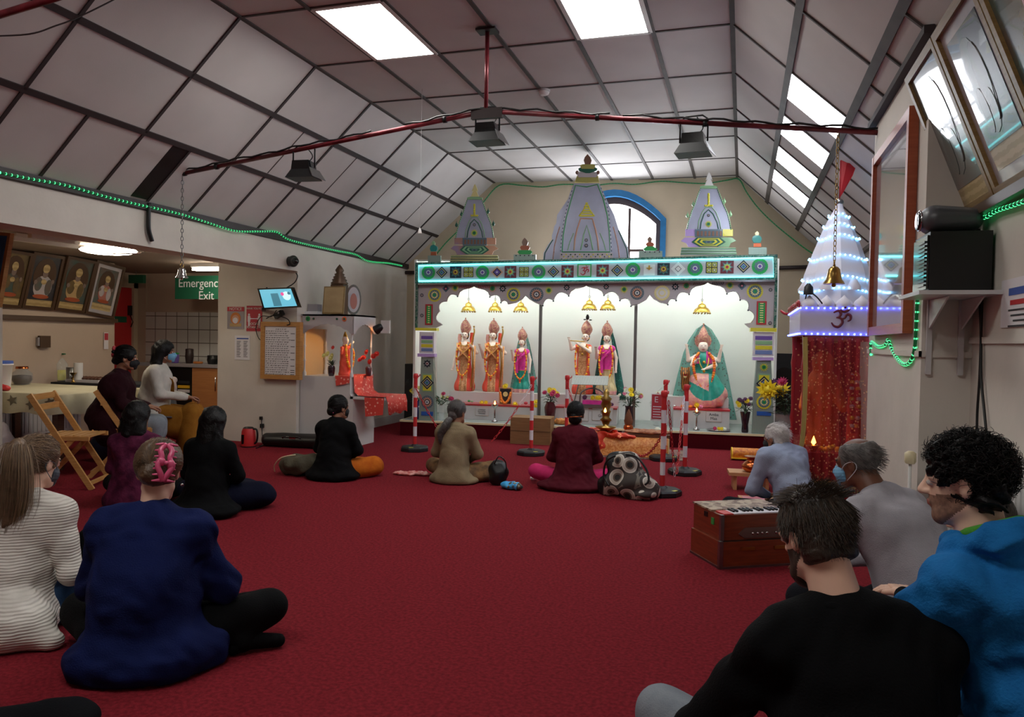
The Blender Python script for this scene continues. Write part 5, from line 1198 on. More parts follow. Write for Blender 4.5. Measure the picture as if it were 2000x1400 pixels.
# television
mat('screen', '#5fa3b8', .3, emit=.55, ecol='#63b2c6', kind='noise', color2='#3f8aa6', vscale=5)
P_ = [onw(504.5, 563.5, 7.75), onw(572.5, 561, 7.75), onw(586.5, 600, 7.75), onw(516, 604, 7.75)]
M, w, h = basis(P_[3], P_[2], P_[0]); M = Matrix.Translation((0, 0, 0)) @ M
t = thing('television', 'small tilted flat television above the notice board', 'television'); v = [M.inverted() @ p for p in P_]
b = mb('blackgl', M); q = [(p.x, p.z) for p in v]; b.prism(q, -.02, .03); b.build('case', t)
cx_ = sum(p[0] for p in q)/4; cz_ = sum(p[1] for p in q)/4; qi = [(cx_+(x-cx_)*.9, cz_+(z-cz_)*.86) for x, z in q]
mat('screenpic', '#5fa3b8', .3, emit=.5, ecol='#5fb0c8'); mat('scrpink', '#d84a8a', .3, emit=.5, ecol='#d84a8a'); mat('scrpale', '#b8dce0', .3, emit=.6, ecol='#b8dce0'); mat('scrdk', '#3f7f94', .3, emit=.35, ecol='#3f7f94')
b = mb('screenpic', M); b.prism(qi, -.024, -.018); b.mat('scrdk').prism([(cx_-.08, cz_+.06), (cx_+.02, cz_+.06), (cx_+.03, cz_-.1), (cx_-.08, cz_-.1)], -.026, -.02); b.mat('scrpale').disc((cx_+.13, cz_+.02), .055, -.027, -.02, 12); b.mat('scrpink').disc((cx_+.08, cz_+.045), .022, -.029, -.02, 10); b.mat('scrdk').disc((cx_+.17, cz_+.05), .02, -.029, -.02, 8); b.build('screen', t)
b = mb('roddark'); b.bar(onw(521, 585, 7.80), onw(521, 562, 7.96), .02); b.bar(onw(515, 603, 7.80), onw(515, 606, 7.97), .05, .03); b.build('wall_bracket', t)
b = mb('black'); b.tube(catmull([onw(560, 562, 7.85), onw(575, 552, 7.9), onw(581, 540, 7.92), onw(578, 533, 7.94)], 6), .007, 5); b.tube(catmull([onw(540, 606, 7.85), onw(530, 618, 7.9), onw(510, 618, 7.92), onw(500, 640, 7.95), onw(505, 660, 7.96), onw(511, 664, 7.96)], 6), .005, 5); tag(b.build('television_lead'), 'black leads around the small television', 'cable')
t = thing('plug_block', 'black plug block and adaptors below the television', 'plug'); a = onw(545, 614, 7.93); b = mb('black', Matrix.Translation(a) @ Matrix.Rotation(-.5, 4, 'Y')); b.box(-.06, .06, -.03, .03, -.03, .03); b.build('block', t); b = mb('whitep', Matrix.Translation(a) @ Matrix.Rotation(-.5, 4, 'Y')); b.box(.01, .03, -.034, -.03, .0, .02); b.build('plug', t)
b = mb('black'); b.tube(catmull([onw(520, 622, 7.9), onw(535, 616, 7.9), onw(560, 622, 7.9), onw(566, 632, 7.9), onw(560, 635, 7.9)], 6), .006, 5); b.build('lead', t)
# security camera on the header
t = thing('security_camera', 'black dome security camera on the white header', 'camera'); p = at(573, 510, x=-5.13); S = Solid(); S.ell((p.x, p.y, p.z), (.06, .055, .07), .01); S.cap((p.x+.02, p.y-.02, p.z), (p.x+.08, p.y-.08, p.z-.01), .045, .042, .02); S.cap((-5.2, p.y+.02, p.z), (p.x, p.y, p.z), .06, .05, .02); V, Q = S.mesh(.009); solid_obj('housing', [(V, Q, 0)], ['black'], t)
mb('blackgl').ball((p.x+.098, p.y-.10, p.z-.012), .028).build('lens', t)
b = mb('black'); b.tube(catmull([at(291, 397, x=-5.17), at(290, 430, x=-5.17), at(291, 450, x=-5.17), at(297, 471, x=-5.17)], 6), .02, 7); tag(b.build('hanging_cable'), 'thick black cable hanging over the white header', 'cable')
# emergency exit sign (hangs in the annexe)
Ye = 8.6; a, c = at(343, 539, y=Ye), at(428, 584, y=Ye); t = thing('exit_sign', 'large green Emergency Exit sign in the annexe', 'sign'); b = mb('signgreen'); b.box(a.x, c.x+.25, Ye-.01, Ye+.01, c.z, a.z); b.build('board', t)
text('sign_text', 'Emergency', (a.x+.42, Ye-.013, a.z-.105), (PI/2, 0, 0), .165, 'whitep', t); text('sign_text', 'Exit', (a.x+.52, Ye-.013, a.z-.275), (PI/2, 0, 0), .165, 'whitep', t)
b = mb('steel'); b.tube([(a.x+.1, Ye, a.z), (a.x+.1, Ye, 2.25)], .004, 4); b.build('hanger', t)
p = at(268, 545, y=8.9); t = thing('exit_light', 'small green exit light box near the red door', 'sign', p); mb('signgreen').box(-.13, .13, -.03, .03, -.06, .06).build('box', t); mb('steel').tube([(-.02, 0, .06), (-.02, 0, 2.24-p.z)], .004, 4).build('hanger', t)
# leaning pictures on the annexe wall
XA = -7.99
def apic(u0, u1, vt0, vb0, vt1, vb1, *a, **k):
    bl = at(u0, vb0, x=XA); br = at(u1, vb1, x=XA); tr = None
    t_ = at(1, 1, y=1); 
    # lean: top corner keeps its y
    tl = at(k.pop('ut'), vt0, y=bl.y); return picture(bl, br, tl, 'frameold', *a, **k)
g_ = 'pictures leaning out from the annexe wall'
apic(163, 219, 506, 611, 518, 622, 'rightmost leaning picture of the annexe wall, figure in coral robes', 'artbg', ('artpink', 'artpale'), 'artpale', ut=187, group=g_, fw=.035)
apic(103, 161, 498, 604, 505, 611, 'annexe wall picture with a cream crowned figure above a red seat', 'artgreen', ('tan', 'artochre'), None, ut=130, group=g_, fw=.035)
apic(39, 101, 490, 600, 497, 605, 'dark annexe wall picture of a large crowned face', 'artdark', ('artpale', 'artbg'), None, ut=63, group=g_, fw=.035)
apic(-22, 37, 484, 596, 490, 601, 'ochre and green annexe wall picture beside the dark one', 'artochre', ('artgreen', 'artochre'), None, ut=4, group=g_, fw=.035)
bl = at(-60, 640, x=-5.75); br = at(2, 600, x=-5.75); tl = at(-40, 440, y=bl.y+.02)
mat('bluepic', '#1f5a8a', .4, var=.2, vscale=6)
bz = at(0, 560, x=-6.6); t = thing('framed_picture', 'blue picture in a wooden frame at the far left edge', 'picture'); p0, p1, p2, p3 = at(-70, 600, y=5.0), at(-4, 600, y=5.0), at(20, 455, y=5.0), at(-60, 448, y=5.0)
b = mb('oak'); q = [(p.x, p.z) for p in (p0, p1, p2, p3)]; b.prism(q, 5.0, 5.04); b.build('frame', t); b = mb('bluepic'); q = [(p.x, p.z) for p in (p0, at(-10, 595, y=5.0), at(14, 461, y=5.0), at(-60, 455, y=5.0))]; b.prism(q, 4.99, 5.0); b.build('painting', t)
b = mb('wall'); a = at(5, 600, y=5.25); b.box(a.x-.5, a.x, 5.05, 5.25, 0, 2.25); struct(b, 'wall_pier')
b = mb('frameold'); b.box(XA-.0, XA+.05, 4.5, 8.0, at(100, 618, x=XA).z-.05, at(100, 618, x=XA).z); tag(b.build('picture_rail'), 'dark rail under the annexe pictures', 'rail')
p = at(84, 667, x=XA); t = thing('thermostat', 'small brown box on the annexe wall', 'switch', p); mb('frameold').box(0, .04, -.07, .07, -.07, .07).build('box', t); mb('grey').box(.0, .03, -.09, -.07, -.05, .05).build('side', t)
p = at(207, 664, x=XA); t = thing('fire_notice', 'narrow red and white notice on the annexe wall end', 'notice', p); mb('paper').box(0, .005, -.035, .035, -.12, .1).build('sheet', t); mb('poster_red').box(.005, .007, -.03, .03, .0, .09).build('heading', t)
# tiled splashback, kitchen unit
def bricktile():
    m = bpy.data.materials.new('tiles'); m.use_nodes = True; nt = m.node_tree; bs = nt.nodes['Principled BSDF']; bs.inputs['Roughness'].default_value = .2
    tc = nt.nodes.new('ShaderNodeTexCoord'); mp = nt.nodes.new('ShaderNodeMapping'); mp.inputs['Rotation'].default_value = (PI/2, 0, 0); bk = nt.nodes.new('ShaderNodeTexBrick'); bk.offset = 0; bk.inputs['Scale'].default_value = 1; bk.inputs['Brick Width'].default_value = .2; bk.inputs['Row Height'].default_value = .2; bk.inputs['Mortar Size'].default_value = .006
    bk.inputs['Color1'].default_value = (*hexc('#c9c7c4'), 1); bk.inputs['Color2'].default_value = (*hexc('#d2d0cc'), 1); bk.inputs['Mortar'].default_value = (*hexc('#6d655e'), 1)
    nt.links.new(tc.outputs['Object'], mp.inputs['Vector']); nt.links.new(mp.outputs['Vector'], bk.inputs['Vector']); nt.links.new(bk.outputs['Color'], bs.inputs['Base Color']); MATS['tiles'] = m
bricktile()
b = mb('tiles'); b.box(-8.78, -6.36, 9.38, 9.4, .9, 1.66); struct(b, 'trim_9')
t = thing('kitchen_cabinet', 'wood effect kitchen cabinet with dark worktop beyond the wall', 'cabinet'); mb('cabinet').box(-7.35, -6.37, 8.72, 9.36, .08, .87).build('body', t)
for x0, x1 in ((-7.34, -6.86), (-6.85, -6.38)): d = mb('cabinet').box(x0, x1, 8.70, 8.72, .1, .86).build('door', t); mb('chrome').tube([(x0+.4, 8.685, .55), (x0+.4, 8.685, .75)], .008, 6).build('handle', d)
mb('grey').box(-8.4, -6.36, 8.68, 9.37, .87, .91).build('worktop', t); t['label'] = 'wood effect kitchen cabinet under the tiles'
t = thing('shelf_unit', 'dark open shelf of striped boxes left of the kitchen cabinet', 'shelf'); mb('black').box(-8.0, -7.38, 8.75, 9.3, 0, .86).build('carcass', t)
for k in range(4): mb(['green', 'paper', 'mariy', 'ink'][k]).box(-7.6, -7.42, 8.72, 8.75, .45+k*.06, .49+k*.06).build('stored_box', t)
for i, (x, m, r, h, l) in enumerate(((-7.85, 'o_purple', .06, .14, 'purple pot on the kitchen worktop'), (-7.6, 'roddark', .06, .2, 'dark tall jar on the kitchen worktop'), (-7.45, 'orangep', .07, .03, 'orange dish on the kitchen worktop'), (-7.2, 'black', .08, .12, 'black lidded pan on the kitchen worktop'), (-7.0, 'o_teal', .07, .09, 'teal bowl on the kitchen worktop'), (-6.82, 'ink', .06, .08, 'small black box on the kitchen worktop'), (-6.65, 'glass', .035, .17, 'clear bottle at the end of the kitchen worktop'))):
    t = thing('kitchen_pot', l, 'pot', (x, 8.95, .91), 0, 'odds and ends on the kitchen worktop'); mb(m).lathe([(r*.8, 0), (r, h*.5), (r*.9, h*.9), (r*.4, h)], (0, 0, 0), 14).build('body', t); mb(m if i else 'o_green').lathe([(r*.95, h*.9), (r*.9, h*1.05), (.01, h*1.08)], (0, 0, 0), 14).build('lid', t)
# dining table with cloth, far table with kitchen things
mat('tcloth', '#cdc5a8', .7, kind='noise', color2='#c2b998', vscale=5, bump=.1); mat('clothfl', '#77705c', .7)
t = thing('table', 'brown wooden table under a floral cloth at the left edge', 'table')
tx1, ty0, ty1 = -6.15, 5.5, 6.6
mb('darkwood').box(-8.0, tx1-.05, ty0+.05, ty1-.05, .60, .715).build('apron', t); mb('darkwood').box(-8.0, tx1, ty0, ty1, .70, .73).build('top', t)
for x, y in ((tx1-.12, ty0+.1), (tx1-.12, ty1-.1), (-7.9, ty0+.1), (-7.9, ty1-.1)): mb('darkwood').box(x-.035, x+.035, y-.035, y+.035, 0, .60).build('leg', t)
b = mb('tcloth'); N = 40; vs = []
pts = [(-7.98, ty0-.01)]+[(-7.98+(tx1+.0+7.98)*k/20, ty0-.012+.008*math.sin(k*1.7)) for k in range(1, 20)]+[(tx1+.01, ty0-.01)]+[(tx1+.015+.01*math.sin(k*2.), ty0+(ty1-ty0)*k/14) for k in range(1, 15)]
for i, (x, y) in enumerate(pts): vs += [(min(x, tx1), max(y, ty0), .737), (x, y, .73), (x+(.01 if i > 20 else 0), y-(.012 if i <= 20 else 0), .545+.012*math.sin(i*1.3))]
b.add(vs, [(i*3+j, i*3+j+1, i*3+j+4, i*3+j+3) for i in range(len(pts)-1) for j in range(2)], True); b.box(-7.98, tx1, ty0, ty1, .731, .737)
for k in range(6): x = -7.4+k*.235; b.mat('clothfl').prism([(x+.07*math.cos(a)*(1 if q % 2 else .45), .635+.055*math.sin(a)*(1 if q % 2 else .45)+.03*(k % 2)) for q, a in enumerate([2*PI*j/10 for j in range(10)])], ty0-.032, ty0-.028)
tag(b.build('tablecloth'), 'cream tablecloth with grey flowers over the wooden table', 'tablecloth')
t = thing('table', 'second table under a dark patterned cloth behind the seated women', 'table'); mb('ink').box(-7.9, -6.75, 6.95, 7.6, .70, .73).build('top', t); b = MB()
for k in range(28): b.mat(['paper', 'black', 'black', 'paper', 'poster_red'][k*7 % 5]).box(-7.9+k*.04, -7.86+k*.04, 6.93, 6.95, .64+(k % 2)*.03, .70)
b.build('cloth_edge', t)
for x, y in ((-6.8, 7.0), (-6.8, 7.55), (-7.8, 7.0)): mb('steel').tube([(x, y, 0), (x, y, .7)], .015, 8).build('leg', t)
def at2(u, z, y): p = at(u, 700, y=y); return (p.x, y, z)
t = thing('bucket', 'white bucket with blue lid at the left edge of the cloth table', 'bucket', at2(0, .74, 5.75)); mb('whitep').lathe([(.09, 0), (.11, .24), (.118, .24), (.118, .255), (.11, .26)], (0, 0, 0), 24).build('body', t); mb('inkblue').lathe([(.115, .255), (.115, .285), (.0, .29)], (0, 0, 0), 24).build('lid', t)
t = thing('red_bag', 'small red plastic bag on the floral cloth', 'bag', at2(2, .738, 5.6)); S = Solid(); S.ell((0, 0, .03), (.1, .06, .035), .01); V, Q = S.mesh(.01, wob(.006, 60), zmin=0); solid_obj('bag', [(V, Q, 0)], ['redp'], t)
t = thing('glass_jar', 'round glass jar of brown sweets on the far table', 'jar', at2(43, .74, 6.35)); mb('glassp').lathe([(.08, 0), (.105, .05), (.105, .12), (.06, .16), (.06, .18)], (0, 0, 0), 20).build('glass', t); mb('darkwood').lathe([(.07, .005), (.095, .05), (.09, .1), (.0, .11)], (0, 0, 0), 14).build('contents', t); mb('copper').lathe([(.065, .175), (.06, .2), (.0, .2)], (0, 0, 0), 14).build('lid', t)
t = thing('oil_bottle', 'large clear bottle of yellow oil with a green cap', 'bottle', at2(116, .731, 7.2)); mb('glass').lathe([(.09, 0), (.095, .2), (.05, .27), (.03, .31)], (0, 0, 0), 20).build('bottle', t); mb('o_yellow').lathe([(.082, .005), (.085, .13), (0, .13)], (0, 0, 0), 16).build('oil', t); mb('green').lathe([(.04, .30), (.04, .34), (0, .34)], (0, 0, 0), 12).build('cap', t); mb('green').box(0, .09, -.01, .01, .32, .335).build('handle', t)
t = thing('cup', 'stack of steel cups beside the paper roll', 'cup', at2(137, .731, 7.15)); mb('steel').lathe([(.04, 0), (.045, .17), (.04, .17)], (0, 0, 0), 16).build('cup', t)
t = thing('paper_roll', 'white kitchen paper roll standing on the far table', 'roll', at2(153, .731, 7.1)); mb('white').lathe([(.05, 0), (.05, .23)], (0, 0, 0), 20).build('roll', t); mb('grey').lathe([(.018, .23), (.018, .232)], (0, 0, 0), 10).build('core', t)
t = thing('brass_lamp', 'little brass lamp in front of the paper roll', 'lamp', at2(143, .731, 7.02)); mb('brass').lathe([(.03, 0), (.01, .02), (.01, .08), (.04, .11), (.045, .115)], (0, 0, 0), 12).build('lamp', t)
t = thing('food_tray', 'long dish of food on the far table', 'tray', at2(180, .731, 7.2)); mb('whitep').box(-.25, .25, -.15, .15, 0, .03).build('dish', t); b = mb('darkwood')
for k in range(16): b.ball((-.2+(k % 8)*.055, -.07+(k//8)*.12, .04), (.035, .04, .025), 7, 5)
lab(b.build('food', t), 'brown pieces of food')
for i, (y0, y1, l) in enumerate(((5.7, 6.5, 'white radiator under the annexe pictures, nearer one'), (6.6, 7.4, 'white radiator under the annexe pictures, farther one'))):
    t = thing('radiator', l, 'radiator', (-7.94, (y0+y1)/2, .12)); b = mb('whiteg'); b.box(-.03, .02, -(y1-y0)/2, (y1-y0)/2, 0, .45)
    for k in range(14): y = -(y1-y0)/2+.02+k*.056; b.box(.02, .03, y, y+.03, .03, .42)
    b.build('panel', t)
# folding chairs
def folding_chair(loc, rz, label):
    t = thing('folding_chair', label, 'chair', loc, rz, 'slatted beech folding chairs')
    # faces +y; long back legs lean back
    for s in (-.2, .2):
        mb('beech').bar((s, .30, 0), (s, -.20, .80), .022, .045).build('long_leg', t)
        mb('beech').bar((s*.88, -.26, 0), (s*.88, .16, .45), .022, .04).build('short_leg', t)
    mb('beech').bar((-.2, -.185, .775), (.2, -.185, .775), .02, .05).build('top_rail', t); mb('beech').bar((-.2, -.15, .69), (.2, -.15, .69), .02, .05).build('back_rail', t)
    for k in range(6): y = -.12+k*.065; mb('beech').box(-.185, .185, y, y+.05, .435+.0*k, .455).build('seat_slat', t)
    mb('beech').box(-.2, -.178, -.14, .27, .415, .45).build('seat_side', t); mb('beech').box(.178, .2, -.14, .27, .415, .45).build('seat_side', t)
    mb('beech').bar((-.2, .27, .05), (.2, .27, .05), .02, .03).build('front_stretcher', t); mb('beech').bar((-.17, -.235, .05), (.17, -.235, .05), .02, .03).build('rear_stretcher', t)
    return t
p = at(118, 905, z=0)
c1 = folding_chair((-5.58, 5.06, 0), math.radians(-66), 'empty beech folding chair nearest the camera at the left')
c2 = dup(c1, Vector((-5.56, 5.68, 0)), math.radians(-56), 'beech folding chair carrying the person in the maroon shawl')
def grey_chair(loc, rz, label):
    t = thing('stacking_chair', label, 'chair', loc, rz)
    S = Solid(); S.cap((-.18, 0, .44), (.18, 0, .44), .012, None, .01); V = None
    b = mb('greyplast'); n = 8
    prof = [(.24, .445), (.18, .45), (0, .435), (-.16, .44), (-.21, .50), (-.235, .62), (-.25, .80)]
    vs = []
    for (y, z) in prof:
        for k in range(n+1): x = -.22+.44*k/n; e = (abs(x)/.22)**2*.03; vs.append((x, y, z+e if z < .5 else z-(.03 if abs(x) > .2 and z > .75 else 0)))
    b.add(vs, [(i*(n+1)+k, i*(n+1)+k+1, (i+1)*(n+1)+k+1, (i+1)*(n+1)+k) for i in range(len(prof)-1) for k in range(n)], True)
    o = b.build('shell', t); m = o.modifiers.new('s', 'SOLIDIFY'); m.thickness = .012
    for s in (-1, 1):
        for q in (-1, 1): mb('steel').tube([(s*.15, q*.12, .43), (s*.2, q*.2, 0)], .011, 8).build('leg', t)
    return t
g1 = grey_chair((-6.0, 6.98, 0), math.radians(-78), 'grey plastic chair with a pale jacket over its back')
S = Solid(); S.cap((-.18, -.22, .80), (.18, -.22, .80), .04, .04, .03); S.cap((-.17, -.26, .78), (-.17, -.28, .45), .035, .04, .03); S.cap((0, -.27, .78), (0, -.29, .45), .035, .04, .04); S.cap((.17, -.26, .78), (.17, -.28, .45), .035, .04, .03); S.cap((-.1, -.18, .78), (-.1, -.16, .60), .03, .03, .03); S.cap((.1, -.18, .78), (.1, -.16, .60), .03, .03, .03)
mat('jacketp', '#b5a49c', .8, var=.06, vscale=8)
V, Q = S.mesh(.012, wob(.006, 40)); o = solid_obj('jacket', [(V, Q, 0)], ['jacketp'], None); o.location = g1.location; o.rotation_euler = g1.rotation_euler; tag(o, 'pale pinkish jacket hung over the grey chair', 'jacket')
# bags at the left edge
mat('redsequin', '#8e2a14', .5, kind='dots', color2='#e0803a', vscale=30); mat('plasticw', '#b5a8aa', .35, alpha=.75)
p = at(10, 870, z=.0); S = Solid(); S.ell((-6.95, 5.15, .16), (.34, .3, .26), .05); S.ell((-7.1, 5.25, .3), (.2, .2, .15), .1); V, Q = S.mesh(.02, wob(.02, 22, 4), zmin=0); tag(solid_obj('red_cloth', [(V, Q, 0)], ['redsequin'], None), 'red sequined cloth bundled in a bag at the left edge', 'cloth')
S = Solid(); S.ell((-6.75, 5.3, .22), (.22, .18, .28), .05); V, Q = S.mesh(.02, wob(.02, 26, 5), zmin=0); tag(solid_obj('plastic_bag', [(V, Q, 0)], ['plasticw'], None), 'translucent white plastic bag behind the red sequined cloth', 'bag')
S = Solid(); S.ell((-6.2, 6.25, .14), (.35, .2, .16), .05); V, Q = S.mesh(.02, wob(.02, 22, 6), zmin=0); mat('navybag', '#141a3a', .6); tag(solid_obj('storage_bag', [(V, Q, 0)], ['navybag'], None), 'dark blue bag stored under the tables', 'bag')
# ================================================================ white side shrine against the left wall
mat('redsheer', '#d8453c', .5, alpha=.93, kind='dots', color2='#f0b0a0', vscale=22)
t = thing('side_shrine', 'white stepped stand carrying a small arched canopy against the left wall', 'shrine')
sx0, sy0, sy1 = -5.19, 8.05, 8.60; ztop = at(640, 735, y=sy0).z; xs1 = at(689, 800, y=sy0).x; zstep = at(700, 775, y=sy0).z; xu = at(684, 735, y=sy0).x
b = mb('whiteg'); b.prism([(sx0, 0), (xs1, 0), (xs1, zstep), (xu+.02, zstep), (xu, zstep+.03), (xu, ztop), (sx0, ztop)], sy0, sy1); b.build('stand', t)
xp = at(757, 775, y=sy0+.1).x; b = mb('whiteg'); b.box(xu, xp, sy0, sy1, zstep-.03, zstep); b.build('shelf', t)
# red sheer cloth over top, step and shelf front
b = mb('redsheer'); prof = [(xu-.22, ztop+.012), (xu+.012, ztop+.014), (xu+.02, (ztop+zstep)/2), (xu+.035, zstep+.05), (xu+.09, zstep+.012), (xp+.01, zstep+.014), (xp+.03, zstep-.06), (xp+.04, zstep-.20)]
vs = []; ny = 10; ya, yb = sy0+.05, sy1+.02
for i, (x, z) in enumerate(prof):
    for k in range(ny+1): vs.append((x+.008*math.sin(k*2.1+i), ya+(yb-ya)*k/ny, z-(.015*math.sin(k*1.3) if i == 7 else 0)))
b.add(vs, [(i*(ny+1)+k, i*(ny+1)+k+1, (i+1)*(ny+1)+k+1, (i+1)*(ny+1)+k) for i in range(len(prof)-1) for k in range(ny)], True)
x0_ = at(700, 780, y=sy0-.01).x
b.add([(x0_+.08, sy0-.012, zstep-.0), (xp+.01, sy0-.012, zstep), (xp+.0, sy0-.02, zstep-.20), (x0_+.10, sy0-.02, zstep-.23)], [(0, 1, 2, 3)]); b.add([(xu-.20, sy0-.012, ztop+.012), (xu, sy0-.012, ztop+.012), (xu, sy0-.02, ztop-.07), (xu-.18, sy0-.02, ztop-.11)], [(0, 1, 2, 3)]); b.add([(xu-.20, sy0-.012, ztop+.012), (xu, sy0-.012, ztop+.012), (xu, sy0+.1, ztop+.014), (xu-.20, sy0+.1, ztop+.014)], [(0, 1, 2, 3)]); b.add([(x0_+.08, sy0-.012, zstep+.013), (xp+.01, sy0-.012, zstep+.013), (xp+.01, sy0+.1, zstep+.013), (x0_+.08, sy0+.1, zstep+.013)], [(0, 1, 2, 3)])
o = b.build('red_cloth'); m = o.modifiers.new('s', 'SOLIDIFY'); m.thickness = .003; tag(o, 'sheer red cloth draped over the steps of the side shrine', 'cloth')
# canopy on four posts
zr0, zr1 = at(640, 642, y=sy0).z, at(640, 617, y=sy0).z; xr = at(687, 640, y=sy0).x
for x, y in ((sx0+.04, sy0+.03), (xr-.01, sy0+.03), (sx0+.04, sy1-.03), (xr-.01, sy1-.03)):
    hgt = zr0-ztop; mb('whiteg').lathe([(.022, 0), (.022, .04), (.012, .06), (.011, hgt*.3), (.018, hgt*.33), (.011, hgt*.36), (.011, hgt*.6), (.018, hgt*.63), (.011, hgt*.66), (.012, hgt-.03), (.02, hgt)], (x, y, ztop), 10).build('post', t)
def archpanel(T, w, z0, z1):
    n = 24; out = [(0, z1), (0, z0-.06), (.04, z0-.06)]
    for k in range(n+1):
        q = k/n; x = .04+(w-.08)*q; z = z0-.05+.10*math.sin(PI*q)+.014*abs(math.sin(PI*q*7)); out.append((x, z))
    out += [(w, z0-.06), (w, z1)]; b = mb('facade', T); b.prism(out, 0, .015); return b
archpanel(Matrix.Translation((sx0+.02, sy0, 0)), xr-sx0-.0, zr0, zr1+.02).build('arch_panel', t)
archpanel(Matrix.Translation((xr+.03, sy0, 0)) @ Matrix.Rotation(PI/2, 4, 'Z'), sy1-sy0, zr0, zr1+.02).build('arch_panel', t)
mb('facade').box(sx0, xr+.03, sy0, sy1, zr1+.0, zr1+.02).build('roof', t)
for k, (x, m) in enumerate(((sx0+.1, 'o_green'), (sx0+.18, 'o_red'), (xr-.20, 'o_brown'), (xr-.1, 'o_orange'))):
    b = mb(m); b.disc((x, zr1-.035), .035 if k in (0, 3) else .016, sy0-.006, sy0, 12, .3); b.mat('o_dgreen').disc((x, zr1-.035), .014, sy0-.009, sy0, 8); b.build('medallion', t)
mat('peachboard', '#d0a878', .6); mb('peachboard').box(sx0, sx0+.012, sy0+.04, sy1, ztop, zr0).build('back_board', t)
mat('garl', '#e87a2a', .5)
# statue in it: faces into the room
t = thing('small_statue', 'small garlanded statue lit warmly in the side shrine', 'statue', (xr-.20, sy0+.20, ztop), PI/2*.8)
S = Solid(); S.cap((0, 0, .02), (0, 0, .30), .075, .055, .03); S.cap((0, 0, .30), (0, 0, .38), .055, .03, .02); S.ell((0, -.01, .44), (.036, .04, .05), .01); S.cap((-.05, 0, .35), (-.1, -.05, .28), .02, .016, .01); S.cap((.05, 0, .35), (.11, -.02, .42), .02, .016, .01); S.cap((0, 0, .46), (0, 0, .54), .035, .01, .01)
V, Q = S.mesh(.008, wob(.003, 80)); solid_obj('figure', [(V, Q, 0)], ['redcl', 'marble', 'gold'], t, lambda C, mi: np.where(C[:, 2] > .485, 2, np.where(C[:, 2] > .385, 1, 0)))
g = MB()
for i, p in enumerate(catmull([(-.04, -.06, .38), (-.06, -.09, .28), (-.04, -.10, .16), (0, -.11, .10), (.04, -.10, .16), (.06, -.09, .28), (.04, -.06, .38)], 5)): g.mat(['mariy', 'mari', 'mari'][i % 3]).ball(tuple(p), .016, 8, 5)
g.build('garland', t)
t = thing('clip_lamp', 'clip-on spotlight shining into the side shrine', 'lamp', (xr+.14, sy1-.12, zr0+.02)); mb('black', Matrix.Rotation(math.radians(60), 4, 'Y')).lathe([(.06, -.05), (.05, .03), (.03, .06)], (0, 0, 0), 14).build('shade', t); mb('flame', Matrix.Rotation(math.radians(60), 4, 'Y')).ball((0, 0, -.035), (.04, .04, .02)).build('bulb', t); mb('whiteg').box(.03, .15, -.01, .02, -.06, .1).build('clip', t)
L = bpy.data.lights.new('spot', 'SPOT'); L.energy = 14; L.color = (1, .62, .25); L.spot_size = 1.5; L.shadow_soft_size = .03; lo = bpy.data.objects.new('spot_beam', L); COL.objects.link(lo); lo.parent = t; lo.location = (-.04, 0, -.03); lo.rotation_euler = Vector((-.3, -.12, -.30)).to_track_quat('-Z', 'Y').to_euler()
# things on the canopy roof
fr = at(630, 613, y=sy0+.05); t = thing('framed_print', 'tan framed print leaning on the roof of the side shrine', 'picture'); q = [at(630, 613, y=sy0+.06), at(671, 613, y=sy0+.06), at(676, 559, y=sy0+.14), at(634, 560, y=sy0+.14)]
M, w, h = basis(q[0], q[1], q[3]); mat('tanprint', '#b39a72', .6, kind='noise', color2='#a88f68', vscale=9); mb('framegold', M).box(0, w, -.01, .01, 0, h).build('frame', t); mb('tanprint', M).box(.015, w-.015, -.014, -.01, .015, h-.015).build('print', t)
p = at(663, 556, y=sy0+.28); t = thing('spire_ornament', 'turned brown ringed spire on the side shrine roof', 'ornament', (p.x, p.y, zr1+.02)); mat('bronze', '#5a4230', .4, metal=.4); zz = p.z-zr1-.02
mb('bronze').box(-.09, .09, -.06, .06, 0, zz).build('block', t); mb('bronze').lathe([(.10, zz), (.11, zz+.02), (.085, zz+.04), (.095, zz+.06), (.07, zz+.075), (.08, zz+.095), (.055, zz+.11), (.065, zz+.13), (.04, zz+.145), (.055, zz+.18), (.03, zz+.22), (.001, zz+.255)], (0, 0, 0), 18).build('spire', t)
p = at(690, 590, y=sy0+.40); t = thing('round_plaque', 'oval painted plate standing behind the tan print', 'ornament', (p.x-.0, p.y, zr1+.02)); b = mb('artbg', Matrix.Rotation(.8, 4, 'Z')); b.prism([(.10*math.cos(a), .20+.19*math.sin(a)) for a in [2*PI*k/24 for k in range(24)]], -.01, .01); b.mat('artpale').prism([(.08*math.cos(a), .20+.16*math.sin(a)) for a in [2*PI*k/24 for k in range(24)]], -.013, .01); b.mat('artpink').prism([(.045*math.cos(a), .18+.10*math.sin(a)) for a in [2*PI*k/24 for k in range(24)]], -.016, .01); b.build('plate', t)
p = at(612, 602, y=sy0+.2); t = thing('small_box', 'grey box on a stack of papers on the side shrine roof', 'box', (p.x, p.y, zr1+.02)); mb('paper').box(-.12, .12, -.1, .1, 0, .04).build('papers', t); mb('grey').box(-.05, .09, -.05, .05, .04, .13).build('box', t)
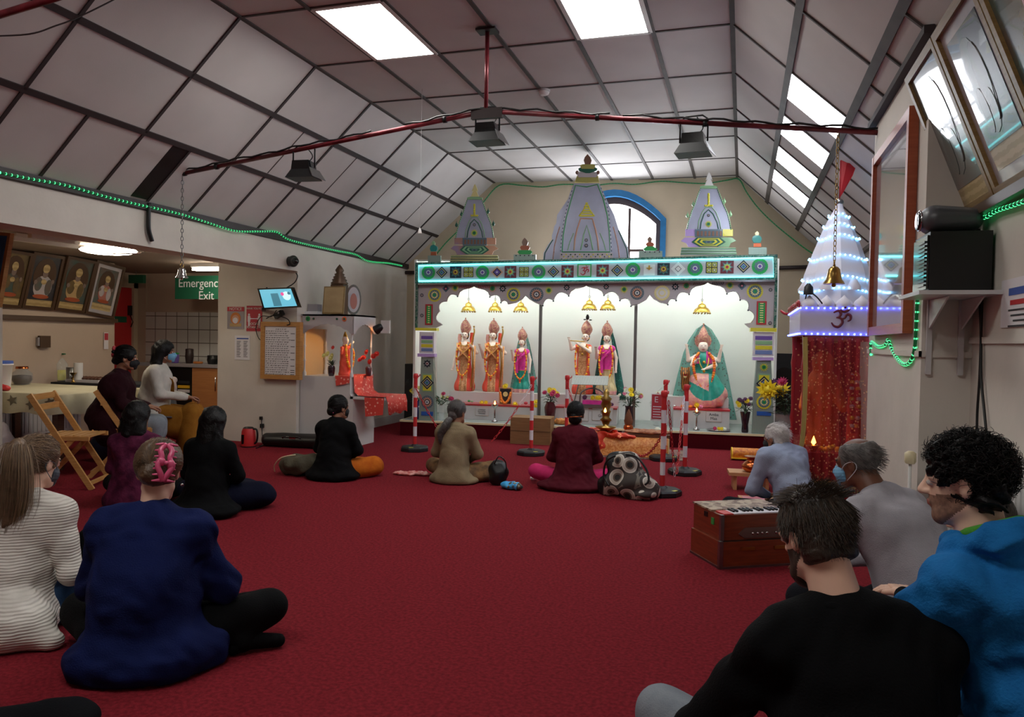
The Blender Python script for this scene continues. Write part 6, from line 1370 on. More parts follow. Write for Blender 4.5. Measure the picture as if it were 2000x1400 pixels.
# left side drop cable by the stand
# ================================================================ flowers
mat('leaf', '#2f4a2a', .6, var=.3, vscale=20); mat('fl_yellow', '#e8cf1e', .6, var=.1, vscale=30); mat('fl_pale', '#dcd88a', .6); mat('fl_magenta', '#b8285a', .6, var=.15, vscale=30); mat('fl_white', '#d9dccb', .6); mat('fl_purple', '#5a2a55', .6); mat('fl_red', '#cf2f22', .5); mat('fl_pink', '#d67a9a', .6); mat('fl_orange', '#e8862a', .6)
mat('vase_blue', '#232a6a', .2, coat=.5); mat('vase_red', '#4a1620', .2, coat=.5); mat('vase_dark', '#2a1420', .15, coat=.5)
def flower(b, c, r, m, rg=rnd):
    b.mat(m); c = Vector(c); ax = Vector((rg.uniform(-.5, .5), -1+rg.uniform(-.2, .3), rg.uniform(.1, .9))).normalized(); s = ax.orthogonal().normalized(); q = ax.cross(s)
    for ring, (n, rr, up) in enumerate(((12, 1, .15), (10, .75, .4), (7, .45, .6))):
        for k in range(n):
            a = 2*PI*k/n+ring*.3; d = s*math.cos(a)+q*math.sin(a); e = ax.cross(d)
            p0 = c; p1 = c+d*r*rr*.6+ax*r*up*.5+e*r*.16; p2 = c+d*r*rr+ax*r*up; p3 = c+d*r*rr*.6+ax*r*up*.5-e*r*.16
            b.add([p0, p1, p2, p3], [(0, 1, 2, 3)], True)
    b.ball(tuple(c+ax*r*.15), r*.42, 8, 5)
def leaf(b, p, d, L, w):
    d = Vector(d).normalized(); s = d.cross(Vector((0, 0, 1)))
    s = s.normalized() if s.length > 1e-3 else Vector((1, 0, 0)); p = Vector(p)
    b.add([p, p+d*L*.5+s*w, p+d*L-Vector((0, 0, L*.15)), p+d*L*.5-s*w], [(0, 1, 2, 3)], False)
def bouquet(loc, label, vase, prof, fl, spread, hgt, seed, nleaf=40, rz=0, cat='flowers'):
    """vase with leaves; each bloom is a part"""
    rg = random.Random(seed); t = thing('flower_vase', label, 'flower vase', loc, rz, None); mb(vase).lathe(prof, (0, 0, 0), 20).build('vase', t)
    zt = prof[-1][1]; b = mb('leaf')
    heads = []
    for i, (m, r) in enumerate(fl):
        a = rg.uniform(0, 2*PI); rr = spread*math.sqrt(rg.random())*.95; z = zt+hgt*(1-.55*(rr/spread)**1.5)+rg.uniform(-.02, .02)
        heads.append((Vector((rr*math.cos(a), rr*math.sin(a)*.7, z)), r, m))
    for h, r, m in heads: b.tube([(0, 0, zt-.02), (h.x*.4, h.y*.4, zt+(h.z-zt)*.5), tuple(h)], .003, 4)
    for k in range(nleaf):
        a = rg.uniform(0, 2*PI); q = rg.uniform(.1, .9); p = Vector((math.cos(a)*spread*.6*q, math.sin(a)*spread*.5*q, zt+hgt*rg.uniform(0, .7))); leaf(b, p, (math.cos(a), math.sin(a), rg.uniform(-.3, .6)), rg.uniform(.05, .10), rg.uniform(.010, .02))
    b.build('foliage', t)
    for h, r, m in heads: fb = MB(); flower(fb, h, r, m, rg); fb.build('flower', t)
    return t
def SP(u, v, d, z=None):
    x, zz = spt(u, v, d); return TS @ Vector((x, d, zz if z is None else z))
Y_, M_g, P_l, W_, Pu, Re, Pk = 'fl_yellow', 'fl_magenta', 'fl_pale', 'fl_white', 'fl_purple', 'fl_red', 'fl_pink'
bouquet(SP(818, 820, .22, ZP), 'blue vase of pale yellow flowers at the left end of the stage', 'vase_blue', [(.05, 0), (.06, .02), (.075, .26), (.07, .26)], [(P_l, .035)]*9+[(Y_, .035)]*2, .15, .2, 11)
bouquet(SP(862, 823, .2, ZP), 'clear vase of pale and magenta flowers beside the left pillar', 'glass', [(.035, 0), (.04, .2), (.05, .22)], [(P_l, .035)]*5+[(M_g, .04)]*4, .16, .14, 12, 60)
bouquet(SP(1074, 826, .28, ZP), 'dark red vase of yellow and magenta flowers between left and middle bays', 'vase_red', [(.05, 0), (.075, .15), (.08, .22), (.055, .28), (.06, .30)], [(Y_, .045)]*7+[(M_g, .045)]*4, .13, .17, 13, 40)
bouquet(SP(1228, 832, .3, ZP), 'tall dark vase of white and yellow mixed flowers right of the middle bay', 'vase_dark', [(.05, 0), (.06, .1), (.05, .25), (.06, .28)], [(W_, .03)]*13+[(Y_, .045)]*4+[(Pk, .035)]*3, .19, .24, 14, 70)
bouquet(SP(1282, 832, .6, ZP), 'glass vase of white flowers behind the red notice', 'glass', [(.04, 0), (.05, .2), (.05, .24)], [(W_, .035)]*5+[(Re, .03)]*2, .12, .2, 15, 30)
bouquet(SP(1455, 838, .16, ZP), 'dark vase of purple and yellow flowers left of the right pillar', 'vase_dark', [(.04, 0), (.045, .02), (.04, .1), (.065, .26), (.06, .27)], [(Pu, .04)]*7+[(Y_, .04)]*4+[(M_g, .03)]*1, .13, .18, 16, 40)
bouquet(at(1538, 880, y=7.4)*1 if False else Vector((at(1536, 700, y=8.0).x, 8.0, 0)), 'tall glass vase with huge yellow and pink flowers beside the spired shrine', 'glass', [(.07, 0), (.08, .3), (.09, .62), (.1, .64)], [(Y_, .12), (Y_, .11), (M_g, .06), (M_g, .05), (Pu, .05), (Pu, .04), (M_g, .05)], .2, .38, 17, 130)
t = thing('flower_vase', 'small vase with red and cream flowers in the side shrine', 'flower vase', (xr-.34, sy0+.12, ztop)); mb('vase_dark').lathe([(.03, 0), (.04, .03), (.045, .1), (.035, .13)], (0, 0, 0), 16).build('vase', t); b = mb('leaf')
for k in range(20): a = k*1.3; leaf(b, (0, 0, .12+.02*(k % 3)), (math.cos(a), math.sin(a), .8), .08, .012)
b.build('foliage', t)
for k, (x, z, r, m) in enumerate(((-.09, .25, .04, 'fl_pale'), (-.04, .27, .045, 'fl_pale'), (.02, .25, .04, 'fl_pale'), (-.0, .22, .04, 'fl_pale'), (.03, .35, .03, Re))): fb = MB(); flower(fb, (x, -.02, z), r, m); fb.build('flower', t)
t = thing('flower_vase', 'bunch of bright red flowers behind the side shrine statue', 'flower vase', (xr+.04, sy0+.36, ztop)); mb('vase_red').lathe([(.03, 0), (.04, .1), (.03, .12)], (0, 0, 0), 16).build('vase', t)
for k in range(6): fb = MB(); flower(fb, (-.10+.045*k, -.03, .20+.05*(k % 3)-.02*(k % 2)), .045, Re); fb.build('flower', t)
# offerings on the steps
def offering(u, v, d, r, m, label, cat='flower', group='fruit and flower offerings on the pedestals'):
    p = SP(u, v, d); b = MB()
    if m.startswith('fl_'): flower(b, (0, 0, 0), r*1.3, m)
    else: b.mat(m).ball((0, 0, 0), (r, r*.8, r*.7), 10, 6)
    o = b.build('offering'); o.location = p; tag(o, label, cat, group)
zz_ = .43
for u, v, r, m, l in ((895, 784, .03, Y_, 'yellow flower offering at the left of the left pedestal'), (916, 783, .022, 'o_green', 'green fruit on the left pedestal'), (922, 784, .022, 'o_grass', 'pale green fruit on the left pedestal'), (941, 786, .03, Y_, 'yellow flower on the left pedestal above its name card'), (949, 786, .028, Y_, 'yellow flower in front of the second statue'), (967, 785, .026, 'poster_red', 'dark red apple on the left pedestal'), (1006, 789, .032, Y_, 'yellow flower right of the garlanded picture'), (1027, 787, .03, 'poster_red', 'red fruit at the right of the left pedestal'), (1047, 785, .035, Y_, 'yellow flower hanging at the right end of the left pedestal'), (1047, 793, .03, Y_, 'lower yellow flower at the right end of the left pedestal'),
                      (1318, 793, .022, 'chrome', 'small silver cup on the right pedestal'), (1333, 793, .024, 'fl_orange', 'small orange flower on the right pedestal'), (1348, 794, .03, 'mari', 'orange fruit on the right pedestal'), (1361, 791, .034, Y_, 'yellow flower behind the lamp of the right pedestal'), (1368, 794, .03, Pk, 'pink flower beside the right pedestal lamp'), (1195, 790, .025, Pu, 'purple offering at the right of the middle pedestal'), (1187, 790, .022, 'poster_red', 'dark red offering on the middle pedestal')):
    offering(u, v, .50, r, m, l, 'flower' if m.startswith('fl_') else 'offering')
def oillamp(u, v, d, label, h=.24):
    p = SP(u, v, d, ZP); t = thing('oil_lamp', label, 'oil lamp', p, 0, 'lit silver oil lamps on the stage'); mb('chrome').lathe([(.04, 0), (.045, .01), (.02, .03), (.012, .05), (.012, h*.75), (.02, h*.8), (.05, h*.92), (.048, h)], (0, 0, 0), 16).build('stand', t); mb('flame').lathe([(.004, h), (.013, h+.012), (.008, h+.03), (.001, h+.05)], (0, 0, 0), 8).build('flame', t)
oillamp(966, 822, .22, 'lit silver oil lamp in front of the left pedestal'); oillamp(1360, 836, .2, 'lit silver oil lamp in front of the right pedestal')
p = SP(1404, 838, .22, ZP); t = thing('plate', 'round steel plate with pink and yellow flowers on the stage', 'plate', p); mb('chrome').lathe([(.05, 0), (.13, .008), (.145, .02), (.13, .014)], (0, 0, 0), 24).build('plate', t)
for x, m in ((-.05, M_g), (.0, Y_), (.04, Y_), (.07, 'fl_white')): fb = MB(); flower(fb, (x, 0, .03), .03, m); fb.build('flower', t)
# garlanded picture on the left pedestal
a, c = spt(975, 757, .45), spt(1000, 790, .45); t = thing('garlanded_picture', 'small framed picture with orange garland on the left pedestal', 'picture', TS @ Vector(((a[0]+c[0])/2, .45, .43)), BETA); w = (c[0]-a[0])/2; h = .24
mb('o_peach').box(-w, w, -.01, .01, 0, h).build('frame', t); mb('artdark').box(-w+.015, w-.015, -.014, -.01, .015, h-.015).build('painting', t); b = mb('o_pale'); b.disc((0, h*.62), .035, -.018, -.01, 14); b.build('figure', t)
g = MB()
for i, p in enumerate(catmull([(-w*.8, -.02, h*.7), (-w*.5, -.03, h*.3), (0, -.03, h*.12), (w*.5, -.03, h*.3), (w*.8, -.02, h*.7)], 5)): g.mat('fl_orange').ball(tuple(p), .018, 8, 5)
g.build('garland', t); fb = MB(); flower(fb, (0, -.02, h+.02), .05, Y_); fb.build('flower', t)
# cradle under a sheet, middle bay
t = thing('swing_stand', 'grey metal swing with pink cushion and yellow flowers before the middle pedestal', 'swing', TS @ Vector((spt(1155, 800, .45)[0], .50, .431)), BETA)
mb('steel').box(-.28, .22, -.13, .13, 0, .05).build('base', t); mb('pinkcl').box(-.12, .14, -.09, .09, .05, .10).build('cushion', t)
for x in (-.25, .2): mb('steel').tube([(x, 0, .05), (x*.7, 0, .36)], .009, 6).build('post', t)
mb('steel').tube(catmull([(-.17, .05, .05), (-.15, .05, .2), (0, .05, .26), (.15, .05, .2), (.17, .05, .05)], 5), .012, 6).build('back_hoop', t)
for x, m in ((.02, Y_), (.08, Y_), (-.09, Pu), (.11, Y_)): fb = MB(); flower(fb, (x, -.08, .14), .045, m); fb.build('flower', t)
M = Matrix.Translation((-.02, -.03, .37)) @ Matrix.Rotation(math.radians(28), 4, 'X'); mat('songsheet', '#a8a9a6', .6, kind='wave', color2='#7d7f7e', vscale=18); mb('songsheet', M).box(-.25, .24, -.12, .12, 0, .006).build('sheet', t)
# ================================================================ puja table, brass lamp, wooden box, rug
mat('gilt', '#cf7a35', .45, kind='vor', color2='#e3a05a', vscale=60, bump=.4, bscale=70); mat('redgauze', '#cf3a22', .55, kind='dots', color2='#f0a060', vscale=26)
p = at(1215, 872, z=0); t = thing('low_table', 'low table draped in gold and orange brocade before the shrine', 'table', (at(1222, 860, y=8.7).x, 8.95, 0), BETA)
W2 = .46; b = mb('gilt'); N = 30; vs = []
for k in range(N+1):
    x = -W2+2*W2*k/N
    vs += [(x, .25, .22), (x, -.25, .225), (x+.0, -.27+.01*math.sin(k*1.1), .12), (x, -.29+.015*math.sin(k*1.1), .012)]
b.add(vs, [(k*4+j, k*4+j+1, k*4+j+5, k*4+j+4) for k in range(N) for j in range(3)], True); b.box(-W2, W2, -.24, .24, .01, .222); b.build('brocade', t); mb('o_pale').box(W2, W2+.012, -.26, .24, .02, .22).build('side_cloth', t)
bx, by = t.location.x, t.location.y
S = Solid(); S.ell((bx-.42, by-.12, .24), (.28, .2, .05), .03); S.ell((bx-.36, by-.28, .12), (.13, .06, .13), .05); S.ell((bx-.1, by-.2, .24), (.2, .12, .03), .04); V, Q = S.mesh(.012, wob(.018, 50, 9), zmin=.01); tag(solid_obj('red_cloth', [(V, Q, 0)], ['redgauze'], None), 'crumpled red and orange gauze cloth on the brocade table', 'cloth')
t = thing('book_stand', 'low dark wooden book rest covered by a patterned cloth', 'stand', (bx+.22, by-.02, .228), BETA); mb('darkwood').box(-.30, .26, -.14, .14, 0, .035).build('board', t); mat('cloth_br', '#8a4a34', .7, kind='noise', color2='#b57a54', vscale=30); S = Solid(); S.ell((0, 0, .05), (.27, .14, .03), .02); V, Q = S.mesh(.012, wob(.008, 50, 2)); solid_obj('cloth', [(V, Q, 0)], ['cloth_br'], t)
lp = at(1184, 843, y=8.8); t = thing('brass_lamp', 'tall tiered brass lamp with a lit flame before the middle bay', 'lamp', (lp.x, 8.76, .235)); mb('brass').lathe([(.06, 0), (.07, .01), (.03, .03), (.045, .05), (.12, .09), (.125, .10), (.03, .11), (.05, .16), (.07, .18), (.04, .21), (.05, .26), (.06, .28), (.04, .30), (.065, .36), (.05, .40), (.07, .43), (.03, .46), (.04, .50), (.001, .55)], (0, 0, 0), 20).build('column', t); mb('flame').lathe([(.004, 0), (.016, .012), (.010, .034), (.001, .055)], (0, -.06, .27), 8).build('flame', t)
t = thing('coconut_pot', 'pot with a brown coconut standing on the brocade table', 'pot', (at(1225, 830, y=8.9).x, 9.0, .26)); mb('copper').lathe([(.03, 0), (.06, .04), (.055, .07), (.035, .09), (.045, .10)], (0, 0, 0), 16).build('pot', t); mat('coconut', '#6a4028', .9, bump=.6, bscale=60); mb('coconut').lathe([(.045, .09), (.055, .13), (.035, .2), (.01, .26), (.001, .27)], (0, 0, 0), 14).build('coconut', t)
for x, r, l in ((.33, .04, 'white conch like offering on the brocade table'), (.40, .035, 'small white bowl at the right end of the brocade table')): 
    o = mb('fl_white').ball((0, 0, 0), (r, r*.8, r*.8)).build('offering'); o.location = (bx+x, by+.06, .225+r*.8 if x > .36 else .30); tag(o, l, 'offering')
p = at(1030, 868, z=0); t = thing('wooden_box', 'plain wooden box on the floor before the left bay', 'box', (p.x, p.y+.2, 0), BETA); mat('boxwood', '#7d5a38', .5, kind='wood', color2='#8a6642', vscale=5); b = mb('boxwood'); b.box(-.25, .27, -.18, .18, 0, .34); b.build('box', t); b = mb('frameold'); b.box(-.25, .27, -.184, -.18, .165, .17); b.build('joint', t)
p = at(1098, 842, y=8.9); t = thing('steel_pot', 'small steel pot on a wooden box edge beside the burgundy woman', 'pot', (p.x-.05, 10.02, ZP)); mb('chrome').lathe([(.045, 0), (.05, .09), (.055, .09), (.05, .10)], (0, 0, 0), 16).build('pot', t); mb('chrome').lathe([(.05, .10), (.03, .115), (.006, .12), (.008, .135), (0, .14)], (0, 0, 0), 14).build('lid', t)
S = Solid(); S.ell((at(1100, 850, y=9.85).x, 9.85, .245), (.14, .08, .05), .02); V, Q = S.mesh(.01, wob(.01, 60, 3), zmin=.212); tag(solid_obj('brocade_bundle', [(V, Q, 0)], ['gilt'], None), 'orange brocade bundle left of the burgundy woman', 'cloth')
def rugmat():
    mat('rug', '#6e4048', .9, kind='noise', color2='#8a6a62', vscale=26); mat('rugedge', '#8a7466', .9, kind='vor', color2='#5a3038', vscale=40)
rugmat()
t = thing('rug', 'patterned oriental rug on the carpet before the shrine', 'rug', (0, 0, 0)); q = [at(1170, 903, z=.006), at(1343, 900, z=.006), at(1362, 878, z=.006), at(1175, 868, z=.006)]
q[0] = Vector((q[3].x-.15, q[1].y+.0, .006)); 
T_r = Matrix.Translation((q[1].x, q[1].y, 0)) @ Matrix.Rotation(BETA, 4, 'Z'); mb('rugedge', T_r).box(-1.5, 0, 0, .85, .001, .008).build('border', t); mb('rug', T_r).box(-1.42, -.09, .08, .77, .002, .011).build('field', t)
for k in range(3): b = mb('rugedge', T_r); b.prism([(-.75+(k-1)*.42+.16*math.cos(a), .42+.2*math.sin(a)) for a in [2*PI*j/8 for j in range(8)]], .011, .0125, 'xy'); b.build('motif', t)
# ================================================================ barrier posts and plastic chains
def post(loc, label, h=.86, src=[None]):
    if src[0]: return dup(src[0], loc, rnd.uniform(0, 1), label)
    t = thing('barrier_post', label, 'barrier post', loc, 0, 'red and white barrier posts'); src[0] = t
    mb('rubber').lathe([(.165, 0), (.17, .01), (.17, .04), (.155, .055), (.05, .062), (.03, .08)], (0, 0, 0), 8, smooth=False).build('base', t); mb('o_yellow').box(-.01, .04, -.15, -.12, .0555, .0575).build('sticker', t)
    for k in range(7):
        z0 = .06+(h-.06)*k/7; z1 = .06+(h-.06)*(k+1)/7; o = mb('redp' if k % 2 == 0 else 'whitep').lathe([(.0225, z0), (.0225, z1)], (0, 0, 0), 14).build('band', t); lab(o, 'red band' if k % 2 == 0 else 'white band')
    mb('redp').lathe([(.027, h), (.03, h+.01), (.03, h+.04), (.024, h+.055), (0, h+.058)], (0, 0, 0), 14).build('cap', t); mb('redp').tube([(.028, 0, h+.02), (.05, 0, h+.03), (.05, 0, h+.05)], .006, 6).build('hook', t)
    return t
BP = {}
for k, (u, v, l) in dict(A=(810, 880, 'barrier post at the far left, before the blue vase'), B=(1037, 888, 'barrier post between the beige and burgundy women'), D=(1293, 966, 'nearest barrier post with the red notice, behind the floral bag'), F=(1337, 926, 'right hand barrier post, before the seated statue')).items():
    p = at(u, v, z=0); BP[k] = p; post(p, l)
BP['E'] = at(1289, 905, z=0)+Vector((.02, .25, 0)); post(BP['E'], 'barrier post hidden directly behind the nearest one')
BP['C'] = Vector((at(1107, 800, y=8.95).x, 8.95, 0)); post(BP['C'], 'barrier post rising behind the burgundy woman')
def cz(p, z=.88): return Vector((p.x, p.y-.03, z))
def pchain(a, c, sag, m, m2, frac, label, l=.05): 
    o = chain('plastic_chain', a, c, None, m, l, .011, .0042, sag, m2, frac, label, 'chain'); o['group'] = 'red and white plastic chains'
pchain(cz(BP['A'], .78), at(878, 868, y=8.3), .06, 'redp', 'redp', 1, 'red plastic chain hanging from the far left post')
pchain(cz(BP['B'], .82), at(960, 862, y=8.1), .05, 'whitep', 'redp', .3, 'white and red chain slanting from the post beside the wooden box')
pchain(cz(BP['C'], .84), at(1125, 800, y=8.9), .08, 'redp', 'redp', 1, 'short red chain by the post behind the burgundy woman')
pchain(cz(BP['D'], .83)+Vector((.04, 0, 0)), at(1318, 930, y=7.1), .0, 'redp', 'whitep', .82, 'chain falling from the nearest post to the floor')
pchain(cz(BP['F'], .80)-Vector((.02, 0, 0)), at(1322, 925, y=7.15), .0, 'whitep', 'redp', .3, 'chain falling from the right hand post')
pchain(cz(BP['D'], .55), at(1240, 885, y=7.7), .08, 'redp', 'redp', 1, 'red chain sagging left of the nearest post')
a, c = at(1272, 768, y=7.3), at(1291, 822, y=7.3); t = thing('hanging_notice', 'red and white notice hung on the barrier chain', 'notice'); mb('paper').box(a.x, c.x+.03, 7.3, 7.304, c.z, a.z).build('sheet', t); mb('poster_red').box(a.x+.008, c.x+.02, 7.296, 7.3, c.z+.02, a.z-.01).build('panel', t)
text('notice_text', 'E', (a.x+.05, 7.294, a.z-.06), (PI/2, 0, 0), .08, 'whitep', t)
b = mb('whitep')
for k in range(5): b.box(a.x+.02, c.x-.0-(k % 2)*.01, 7.294, 7.296, a.z-.13-k*.025, a.z-.122-k*.025)
b.build('print', t)
b = mb('steel'); b.tube([(a.x+.06, 7.302, a.z), (a.x+.06, 7.302, .86)], .002, 4); b.tube([(a.x+.06, 7.302, .86), (BP['E'].x, BP['E'].y, .87)], .002, 4); b.build('string', t)
# ================================================================ floor clutter
p = at(480, 873, z=0); t = thing('kettle', 'red electric kettle on the floor against the wall', 'kettle', (p.x, p.y+.05, 0)); mb('redp').lathe([(.085, 0), (.09, .02), (.08, .18), (.065, .22)], (0, 0, 0), 24).build('body', t); mb('black').lathe([(.066, .22), (.05, .235), (.0, .24)], (0, 0, 0), 20).build('lid', t); mb('black').tube(catmull([(.06, 0, .215), (.11, 0, .21), (.125, 0, .15), (.115, 0, .07), (.085, 0, .04)], 5), .012, 8).build('handle', t); mb('blackgl').box(-.035, .0, -.088, -.078, .04, .15).build('gauge', t); mb('black').lathe([(.09, -.0), (.09, .012)], (0, 0, 0), 20).build('base', t)
b = mb('black'); b.tube(catmull([at(500, 875, z=.01), at(515, 868, z=.01), at(513, 860, y=7.9), at(511, 830, y=7.95), at(511, 815, y=7.97)], 6), .006, 5); tag(b.build('kettle_lead'), 'black kettle lead on the floor by the wall socket', 'cable')
t = thing('socket', 'black plugs in a wall socket above the kettle lead', 'socket'); a = onw(513, 832); b = mb('black'); b.box(a.x-.02, a.x+.02, YW-.03, YW, a.z-.02, a.z+.03); b.build('plug', t); b = mb('black'); b.box(a.x-.03, a.x+.0, YW-.03, YW, a.z+.08, a.z+.12); b.build('plug', t)
p = at(565, 876, z=0); t = thing('instrument_case', 'long black instrument case lying on the floor', 'case', (p.x, p.y+.15, 0), .12); S = Solid(); S.cap((-.38, 0, .09), (.35, 0, .09), .07, .085, .05); S.cap((-.36, .06, .07), (.35, .08, .08), .06, .07, .05); S.cap((-.36, -.06, .07), (.35, -.08, .08), .06, .07, .05); V, Q = S.mesh(.015, wob(.005, 15, 1), zmin=0); solid_obj('case', [(V, Q, 0)], ['black'], t); mb('chrome').box(-.02, .06, -.155, -.15, .115, .135).build('badge', t); b = mb('blackgl'); b.tube(catmull([(-.1, -.15, .12), (-.08, -.17, .14), (.1, -.17, .14), (.12, -.15, .12)], 4), .008, 6); b.build('handle', t)
mat('olivebag', '#4a4534', .75, bump=.4, bscale=50, var=.15, vscale=12)
p = at(570, 930, z=0); S = Solid(); S.ell((p.x, p.y+.1, .09), (.2, .14, .1), .03); S.ell((p.x+.14, p.y+.12, .12), (.14, .13, .09), .06); V, Q = S.mesh(.012, wob(.014, 35, 8), zmin=0); t = thing('handbag', 'brown and olive handbag lying beside the woman in black', 'bag'); solid_obj('bag', [(V, Q, 0)], ['olivebag'], t); b = mb('cream'); b.tube(catmull([(p.x-.19, p.y+.0, .03), (p.x-.17, p.y-.03, .1), (p.x-.08, p.y-.05, .18), (p.x+.05, p.y-.02, .21)], 5), .006, 5); b.build('trim', t)
for u, v, rz in ((800, 927, .1), (818, 925, -.3)):
    pass
p = at(803, 928, z=0); t = thing('prayer_book', 'crumpled red printed packet lying on the carpet', 'packet', (p.x, p.y, 0), .1); mat('redprint', '#c23a3a', .4, kind='noise', color2='#e0b0a8', vscale=22); S = Solid(); S.ell((-.06, 0, .015), (.13, .06, .018), .01); S.ell((.08, .02, .02), (.12, .05, .02), .02); V, Q = S.mesh(.007, wob(.006, 90, 3), zmin=0); solid_obj('packet', [(V, Q, 0)], ['redprint'], t)
p = at(967, 948, z=0); t = thing('handbag', 'small black leather handbag beside the beige cardigan', 'bag', (p.x+.02, p.y+.04, 0), .3); S = Solid(); S.ell((0, 0, .1), (.09, .07, .12), .02); S.ell((-.03, .02, .15), (.05, .05, .08), .04); V, Q = S.mesh(.009, wob(.008, 40, 3), zmin=0); solid_obj('bag', [(V, Q, 0)], ['black'], t); b = mb('blackgl'); b.tube(catmull([(-.04, -.04, .2), (0, -.06, .27), (.06, -.05, .22), (.07, -.06, .1)], 5), .006, 5); b.build('strap', t)
p = at(997, 955, z=0); t = thing('packet', 'bright blue patterned packet on the carpet beside the black handbag', 'packet', (p.x, p.y, 0), -.2); mat('bluepk', '#3a9fd8', .4); S = Solid(); S.ell((0, 0, .03), (.10, .06, .035), .01); S.ell((.05, 0, .035), (.07, .05, .03), .02); V, Q = S.mesh(.007, wob(.006, 70, 5), zmin=0); solid_obj('packet', [(V, Q, 0)], ['bluepk', 'artochre', 'ink'], t, lambda C, mi: np.where((C[:, 0] > .0) & (np.sin(C[:, 0]*140)+np.sin(C[:, 1]*160) > .1), 1, np.where(C[:, 0] > .085, 2, 0)))
p = at(1042, 938, z=0); o = mb('whitep').ball((0, 0, .022), (.035, .03, .025)).build('tissue'); o.location = (p.x, p.y, 0); tag(o, 'crumpled white tissue left of the burgundy woman', 'tissue')
# floral shopping bag
def floralmat():
    m = bpy.data.materials.new('floral'); m.use_nodes = True; nt = m.node_tree; bs = nt.nodes['Principled BSDF']; bs.inputs['Roughness'].default_value = .8
    tc = nt.nodes.new('ShaderNodeTexCoord'); v = nt.nodes.new('ShaderNodeTexVoronoi'); v.inputs['Scale'].default_value = 7.5; v.inputs['Randomness'].default_value = .6; r = nt.nodes.new('ShaderNodeValToRGB'); r.color_ramp.interpolation = 'CONSTANT'
    els = [(0, '#1a1614'), (.2, '#5a4a40'), (.30, '#b0a89c'), (.46, '#cfc9bd'), (.52, '#3a3430'), (.70, '#6f6a60'), (.78, '#2c2826')]
    r.color_ramp.elements[0].color = (*hexc(els[0][1]), 1); r.color_ramp.elements[1].position = els[1][0]; r.color_ramp.elements[1].color = (*hexc(els[1][1]), 1)
    for p_, c_ in els[2:]: e = r.color_ramp.elements.new(p_); e.color = (*hexc(c_), 1)
    nt.links.new(tc.outputs['Object'], v.inputs['Vector']); nt.links.new(v.outputs['Distance'], r.inputs['Fac']); nt.links.new(r.outputs['Color'], bs.inputs['Base Color']); MATS['floral'] = m
floralmat()
p = at(1225, 975, z=0); t = thing('shopping_bag', 'floral fabric shopping bag in grey and cream beside the nearest post', 'bag', (p.x, p.y+.12, 0), -.15)
S = Solid(); S.ell((.02, 0, .11), (.21, .15, .13), .05); S.ell((-.06, .02, .26), (.15, .11, .13), .08); S.ell((.12, -.02, .05), (.13, .14, .06), .05); S.ell((-.18, -.02, .08), (.08, .1, .1), .04); V, Q = S.mesh(.01, wob(.016, 30, 12), zmin=0); solid_obj('bag', [(V, Q, 0)], ['floral', 'black'], t, lambda C, mi: np.where(C[:, 0] < -.19+.3*(C[:, 2]-.1), 1, 0))
b = mb('black'); b.tube(catmull([(-.02, -.06, .37), (.08, -.08, .36), (.17, -.1, .27), (.2, -.12, .18), (.17, -.13, .14)], 6), .009, 6); b.build('handle', t); b = mb('black'); b.tube(catmull([(-.1, -.1, .36), (-.18, -.1, .30), (-.2, -.1, .18), (-.14, -.13, .1)], 6), .009, 6); b.build('handle', t)
# right of centre: mat roll, copper pot, trays
a = at(1428, 870, y=9.05); t = thing('rolled_mat', 'rolled orange gold cloth lying on the floor before the stage', 'cloth', (a.x+.30, 9.05, .0), BETA); mat('orgold', '#e08a22', .5, kind='vor', color2='#c86a1a', vscale=50); mb('orgold', Matrix.Rotation(PI/2, 4, 'Y')).lathe([(.065, -.3), (.07, -.28), (.07, .28), (.065, .3)], (-.07, 0, 0), 18).build('roll', t); mb('mariy', Matrix.Rotation(PI/2, 4, 'Y')).lathe([(.073, -.3), (.073, -.285)], (-.07, 0, 0), 18).build('border', t); mb('mariy').box(-.3, .3, -.075, -.06, .02, .035).build('border', t)
p = at(1450, 915, y=7.2); t = thing('low_table', 'small low wooden table under the copper pot', 'table', (at(1462, 910, y=7.25).x, 7.25, 0), BETA); mat('ply', '#b9875a', .5, kind='wood', color2='#c79468', vscale=6); mb('ply').box(-.18, .2, -.12, .12, .13, .16).build('top', t); mb('ply').box(-.14, -.11, -.1, .1, 0, .13).build('support', t); mb('ply').box(.14, .17, -.1, .1, 0, .13).build('support', t)
t = thing('copper_pot', 'round copper pot on the small low wooden table', 'pot', (at(1468, 910, y=7.25).x, 7.23, .16)); mb('copper').lathe([(.05, 0), (.085, .03), (.09, .06), (.06, .095), (.04, .105), (.045, .125), (.07, .14), (.07, .145)], (0, 0, 0), 24).build('pot', t)
p = at(1462, 945, z=0); t = thing('tray', 'shallow pinkish tray with a wooden rim on the carpet', 'tray', (p.x+.05, 6.6, 0), BETA); mb('ply').box(-.13, .16, -.16, .16, 0, .03).build('rim', t); mb('o_pink').box(-.10, .13, -.13, .13, .03, .032).build('inside', t)
